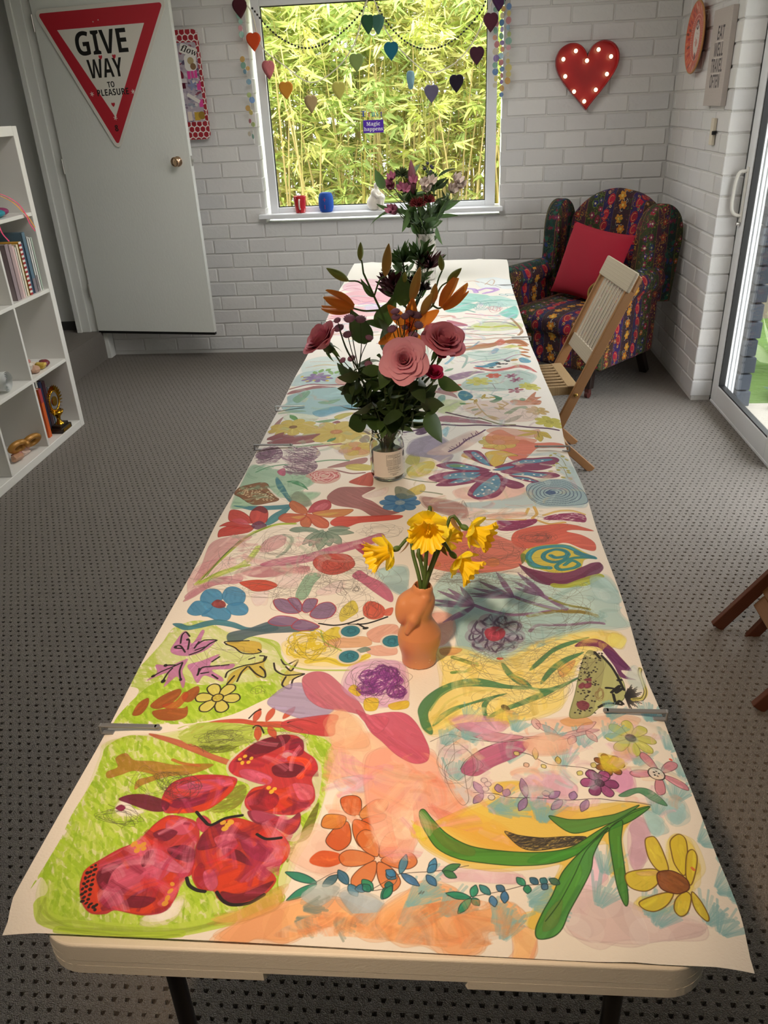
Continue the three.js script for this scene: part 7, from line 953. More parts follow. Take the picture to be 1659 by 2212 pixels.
// sprays of mauve button chrysanthemums, with their cut leaves
function mumSpray(label, blooms, hx, hy) {
  const t = thing('chrysanthemum_spray', label, 'chrysanthemum', [0, 0, 0], 0, G1), hub = onZ(hx, hy, -1.74), b = jarBase(), n = jarNeck(hub);
  part('stem', stem([b, n, n.clone().lerp(hub, 0.6), hub], 0.0026, 0.0018, 18, 7), FM.darkStem, t);
  for (const [x, y, r = 0.0105] of blooms) {
    const p = onZ(x, y, -1.73 + rr(-0.03, 0.03)), d = V3().subVectors(p, hub).add(V3(0, 0.03, 0.03)).normalize(); part('stalk', stem([hub, hub.clone().lerp(p, 0.5).add(V3(rr(-0.006, 0.006), 0, 0.004)), p], 0.0012, 0.001, 8, 6), FM.darkStem, t);
    const gs = [lathe([[0, r * 0.72], [r * 0.5, r * 0.66], [r * 0.86, r * 0.42], [r, r * 0.1], [r * 0.9, -r * 0.12], [r * 0.4, -r * 0.3], [0, -r * 0.36]], 18)]; for (let i = 0; i < 14; i++) gs.push(mv(blade(r * 0.5, r * 0.16, 0.2, 0.3, 3), 0, 0, 0, 1.15, 0, 0).translate(0, r * 0.05, r * 0.8).rotateY(i * 0.449));
    part('bloom', orient(gs, p, d, rr(0, 6)), rnd() < 0.3 ? mat('#7f5a70', 0.8) : FM.mauve, t);
  }
  const lv = []; const c = curve([b, n, n.clone().lerp(hub, 0.6), hub]);
  for (let i = 0; i < 18; i++) { const p = c.getPointAt(rr(0.45, 1)), a = rr(0, 6.28), L = rr(0.025, 0.05), d = V3(Math.cos(a), rr(-0.3, 0.6), Math.sin(a)); part('leaf', [aimed(leafOval(L, L * 0.22, 0.4), p, d, a), ...[-1, 1].map((s) => aimed(leafOval(L * 0.5, L * 0.12, 0.3), p.clone().addScaledVector(d.clone().normalize(), L * 0.4), d.clone().add(V3(-s * d.z, 0, s * d.x).multiplyScalar(0.9)), a))], FM.leaf, t); }
}
const cr = (l) => l.map(([x, y, r]) => [600 + x / 2.911, 320 + y / 2.911, r]);
seed(74); mumSpray('spray of mauve button chrysanthemums beside the left pink rose', cr([[450, 1075, 0.012], [375, 1085, 0.008], [520, 1080, 0.012], [385, 1135, 0.012], [440, 1175], [575, 1195, 0.009]]), 775, 800);
mumSpray('small mauve chrysanthemum spray low on the left', cr([[465, 1325, 0.0095], [410, 1335, 0.007], [570, 1360, 0.0085]]), 790, 830);
mumSpray('spray of mauve button chrysanthemums before the orange lily', cr([[740, 1030, 0.01], [745, 1065, 0.01], [800, 1060, 0.009], [868, 1055, 0.014], [830, 1040, 0.01], [720, 1140, 0.011], [885, 1115, 0.01], [850, 1180, 0.011], [800, 1130, 0.007]]), 872, 760);
// filler greenery round the jar neck
seed(75);
['leafy green filler stem leaning left in the jar', 'leafy green filler stem upright in the jar', 'leafy green filler stem leaning right in the jar', 'leafy green filler stem at the back of the jar'].forEach((label, k) => {
  const tip = onZ([765, 830, 905, 850][k], [800, 790, 810, 760][k], [-1.72, -1.69, -1.72, -1.82][k]), b = jarBase(), n = jarNeck(tip), pts = [b, n, n.clone().lerp(tip, 0.5), tip], t = thing('filler_greenery', label, 'foliage', [0, 0, 0], 0, G1);
  part('stem', stem(pts, 0.0024, 0.0014, 18, 7), FM.darkStem, t); const ls = []; for (let i = 0; i < 30; i++) ls.push([rr(0.45, 1), rr(0, 6.28), rr(0.035, 0.06), rr(0.011, 0.02), rr(-0.5, 0.5)]); leavesOn(pts, ls, k % 2 ? FM.leaf2 : FM.leaf, t);
});
// ---------- middle bunch: dark leucadendrons in a glass vase ----------
{
  const MZ = -2.62, MX = -0.14, G2 = 'stems in the clear vase', v = thing('glass_vase', 'clear glass vase of dark red leucadendrons behind the jar', 'vase', [MX, TY, MZ]);
  part('glass', lathe([[0, 0.004], [0.04, 0.003], [0.05, 0.02], [0.055, 0.07], [0.048, 0.13], [0.042, 0.165], [0.05, 0.2], [0.0475, 0.2], [0.0395, 0.165], [0.0455, 0.13], [0.0525, 0.07], [0.047, 0.022], [0.038, 0.01], [0, 0.011]], 40), phys('#f4faf6', 0.02, { transmission: 1, thickness: 0.003, ior: 1.48 }), v);
  seed(81); const neck = V3(MX, TY + 0.19, MZ);
  const pick2 = [[926, 577, 'wine', 'spiky dark red leucadendron on the right of the vase bunch'], [845, 622, 'wine', 'drooping dark red leucadendron on the left of the vase bunch'], [870, 565, 'green', 'green pointed leucadendron at the top of the vase bunch'], [905, 560, 'green', 'upright green leucadendron with slender leaves'], [838, 592, 'dark', 'dark bushy protea head on the left of the vase bunch'], [885, 610, 'dark', 'dark bushy protea head in the middle of the vase bunch'], [915, 625, 'dark', 'dark bushy protea head low in the vase bunch'], [858, 640, 'wine', 'small dark red leucadendron low in the vase bunch']];
  pick2.forEach(([px, py, kind, label], i) => {
    const p = onZ(px, py, MZ + rr(-0.05, 0.07)), t = thing('leucadendron', label, 'flower', [0, 0, 0], 0, G2), out = V3(p.x - MX, 0.22, p.z - MZ + 0.05).normalize(), m = { wine: FM.wine, green: FM.leaf2, dark: FM.wineDk }[kind];
    part('stem', stem([[MX + rr(-0.02, 0.02), TY + 0.02, MZ + rr(-0.02, 0.02)], neck.clone().add(V3(rr(-0.02, 0.02), 0, rr(-0.02, 0.02))), neck.clone().lerp(p, 0.55), p], 0.0035, 0.0028, 18, 7), FM.darkStem, t);
    const gs = []; for (let k = 0; k < (kind === 'dark' ? 70 : 26); k++) { const a = k * 2.4, u = k / (kind === 'dark' ? 70 : 26), L = kind === 'dark' ? rr(0.02, 0.034) : rr(0.045, 0.075); gs.push(aimed(leafOval(L, L * (kind === 'dark' ? 0.12 : 0.15), 0.15, 0.3), p, out.clone().multiplyScalar(kind === 'dark' ? 1.1 - u * 1.3 : 1.2 - u * 1.0).add(V3(Math.cos(a), 0.15, Math.sin(a)).multiplyScalar(0.3 + u * 0.8)), a)); }
    part('bracts', gs, m, t); const ls = []; for (let k = 0; k < 10; k++) ls.push([rr(0.55, 0.97), rr(0, 6.28), rr(0.04, 0.07), rr(0.006, 0.01), rr(0.2, 0.9), 0.2]); leavesOn([neck, neck.clone().lerp(p, 0.5), p], ls, kind === 'wine' ? FM.grey : FM.leaf2, t);
  });
}
// ---------- far bunch in the mottled ceramic vase ----------
{
  const CZ = -4.22, CP = onZ(921, 590, CZ), cx = CP.x, G3 = 'flowers in the ceramic vase';
  const glaze = canvasTex(256, 256, (x, w) => { x.fillStyle = '#cdc9c2'; x.fillRect(0, 0, w, w); seed(91); for (let i = 0; i < 700; i++) { x.fillStyle = pick(['#8f8a82', '#a8a39a', '#e4e1da', '#6f6a60', '#b5ac98']); x.globalAlpha = rr(0.1, 0.5); x.beginPath(); x.ellipse(rr(0, w), rr(0, w), rr(2, 14), rr(1, 8), rr(0, 3), 0, 7); x.fill(); } x.globalAlpha = 1; });
  const hgt = onZ(921, 503, CZ).y - TY, v = thing('ceramic_vase', 'mottled grey ceramic vase of mixed flowers at the far table end', 'vase', [cx, TY, CZ]);
  part('body', lathe([[0, 0], [0.04, 0], [0.046, 0.01], [0.056, hgt * 0.35], [0.055, hgt * 0.6], [0.049, hgt * 0.85], [0.05, hgt], [0.0465, hgt], [0.045, hgt * 0.85], [0.05, hgt * 0.6], [0.05, hgt * 0.35], [0.04, 0.012], [0, 0.012]], 36), mat('#ffffff', 0.4, { map: rep(glaze, 2, 1.5) }), v);
  seed(92); const neck = V3(cx, TY + hgt, CZ);
  const grow = (label, px, py, z, build, lv = 7, cat = 'flower') => { const p = onZ(px, py, CZ + z), t = thing('mixed_flower', label, cat, [0, 0, 0], 0, G3), n = neck.clone().add(V3(Math.max(-0.03, Math.min(0.03, (p.x - cx) * 0.3)), 0, Math.max(-0.03, Math.min(0.03, z)))), pts = [V3(cx + rr(-0.02, 0.02), TY + 0.02, CZ + rr(-0.02, 0.02)), n, n.clone().lerp(p, 0.55).add(V3(0, 0.02, 0)), p]; part('stem', stem(pts, 0.0034, 0.0024, 18, 7), FM.stem, t); build(t, p, V3(p.x - cx, 0.25, p.z - CZ + 0.08).normalize()); const ls = []; for (let i = 0; i < lv; i++) ls.push([rr(0.5, 0.97), rr(0, 6.28), rr(0.06, 0.12), rr(0.01, 0.02), rr(0.1, 1.2)]); leavesOn(pts, ls, rnd() < 0.5 ? FM.leaf : FM.leaf2, t); };
  const star = (m, r, n = 6) => (t, p, d) => { for (let k = 0; k < 3; k++) { const c = p.clone().add(V3(rr(-0.03, 0.03), rr(-0.03, 0.03), rr(-0.02, 0.03))), gs = []; for (let i = 0; i < n; i++) gs.push(petal(r, r * 0.3, 0.4, 0.15, 6, 4).rotateX(0.75).rotateY(i * 6.283 / n)); part('bloom', orient(gs, c, d.clone().add(V3(rr(-0.6, 0.6), rr(-0.2, 0.4), 0.5)), 0), m, t); } };
  const pom = (m, r) => (t, p, d) => { const gs = []; for (let k = 0; k < 80; k++) { const a = k * 2.4, y = 1 - k / 60; gs.push(aimed(blade(r * 0.9, r * 0.13, 0.3, 0.2, 3), p, d.clone().multiplyScalar(y).add(V3(Math.cos(a), 0.1, Math.sin(a)).multiplyScalar(Math.sqrt(Math.max(0, 1 - y * y * 0.9)))), a)); } part('bloom', gs, m, t); };
  grow('deep pink lily bud standing tallest over the mixed flowers', 893, 420, 0, (t, p) => part('bud', aimed(budGeo(0.16, 0.021), p, V3(-0.05, 1, 0.1)), mat('#744048', 0.55), t));
  grow('pink alstroemeria drooping left of the ceramic vase', 845, 452, 0.05, star(FM.pinkA, 0.042)); grow('pink alstroemeria high on the left of the mixed flowers', 842, 395, 0, star(FM.pinkA, 0.04)); grow('pink alstroemeria in the middle of the mixed flowers', 882, 408, 0.06, star(FM.pinkA, 0.04)); grow('creamy pink alstroemeria right of the lily bud', 928, 408, 0.06, star(FM.creamA, 0.044)); grow('pale lily opening on the right of the mixed flowers', 980, 405, 0, star(FM.creamA, 0.05)); grow('dark red chrysanthemum low in the mixed flowers', 902, 442, 0.1, pom(FM.maroon, 0.05)); grow('dark red chrysanthemum beside its twin above the vase', 924, 434, 0.09, pom(FM.maroon, 0.045)); grow('yellow flower half hidden behind the lily bud', 880, 388, -0.05, star(FM.yellow, 0.035)); grow('fuzzy grey-green protea bud at the back left', 868, 378, -0.02, pom(FM.grey, 0.05)); grow('dark statice sprig at the top right of the mixed flowers', 926, 362, -0.03, (t, p) => { for (let i = 0; i < 12; i++) part('bloom', mv(ball(0.008, 8, 6), p.x + rr(-0.025, 0.025), p.y + rr(-0.07, 0.03), p.z + rr(-0.02, 0.02)), mat('#3a3340', 0.8), t); });
  ['broad-leaved green stem rising right of the lily bud', 'broad-leaved green stem spreading over the vase rim', 'broad-leaved green stem at the back of the ceramic vase', 'grassy green filler stem in the ceramic vase'].forEach((label, k) => grow(label, [945, 905, 965, 880][k], [375, 470, 430, 480][k], [0, 0.08, -0.03, 0.06][k], () => {}, 14, 'foliage'));
  const arch = thing('grass_blade', 'long arching grass blade bending left from the ceramic vase', 'leaf', [0, 0, 0], 0, G3), ac = curve([neck, onZ(890, 465, CZ + 0.04), onZ(845, 455, CZ + 0.06), onZ(805, 480, CZ + 0.08), onZ(787, 515, CZ + 0.09)]); part('blade', patch((u, v) => ac.getPointAt(u).add(V3(0.5, 0.8, 0.2).normalize().multiplyScalar((v - 0.5) * 0.026 * Math.sin(Math.PI * Math.min(1, u * 0.95 + 0.05)))), 30, 2), FM.leaf2, arch);
  [[880, 470, [-0.1, -0.9, 0.3], 0.12, 'broad leaf hanging over the left of the ceramic vase'], [944, 510, [0.15, -0.9, 0.2], 0.09, 'leaf hanging down the right of the ceramic vase'], [828, 425, [-0.3, 0.8, 0.3], 0.1, 'broad leaf curling up left of the mixed flowers']].forEach(([px, py, d, L, label]) => { const b = onZ(px, py - 18, CZ + 0.07), t = thing('vase_leaf', label, 'leaf', [0, 0, 0], 0, G3); part('stem', stem([neck, neck.clone().lerp(b, 0.5).add(V3(0, 0.02, 0.02)), b], 0.002, 0.0014, 8, 6), FM.darkStem, t); part('leaf', aimed(leafOval(L, L * 0.24, 0.3), b, V(d), 0.2), FM.leaf2, t); });
}
// ---------- torso vase with daffodils ----------
const DX = -0.058, DZ = -1.042;
{
  const body = (p) => {
    let d = Math.max(Math.hypot(p[0] / 1.03, p[2] / 0.94) - 0.0275, Math.abs(p[1] - 0.026) - 0.0255);
    d = smin(d, ell(p, [0.008, 0.05, 0], [0.0285, 0.03, 0.027]), 0.014);             // hip
    d = smin(d, ell(p, [-0.006, 0.046, 0.003], [0.025, 0.03, 0.026]), 0.014);
    d = smin(d, cap(p, [-0.001, 0.066, 0], [-0.002, 0.1, 0], 0.0225, 0.0228), 0.016);   // waist to ribs
    d = smin(d, ell(p, [-0.005, 0.112, 0], [0.0285, 0.022, 0.0235]), 0.014);           // shoulders
    d = smin(d, cap(p, [0.006, 0.124, 0], [0.008, 0.137, 0], 0.02, 0.0168), 0.012);      // neck
    d = smin(d, ell(p, [-0.024, 0.102, 0.01], [0.0115, 0.022, 0.0125]), 0.005);        // breast at the side
    const arm = smin(cap(p, [0.012, 0.13, 0.012], [-0.006, 0.098, 0.0235], 0.0092, 0.0086), cap(p, [-0.006, 0.098, 0.0235], [-0.0165, 0.074, 0.0235], 0.0086, 0.0052), 0.005);
    d = smin(d, arm, 0.0028);
    return Math.max(d, -(Math.max(Math.hypot(p[0] - 0.009, p[2]) - 0.0125, 0.09 - p[1])));
  };
  const v = thing('torso_vase', 'terracotta vase shaped as a torso with folded arm, holding daffodils', 'vase', [DX, TY, DZ]);
  part('body', solid(body, [0, 0.078, 0], 0.086, 120), phys('#d08c5e', 0.36, { clearcoat: 0.35, clearcoatRoughness: 0.25, bumpMap: rep(FINE, 2), bumpScale: 0 }), v);
  seed(95); for (let i = 0; i < 16; i++) { const a = rr(0.6, 2.6), y = rr(0.01, 0.05), r = 0.0276; part('glaze_fleck', mv(ball(rr(0.0004, 0.0009), 6, 4), Math.cos(a) * r * 1.03, y, Math.sin(a) * r * 0.94), mat('#f2e3cf', 0.6), v); }
  const mouth = V3(DX + 0.009, TY + 0.146, DZ), G4 = 'daffodils in the torso vase';
  const daff = (label, px, py, z, dir, bend, size = 1) => {
    const c = onZ(px, py, z), d = V(dir).normalize(), t = thing('daffodil', label, 'daffodil', [0, 0, 0], 0, G4), r = 0.034 * size, back = c.clone().addScaledVector(d, -0.026 * size), root = V3(mouth.x + rr(-0.006, 0.006), TY + 0.08, DZ + rr(-0.005, 0.005)), m2 = mouth.clone().add(V3((back.x - mouth.x) * 0.06 + rr(-0.003, 0.003), 0.004, rr(-0.004, 0.004)));
    const knee = back.clone().addScaledVector(d, -0.016).add(V3(...bend)); part('stem', stem([root, m2, m2.clone().lerp(knee, 0.6), knee, back.clone().addScaledVector(d, -0.004), back], 0.0036, 0.0026, 34, 9), mat('#47602c', 0.5), t);
    part('ovary', aimed(mv(ball(0.0048, 12, 10), 0, 0, 0, 0, 0, 0, [1, 1.6, 1]), back, d), FM.stem, t);
    for (let i = 0; i < 6; i++) part('petal', aimed(petal(r * rr(0.95, 1.08), r * 0.4, 0.3, rr(-0.12, 0.2), 10, 8, 0.0009).rotateX(1.05 + rr(-0.15, 0.15)).rotateY(i * 1.047 + (i % 2) * 0.05), c.clone().addScaledVector(d, -0.016 * size), d, 0), FM.daff, t);
    part('trumpet', aimed(patch((u, v) => { const a = u * 6.2832, fr2 = Math.pow(v, 3), R = size * (0.0075 + 0.0085 * v + 0.0085 * fr2 + 0.0026 * fr2 * Math.sin(a * 11) + 0.0012 * fr2 * Math.sin(a * 23 + 1)); return V3(Math.cos(a) * R, size * (-0.016 + 0.037 * v + 0.0024 * fr2 * Math.sin(a * 13 + 2)), Math.sin(a) * R); }, 110, 14), c, d, 0), FM.daffC, t);
    part('pistil', [tube([c.clone().addScaledVector(d, -0.012), c.clone().addScaledVector(d, 0.012)], 0.001, 4, 6), ...[0, 1, 2, 3, 4, 5].map((i) => aimed(mv(ball(0.0014, 6, 5), Math.cos(i) * 0.0036, 0.006, Math.sin(i) * 0.0036, 0, 0, 0, [1, 2.4, 1]), c, d))], FM.daffC, t);
    part('spathe', aimed(leafOval(0.03, 0.006, 0.5, 0.5), knee, V3(d.x * 0.3, -0.9, d.z * 0.3 + 0.2), 0.4), FM.paperBrown, t, 'dry brown papery spathe');
  };
  seed(96);
  daff('daffodil nodding left with its trumpet turned away', 824, 1196, -1.05, [-0.86, -0.05, 0.5], [0.006, 0.014, 0]); daff('daffodil facing forward at the top of the torso vase', 924, 1143, -1.0, [-0.05, -0.1, 1], [0, 0.012, 0], 1.06); daff('daffodil nodding right at the top of the torso vase', 1034, 1152, -1.06, [0.9, -0.2, 0.42], [-0.004, 0.014, 0], 0.94); daff('daffodil drooping lowest on the right', 1004, 1222, -1.03, [0.72, -0.5, 0.45], [-0.008, 0.016, 0], 0.94); daff('daffodil half hidden behind the forward-facing one', 958, 1158, -1.1, [0.6, 0.15, -0.6], [-0.01, 0.004, 0.012], 0.95);
}
// ---------- give way sign on the door ----------
const doorAt = (px, py) => { const d = ray(px, py), n = V3(Math.sin(DOORTURN), 0, Math.cos(DOORTURN)), k = n.dot(V3().subVectors(HINGE, EYE)) / n.dot(d), p = d.multiplyScalar(k).add(EYE).sub(HINGE); return [p.x * Math.cos(DOORTURN) - p.z * Math.sin(DOORTURN), p.y]; };
{
  const t = thing('give_way_sign', 'red and white triangular give way sign hung on the white door', 'sign', HINGE, DOORTURN);
  const tri = (pts, r) => { const s = new THREE.Shape(); pts.forEach((p, i) => { const a = pts[(i + 2) % 3], b = pts[(i + 1) % 3], la = Math.hypot(a[0] - p[0], a[1] - p[1]), lb = Math.hypot(b[0] - p[0], b[1] - p[1]), q0 = [p[0] + (a[0] - p[0]) / la * r, p[1] + (a[1] - p[1]) / la * r], q1 = [p[0] + (b[0] - p[0]) / lb * r, p[1] + (b[1] - p[1]) / lb * r]; i ? s.lineTo(...q0) : s.moveTo(...q0); s.quadraticCurveTo(p[0], p[1], ...q1); }); return s; };
  const A = doorAt(70, 22), Bq = doorAt(364, -6), Cq = doorAt(259, 330), cen = [(A[0] + Bq[0] + Cq[0]) / 3, (A[1] + Bq[1] + Cq[1]) / 3], inset = (k) => [A, Bq, Cq].map((p) => [cen[0] + (p[0] - cen[0]) * k, cen[1] + (p[1] - cen[1]) * k]);
  const T = canvasTex(1200, 1100, (x, w, h) => {
    const U0 = -0.02, V1 = 2.02, k = 1200 / 0.96, Q = ([u, v]) => [(u - U0) * k, (V1 - v) * k], D = (cx, cy) => Q(doorAt(cx / 2.911, cy / 2.911));
    x.fillStyle = '#e9e5dc'; x.fillRect(0, 0, w, h);
    const poly = (pts, r, c) => { x.fillStyle = c; x.strokeStyle = c; x.lineJoin = 'round'; x.lineWidth = r; x.beginPath(); pts.forEach((p, i) => { const q = Q(p); i ? x.lineTo(...q) : x.moveTo(...q); }); x.closePath(); x.fill(); x.stroke(); };
    poly(inset(0.868), 34, '#c22535'); poly([doorAt(367 / 2.911, 192 / 2.911), doorAt(909 / 2.911, 146 / 2.911), doorAt(732 / 2.911, 735 / 2.911)], 4, '#ece7dc');
    const word = (s, x0, y0, x1, y1, hgt, font = 'bold') => { const a = D(x0, y0), b = D(x1, y1), L = Math.hypot(b[0] - a[0], b[1] - a[1]); x.save(); x.translate(a[0], a[1]); x.rotate(Math.atan2(b[1] - a[1], b[0] - a[0])); x.font = `${font} 100px sans-serif`; x.textBaseline = 'alphabetic'; x.fillStyle = '#14120f'; const m = x.measureText(s).width; x.scale(L / m, hgt * k / 73); x.fillText(s, 0, 0); x.restore(); };
    word('GIVE', 486, 353, 824, 325, 0.127); word('WAY', 570, 494, 786, 478, 0.102); word('TO', 684, 552, 730, 546, 0.032); word('PLEASURE', 617, 606, 820, 592, 0.036);
    x.fillStyle = '#14120f'; word('8', 730, 826, 754, 824, 0.036);
    const heart = (cx, cy, s, c) => { const q = D(cx, cy); x.fillStyle = c; x.beginPath(); x.moveTo(q[0], q[1] + s); x.bezierCurveTo(q[0] - s * 1.6, q[1] - s * 0.2, q[0] - s * 0.7, q[1] - s * 1.3, q[0], q[1] - s * 0.45); x.bezierCurveTo(q[0] + s * 0.7, q[1] - s * 1.3, q[0] + s * 1.6, q[1] - s * 0.2, q[0], q[1] + s); x.fill(); };
    heart(637, 360, 17, '#c22535'); heart(722, 355, 17, '#c22535'); heart(717, 657, 17, '#c22535');
    for (const [cx, cy, c] of [[584, 592, '#efe9df'], [842, 576, '#efe9df'], [731, 741, '#efe9df']]) { const q = D(cx, cy); x.strokeStyle = c; x.lineWidth = 5; for (let i = 0; i < 6; i++) { x.beginPath(); x.moveTo(...q); x.lineTo(q[0] + Math.cos(i * 1.047 + 0.3) * 17, q[1] + Math.sin(i * 1.047 + 0.3) * 17); x.stroke(); } }
  });
  const g = extrude(tri(inset(1), 0.075), 0.003, 0.0008, 1, 8).translate(0, 0, 0.006), p = g.attributes.position, uv = g.attributes.uv; for (let i = 0; i < p.count; i++) uv.setXY(i, (p.getX(i) + 0.02) / 0.96, 1 - (2.02 - p.getY(i)) / (1100 / 1200 * 0.96));
  part('plate', g, mat('#ffffff', 0.42, { map: T }), t);
  for (const q of [doorAt(205, 60), doorAt(216, 56)]) part('rivet', mv(ball(0.004, 10, 6), q[0], q[1] + 0.03, 0.0095, 0, 0, 0, [1, 1, 0.5]), M.steel, t);
  for (const q of [doorAt(210, 120), doorAt(255, 250)]) part('standoff_pad', mv(cyl(0.012, 0.012, 0.006, 14), q[0], q[1], 0.0005, Math.PI / 2), M.black, t);
}
// ---------- sticker-covered skateboard deck on the bricks ----------
{
  const T = canvasTex(512, 1536, (x, w, h) => {
    seed(121); x.fillStyle = '#a01f2c'; x.fillRect(0, 0, w, h); x.strokeStyle = '#e6dcd6'; x.lineWidth = 15;
    for (let j = 0; j < 20; j++) for (let i = -1; i < 7; i++) { const cx = i * 90 + (j % 2) * 45, cy = j * 80 + 30; x.fillStyle = '#a01f2c'; x.beginPath(); x.arc(cx, cy, 48, 0, 7); x.fill(); x.stroke(); }
    x.save(); x.beginPath(); x.roundRect(24, 170, 440, 1110, 30); x.clip(); x.fillStyle = '#b5aab4'; x.fillRect(0, 0, w, h);
    for (let i = 0; i < 190; i++) { x.save(); x.translate(rr(0, w), rr(150, 1300)); x.rotate(rr(-0.8, 0.8)); x.fillStyle = pick(['#8d8496', '#c9c0c8', '#6a5a70', '#a796a8', '#d8d0d2', '#7a2638', '#57506a', '#8f9aa8', '#e0d8d0']); x.globalAlpha = rr(0.5, 1); rnd() < 0.5 ? x.fillRect(-rr(12, 50), -rr(8, 26), rr(24, 90), rr(14, 46)) : (x.beginPath(), x.ellipse(0, 0, rr(12, 44), rr(10, 34), 0, 0, 7), x.fill()); x.restore(); }
    x.fillStyle = '#7a1f33'; x.beginPath(); x.arc(120, 620, 90, 0, 7); x.fill(); x.fillStyle = '#d8d0d0'; x.fillRect(60, 660, 190, 60); x.fillStyle = '#5a1528'; x.fillRect(50, 720, 170, 80);
    x.fillStyle = '#e0489a'; for (const [a, b, c, d] of [[270, 560, 50, 110], [330, 560, 44, 100], [385, 550, 44, 110], [440, 700, 40, 70], [400, 740, 70, 90], [400, 960, 70, 110]]) x.fillRect(a, b, c, d); x.fillStyle = '#8a92b4'; x.save(); x.translate(330, 760); x.rotate(0.4); for (let i = 0; i < 5; i++) { x.rotate(1.257); x.fillRect(-14, 0, 28, 74); } x.restore();
    x.fillStyle = '#e9e6df'; x.beginPath(); x.roundRect(250, 330, 190, 230, 60); x.fill(); x.fillStyle = '#b9a678'; x.beginPath(); x.arc(350, 420, 50, 0, 7); x.fill(); x.fillStyle = '#8a6a4a'; x.beginPath(); x.arc(380, 500, 46, 0, 7); x.fill(); x.fillStyle = '#c9a53a'; x.fillRect(300, 1140, 90, 120); x.fillStyle = '#9a7a2a'; x.beginPath(); x.arc(420, 1190, 58, 0, 7); x.fill(); x.fillStyle = '#e8d9c8'; x.fillRect(190, 1130, 70, 130); x.fillStyle = '#e8e4dc'; x.save(); x.translate(320, 940); x.rotate(0.55); x.fillRect(-110, -26, 220, 52); x.restore();
    x.restore(); x.save(); x.translate(180, 250); x.rotate(0.36); x.fillStyle = '#e9e6df'; x.beginPath(); x.roundRect(20, -90, 270, 130, 20); x.fill(); x.fillStyle = '#16120f'; x.font = 'italic bold 118px serif'; x.fillText('flow', 30, 10); x.restore();
  });
  const cx = -1.665, w = 0.205, y0 = 1.418, y1 = 2.025, tilt = -0.03, t = thing('skateboard_deck', 'red scalloped skateboard deck covered in stickers, on the bricks behind the door', 'skateboard', [cx, (y0 + y1) / 2, BACK + 0.03], 0); t.rotation.z = tilt * 0;
  const g = extrude(roundRect(w, y1 - y0, 0.035), 0.009, 0.0015, 2, 8), p = g.attributes.position, uv = g.attributes.uv; for (let i = 0; i < p.count; i++) uv.setXY(i, p.getX(i) / w + 0.5, p.getY(i) / (y1 - y0) + 0.5);
  part('deck', g, mat('#ffffff', 0.35, { map: T }), t); for (const s of [-1, 1]) part('wall_hook', rbox(0.03, 0.02, 0.036, 0.003, 0, s * 0.2, -0.018), M.black, t);
}
// ---------- marquee heart ----------
function heartShape(w, h) { const s = new THREE.Shape(), a = w / 2; s.moveTo(0, -h * 0.5); s.bezierCurveTo(-a * 0.35, -h * 0.27, -a, h * 0.0, -a, h * 0.24); s.bezierCurveTo(-a, h * 0.42, -a * 0.72, h * 0.5, -a * 0.5, h * 0.5); s.bezierCurveTo(-a * 0.26, h * 0.5, -a * 0.06, h * 0.42, 0, h * 0.27); s.bezierCurveTo(a * 0.06, h * 0.42, a * 0.26, h * 0.5, a * 0.5, h * 0.5); s.bezierCurveTo(a * 0.72, h * 0.5, a, h * 0.42, a, h * 0.24); s.bezierCurveTo(a, 0, a * 0.35, -h * 0.27, 0, -h * 0.5); return s; }
{
  const z = BACK + 0.052, q = (x, y) => onZ(x, y, z), c = q(1268, 165), w = 0.372, h = 0.362, t = thing('marquee_heart_light', 'red metal heart light with ten glowing bulbs on the brick wall', 'wall light', [c.x, c.y, BACK + 0.004]);
  const red = phys('#8f1217', 0.4, { clearcoat: 0.4 }), outer = heartShape(w, h), inner = heartShape(w - 0.012, h - 0.013); const rim = heartShape(w, h); rim.holes.push(new THREE.Path(inner.getPoints(24)));
  part('back_plate', extrude(outer, 0.006, 0.001, 1, 24), red, t); part('rim', extrude(rim, 0.05, 0.0012, 2, 24), red, t);
  t.rotation.z = 0.035;
  const bulbs = [[1217, 128], [1244, 110], [1268, 131], [1293, 107], [1320, 122], [1311, 160], [1221, 165], [1240, 198], [1287, 194], [1262, 219]], glow = mat('#fff6e4', 0.4, { emissive: '#ffdfae', emissiveIntensity: 2.2 });
  for (const [x, y] of bulbs) { const p = onZ(x, y, BACK + 0.03), u = V3(p.x - c.x, p.y - c.y, 0).applyAxisAngle(V3(0, 0, 1), -0.035); part('socket', mv(cyl(0.011, 0.009, 0.01, 14), u.x, u.y, 0.008, Math.PI / 2), M.brass, t); part('bulb', mv(ball(0.0115, 16, 12), u.x, u.y, 0.026), glow, t); const L = new THREE.PointLight('#ffd9a0', 0.0025); L.position.set(p.x, p.y, BACK + 0.05); L.castShadow = true; L.name = 'bulb_glow'; scene.add(L); }
}
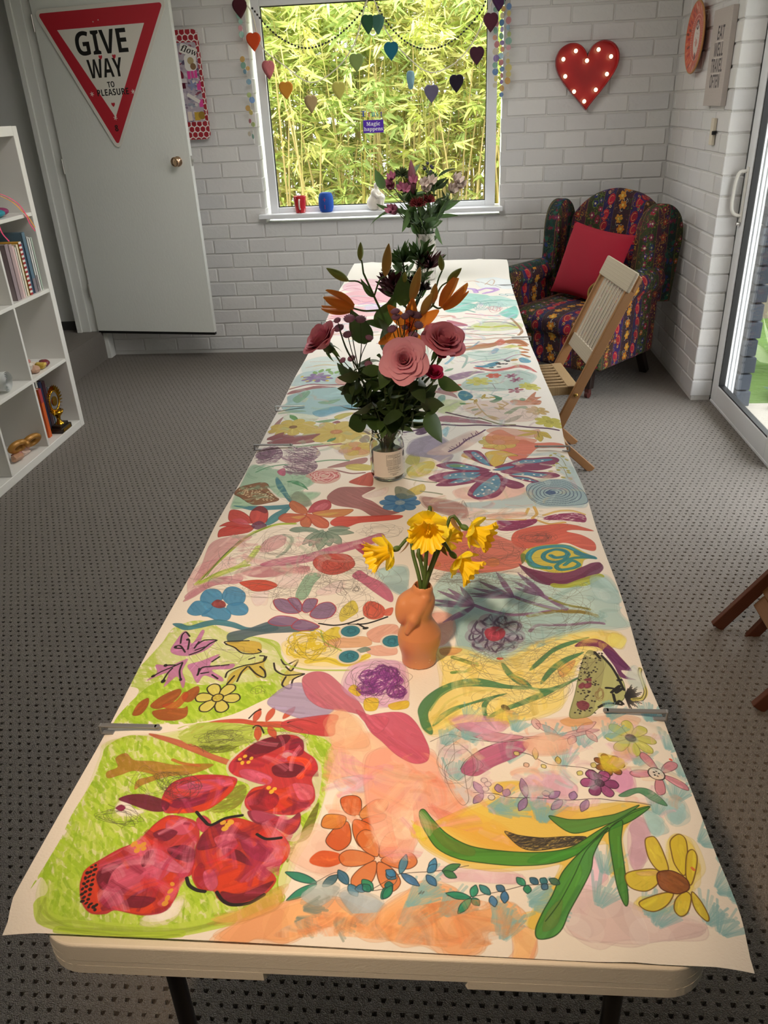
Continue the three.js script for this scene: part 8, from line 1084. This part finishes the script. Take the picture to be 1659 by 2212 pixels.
// ---------- plate, plaque and hook strip on the return wall ----------
{
  const T = canvasTex(768, 768, (x, S) => { seed(131); x.fillStyle = '#d5562f'; x.fillRect(0, 0, S, S); for (let i = 0; i < 40; i++) { const a = i / 40 * 6.283, r = i % 2 ? 340 : 300; x.fillStyle = pick(['#b3302a', '#8a3a24', '#e0784a', '#e8b49a']); x.save(); x.translate(384 + Math.cos(a) * r, 384 + Math.sin(a) * r); x.rotate(a); x.beginPath(); x.ellipse(0, 0, 34, 16, 0, 0, 7); x.fill(); x.restore(); } for (let k = 0; k < 3; k++) { x.strokeStyle = ['#f0e4d8', '#c23c2a', '#f0e4d8'][k]; x.lineWidth = [8, 14, 5][k]; x.setLineDash(k === 1 ? [] : [16, 12]); x.beginPath(); x.ellipse(384, 384, 245 - k * 22, 245 - k * 22, 0, 0, 7); x.stroke(); } x.setLineDash([]); x.fillStyle = '#efe4da'; x.beginPath(); x.ellipse(384, 400, 130, 180, 0, 0, 7); x.fill(); x.fillStyle = '#4a1f26'; x.beginPath(); x.ellipse(384, 250, 64, 52, 0, 0, 7); x.fill(); x.fillStyle = '#f2dcd6'; for (let i = 0; i < 5; i++) { const a = i * 1.257; x.beginPath(); x.ellipse(384 + Math.cos(a) * 24, 250 + Math.sin(a) * 20, 16, 12, a, 0, 7); x.fill(); } x.fillStyle = '#d99a8c'; x.beginPath(); x.arc(384, 440, 44, 0, 7); x.fill(); x.fillStyle = '#5a2430'; x.beginPath(); x.ellipse(384, 590, 30, 46, 0, 0, 7); x.fill(); x.fillStyle = '#b3402c'; for (let i = 0; i < 26; i++) { x.beginPath(); x.arc(384 + rr(-120, 120), 400 + rr(-170, 170), rr(3, 9), 0, 7); x.fill(); } });
  const t = thing('wall_plate', 'round orange patterned plate with pale centre hung on the white bricks', 'plate', [RIGHT - 0.006, 1.817, -5.07]); t.rotation.set(0, -Math.PI / 2, 0);
  const r = 0.168, g = lathe([[0, 0.022], [r * 0.6, 0.022], [r * 0.75, 0.026], [r * 0.985, 0.036], [r, 0.034], [r * 0.98, 0.028], [r * 0.72, 0.012], [r * 0.5, 0.002], [0, 0.002]], 56).rotateX(Math.PI / 2), p = g.attributes.position, uv = g.attributes.uv; for (let i = 0; i < p.count; i++) uv.setXY(i, p.getX(i) / (2 * r) + 0.5, p.getY(i) / (2 * r) + 0.5); part('plate_body', g, phys('#ffffff', 0.3, { map: T, clearcoat: 0.5 }), t); part('rim_edge', mv(new THREE.TorusGeometry(r, 0.005, 8, 60), 0, 0, 0.032), mat('#c08a52', 0.5), t);
  const PT = canvasTex(800, 1100, (x, w, h) => { x.fillStyle = '#b9afa8'; x.fillRect(0, 0, w, h); seed(141); for (let i = 0; i < 500; i++) { x.fillStyle = `rgba(${pick(['90,80,74', '230,222,214'])},${rr(0.03, 0.12)})`; x.fillRect(rr(0, w), rr(0, h), rr(20, 200), rr(1, 3)); } const word = (s, y, hh, x0, x1) => { x.save(); x.font = 'bold 100px sans-serif'; const m = x.measureText(s).width; x.translate(x0, y); x.scale((x1 - x0) / m, hh / 73); x.fillStyle = '#4a4548'; x.fillText(s, 0, 0); x.restore(); }; word('EAT', 345, 158, 260, 560); word('WELL', 530, 158, 200, 600); word('TRAVEL', 710, 158, 150, 650); word('OFTEN', 890, 158, 180, 620); x.fillStyle = '#d9d2cb'; for (const y of [362, 547, 727]) x.fillRect(235, y, 330, 8); });
  const q = thing('wall_plaque', 'grey wooden plaque reading EAT WELL TRAVEL OFTEN on the bricks', 'plaque', [RIGHT - 0.002, 1.702, -4.63]); q.rotation.y = -Math.PI / 2; const pg = rbox(0.305, 0.425, 0.026, 0.002, 0, 0, 0.013), pp = pg.attributes.position, pu = pg.attributes.uv; for (let i = 0; i < pp.count; i++) pu.setXY(i, pp.getX(i) / 0.305 + 0.5, pp.getY(i) / 0.425 + 0.5); part('board', pg, mat('#ffffff', 0.7, { map: PT }), q);
  const s = thing('wall_hook_strip', 'narrow cream hook strip below the grey plaque', 'hook', [RIGHT - 0.002, 1.372, -4.6]); s.rotation.set(0, -Math.PI / 2, 0); part('strip', rbox(0.05, 0.125, 0.016, 0.003, 0, 0, 0.009), mat('#d9cfba', 0.5), s); part('hook', rbox(0.012, 0.018, 0.02, 0.003, 0.03, -0.005, 0.012), M.black, s);
}
// ---------- window decorations ----------
{
  const Z = -5.485, P = (x, y, z = Z) => onZ(x, y, z), g = thing('heart_garland', 'string of coloured felt hearts hung across the window', 'garland');
  const cord = [[500, -22], [540, 20], [565, 100], [612, 140], [672, 178], [725, 150], [765, 95], [800, -8], [835, 68], [878, 120], [928, 156], [980, 138], [1022, 90], [1055, 20], [1075, -25]].map(([x, y]) => P(x, y));
  part('cord', tube(cord, 0.0036, 120, 6), mat('#f0e8d4', 0.9), g);
  const hs = [[518, 18, '#4a1622', 0, 'dark maroon'], [548, 90, '#d24a1c', 0, 'orange-red'], [580, 150, '#b9686a', 0.9, 'dusty pink'], [618, 195, '#d08c2c', 0.15, 'amber'], [672, 224, '#a48c60', 0.7, 'beige'], [732, 195, '#c0ba5c', 0.5, 'pale yellow'], [770, 135, '#869c58', 0.2, 'sage green'], [795, 52, '#2f5c3c', 0.6, 'forest green'], [816, 52, '#4c7c6c', -0.6, 'sea green'], [845, 110, '#1c6a7e', 0.1, 'teal'], [887, 172, '#7ca4b2', 1.35, 'pale blue'], [932, 202, '#68627a', 0.2, 'grey violet'], [986, 180, '#221828', 0, 'black purple'], [1030, 120, '#4a2434', 0.1, 'dark plum'], [1060, 48, '#5c2a3a', 0, 'plum'], [1078, 2, '#4c2a52', 0.4, 'purple']];
  const hg = extrude(heartShape(0.078, 0.088), 0.004, 0.0145, 6, 12).translate(0, 0, -0.002).scale(0.82, 0.82, 1);
  hs.forEach(([x, y, c, turn, n]) => { const p = P(x, y); const m = part('felt_heart', hg, mat(c, 0.95, { bumpMap: rep(FINE, 3), bumpScale: 0.0008 }), g, n + ' felt heart'); m.position.copy(p); m.rotation.y = turn; let best = cord[0], bd = 9; const cc = curve(cord); for (let i = 0; i <= 200; i++) { const q = cc.getPointAt(i / 200), d = Math.abs(q.x - p.x) + (q.y < p.y ? 0.3 : 0); if (d < bd) { bd = d; best = q; } } part('thread', tube([best, best.clone().lerp(p, 0.5), p.clone().add(V3(0, 0.028, 0))], 0.0008, 6, 5), mat('#cfc2a2', 0.9), g); });
  const bg = thing('bead_garland', 'string of small black beads looped across the window', 'garland'), bm = mat('#15110f', 0.35);
  const b1 = [[545, 18], [575, 55], [610, 85], [660, 104], [705, 92], [750, 60], [785, 18], [795, -10]].map(([x, y]) => P(x, y, Z - 0.02)), b2 = [[808, -10], [818, 18], [850, 66], [890, 98], [930, 106], [975, 90], [1010, 60], [1040, 22], [1052, -5]].map(([x, y]) => P(x, y, Z - 0.02));
  const beadG = ball(0.0062, 10, 8); for (const b of [b1, b2]) { part('cord', tube(b, 0.0009, 80, 5), mat('#5a4a3c', 0.9), bg); const cc = curve(b), n = Math.floor(cc.getLength() / 0.021); for (let i = 0; i <= n; i++) { const m = part('bead', beadG, bm, bg); m.position.copy(cc.getPointAt(i / n)); } }
  // strands of pastel shell discs
  const cols = ['#e8b9a0', '#9fc6d8', '#e6dc96', '#d9a0a6', '#a6cfc0', '#e9e2cf', '#a892c8', '#e3c07a', '#7fa3d0', '#c9d79a'], shell = cols.map((c) => phys(c, 0.25, { transmission: 0.35, thickness: 0 })), dg = mv(cyl(0.017, 0.017, 0.0016, 18), 0, 0, 0, Math.PI / 2);
  const strand = (label, list) => { const t = thing('shell_mobile', label, 'mobile'); for (const [x0, y0, x1, y1, n] of list) { const a = P(x0, y0), b = P(x1, y1); part('thread', tube([a, a.clone().lerp(b, 0.5), b], 0.0006, 4, 4), mat('#d8d0c0', 0.8), t); for (let i = 0; i < n; i++) { const m = part('shell_disc', dg, pick(shell), t); m.position.copy(a.clone().lerp(b, (i + 0.6) / n)).add(V3(rr(-0.006, 0.006), 0, rr(-0.008, 0.008))); m.rotation.set(rr(-0.2, 0.2), rr(-0.9, 0.9), 0); m.scale.setScalar(rr(0.7, 1.15)); } } };
  seed(151); strand('dense strands of pastel shell discs at the window edge by the heart light', [[1072, -5, 1070, 190, 13], [1086, -5, 1082, 210, 15], [1098, 5, 1097, 180, 12]]); seed(152); strand('sparse strands of pastel shell discs at the window edge by the door', [[517, 25, 520, 80, 4], [524, 120, 530, 160, 3], [533, 130, 541, 300, 6], [543, 200, 546, 305, 4]]);
  // crystal drop and window stickers
  solo('crystal_drop', mv(new THREE.IcosahedronGeometry(0.018, 1), 0, 0, 0), phys('#ffffff', 0, { transmission: 1, thickness: 0.03, ior: 1.6 }), 'faceted clear crystal drop hanging between the green hearts', 'crystal', P(806, 71)); scene.children[scene.children.length - 1].add((() => { const m = new THREE.Mesh(tube([[0, 0.016, 0], [0, 0.06, 0], [0, 0.14, 0]], 0.0006, 4, 4), mat('#cfc2a2', 0.9)); m.name = 'thread'; return m; })());
  const zs = WIN.z + 0.0045, flat = (name, label, x0, y0, x1, y1, w, h, draw) => { const a = onZ(x0, y0, zs), b = onZ(x1, y1, zs), T = canvasTex(w, h, draw); const gg = box(Math.abs(b.x - a.x), Math.abs(a.y - b.y), 0.001); solo(name, gg, mat('#ffffff', 0.5, { map: T, transparent: true, alphaTest: 0.5 }), label, 'sticker', [(a.x + b.x) / 2, (a.y + b.y) / 2, zs]); };
  flat('window_sticker', 'purple window sticker reading Magic happens', 784, 260, 829, 286, 512, 300, (x, w, h) => { x.fillStyle = '#5a28b8'; x.fillRect(0, 0, w, h); x.fillStyle = '#ffffff'; x.textAlign = 'center'; x.font = 'bold 118px serif'; x.fillText('Magic', w / 2, 130); x.font = 'bold 112px serif'; x.fillText('happens', w / 2, 248); });
  // cut-out letters, each its own small sheet
  const tr = thing('window_letters', 'multicoloured cut-out letters spelling Trust on the window pane', 'sticker'); const lc = ['#2a4fb8', '#c84a3a', '#3a9ac0', '#58b0a0', '#4a3aa8'];
  'Trust'.split('').forEach((ch, i) => { const a = onZ(781 + i * 8.6 + (i ? 4.5 : 0), 254, zs), T = canvasTex(128, 160, (x, w, h) => { x.clearRect(0, 0, w, h); x.fillStyle = lc[i]; x.font = 'bold 150px serif'; x.textAlign = 'center'; x.fillText(ch, w / 2, 135); }); const m = part('letter', new THREE.PlaneGeometry(i ? 0.03 : 0.042, 0.048), mat('#ffffff', 0.6, { map: T, transparent: true, alphaMap: null }), tr); m.position.set(a.x + 0.012, a.y + 0.022, zs); });
}
// ---------- things on the window sill ----------
{
  const SY = 0.9462, m = thing('red_mug', 'red patterned mug on the window sill', 'mug', [onY(649, 460, SY).x, SY, -5.558], 0), T = canvasTex(256, 128, (x, w, h) => { x.fillStyle = '#c4232c'; x.fillRect(0, 0, w, h); seed(161); for (let i = 0; i < 70; i++) { x.fillStyle = pick(['#f0dcd0', '#8a1620', '#e8a090', '#d9d0c8']); x.beginPath(); x.arc(rr(0, w), rr(0, h), rr(2, 6), 0, 7); x.fill(); } });
  part('cup', lathe([[0, 0.001], [0.03, 0], [0.033, 0.004], [0.042, 0.1], [0.0425, 0.104], [0.0395, 0.104], [0.0385, 0.1], [0.03, 0.007], [0, 0.006]], 32), mat('#ffffff', 0.25, { map: T }), m); part('handle', tube([[0.004, 0.085, 0.038], [0.006, 0.082, 0.062], [0.006, 0.055, 0.07], [0.005, 0.032, 0.058], [0.004, 0.026, 0.034]], 0.0055, 20, 10), mat('#d8c8bc', 0.3), m);
  const s = thing('bluetooth_speaker', 'small blue fabric portable speaker on the window sill', 'speaker', [onY(704, 459, SY).x, SY, -5.555]); part('body', lathe([[0, 0], [0.032, 0], [0.04, 0.005], [0.0485, 0.03], [0.05, 0.06], [0.0485, 0.09], [0.041, 0.113], [0.034, 0.118], [0, 0.119]], 36), mat('#1f57b8', 0.85, { bumpMap: rep(FINE, 6, 3), bumpScale: 0.001 }), s); part('top_ring', mv(new THREE.TorusGeometry(0.034, 0.003, 8, 32), 0, 0.117, 0, Math.PI / 2), mat('#163f88', 0.5), s); const rb = mat('#b03a6a', 0.5); part('minus_mark', rbox(0.004, 0.026, 0.004, 0.001, -0.002, 0.035, 0.0485), rb, s); part('plus_mark', [rbox(0.004, 0.026, 0.004, 0.001, -0.002, 0.08, 0.0485), rbox(0.02, 0.004, 0.004, 0.001, -0.002, 0.08, 0.0488)], rb, s);
  const f = thing('seated_figure_sculpture', 'white sculpture of a seated figure hugging its knees on the sill', 'sculpture', [onY(812, 456, SY).x, SY, -5.556]);
  const fig = (p) => { let d = smin(ell(p, [-0.022, 0.04, 0], [0.042, 0.042, 0.04]), cap(p, [-0.02, 0.05, 0], [-0.004, 0.105, 0], 0.038, 0.026), 0.025); d = smin(d, cap(p, [-0.004, 0.112, 0.02], [-0.006, 0.112, -0.02], 0.016, 0.016), 0.02); d = smin(d, cap(p, [0.0, 0.115, 0], [0.004, 0.135, 0], 0.011, 0.01), 0.01); d = smin(d, ell(p, [0.005, 0.15, 0], [0.0165, 0.021, 0.016]), 0.005); for (const s of [-1, 1]) { d = smin(d, cap(p, [-0.01, 0.03, s * 0.02], [0.042, 0.083, s * 0.014], 0.02, 0.0135), 0.01); d = smin(d, cap(p, [0.042, 0.083, s * 0.014], [0.036, 0.012, s * 0.014], 0.0135, 0.0095), 0.006); d = smin(d, cap(p, [0.034, 0.009, s * 0.014], [0.054, 0.007, s * 0.014], 0.009, 0.006), 0.006); d = smin(d, cap(p, [-0.002, 0.112, s * 0.026], [0.03, 0.088, s * 0.032], 0.0105, 0.0088), 0.006); d = smin(d, cap(p, [0.03, 0.088, s * 0.032], [0.06, 0.078, s * 0.006], 0.0085, 0.0068), 0.005); } return Math.max(d, 0.0005 - p[1]); };
  part('figure', solid(fig, [0, 0.08, 0], 0.1, 90), mat('#e4dccf', 0.6), f); f.rotation.y = -0.5;
}
renderer.render(scene, camera);
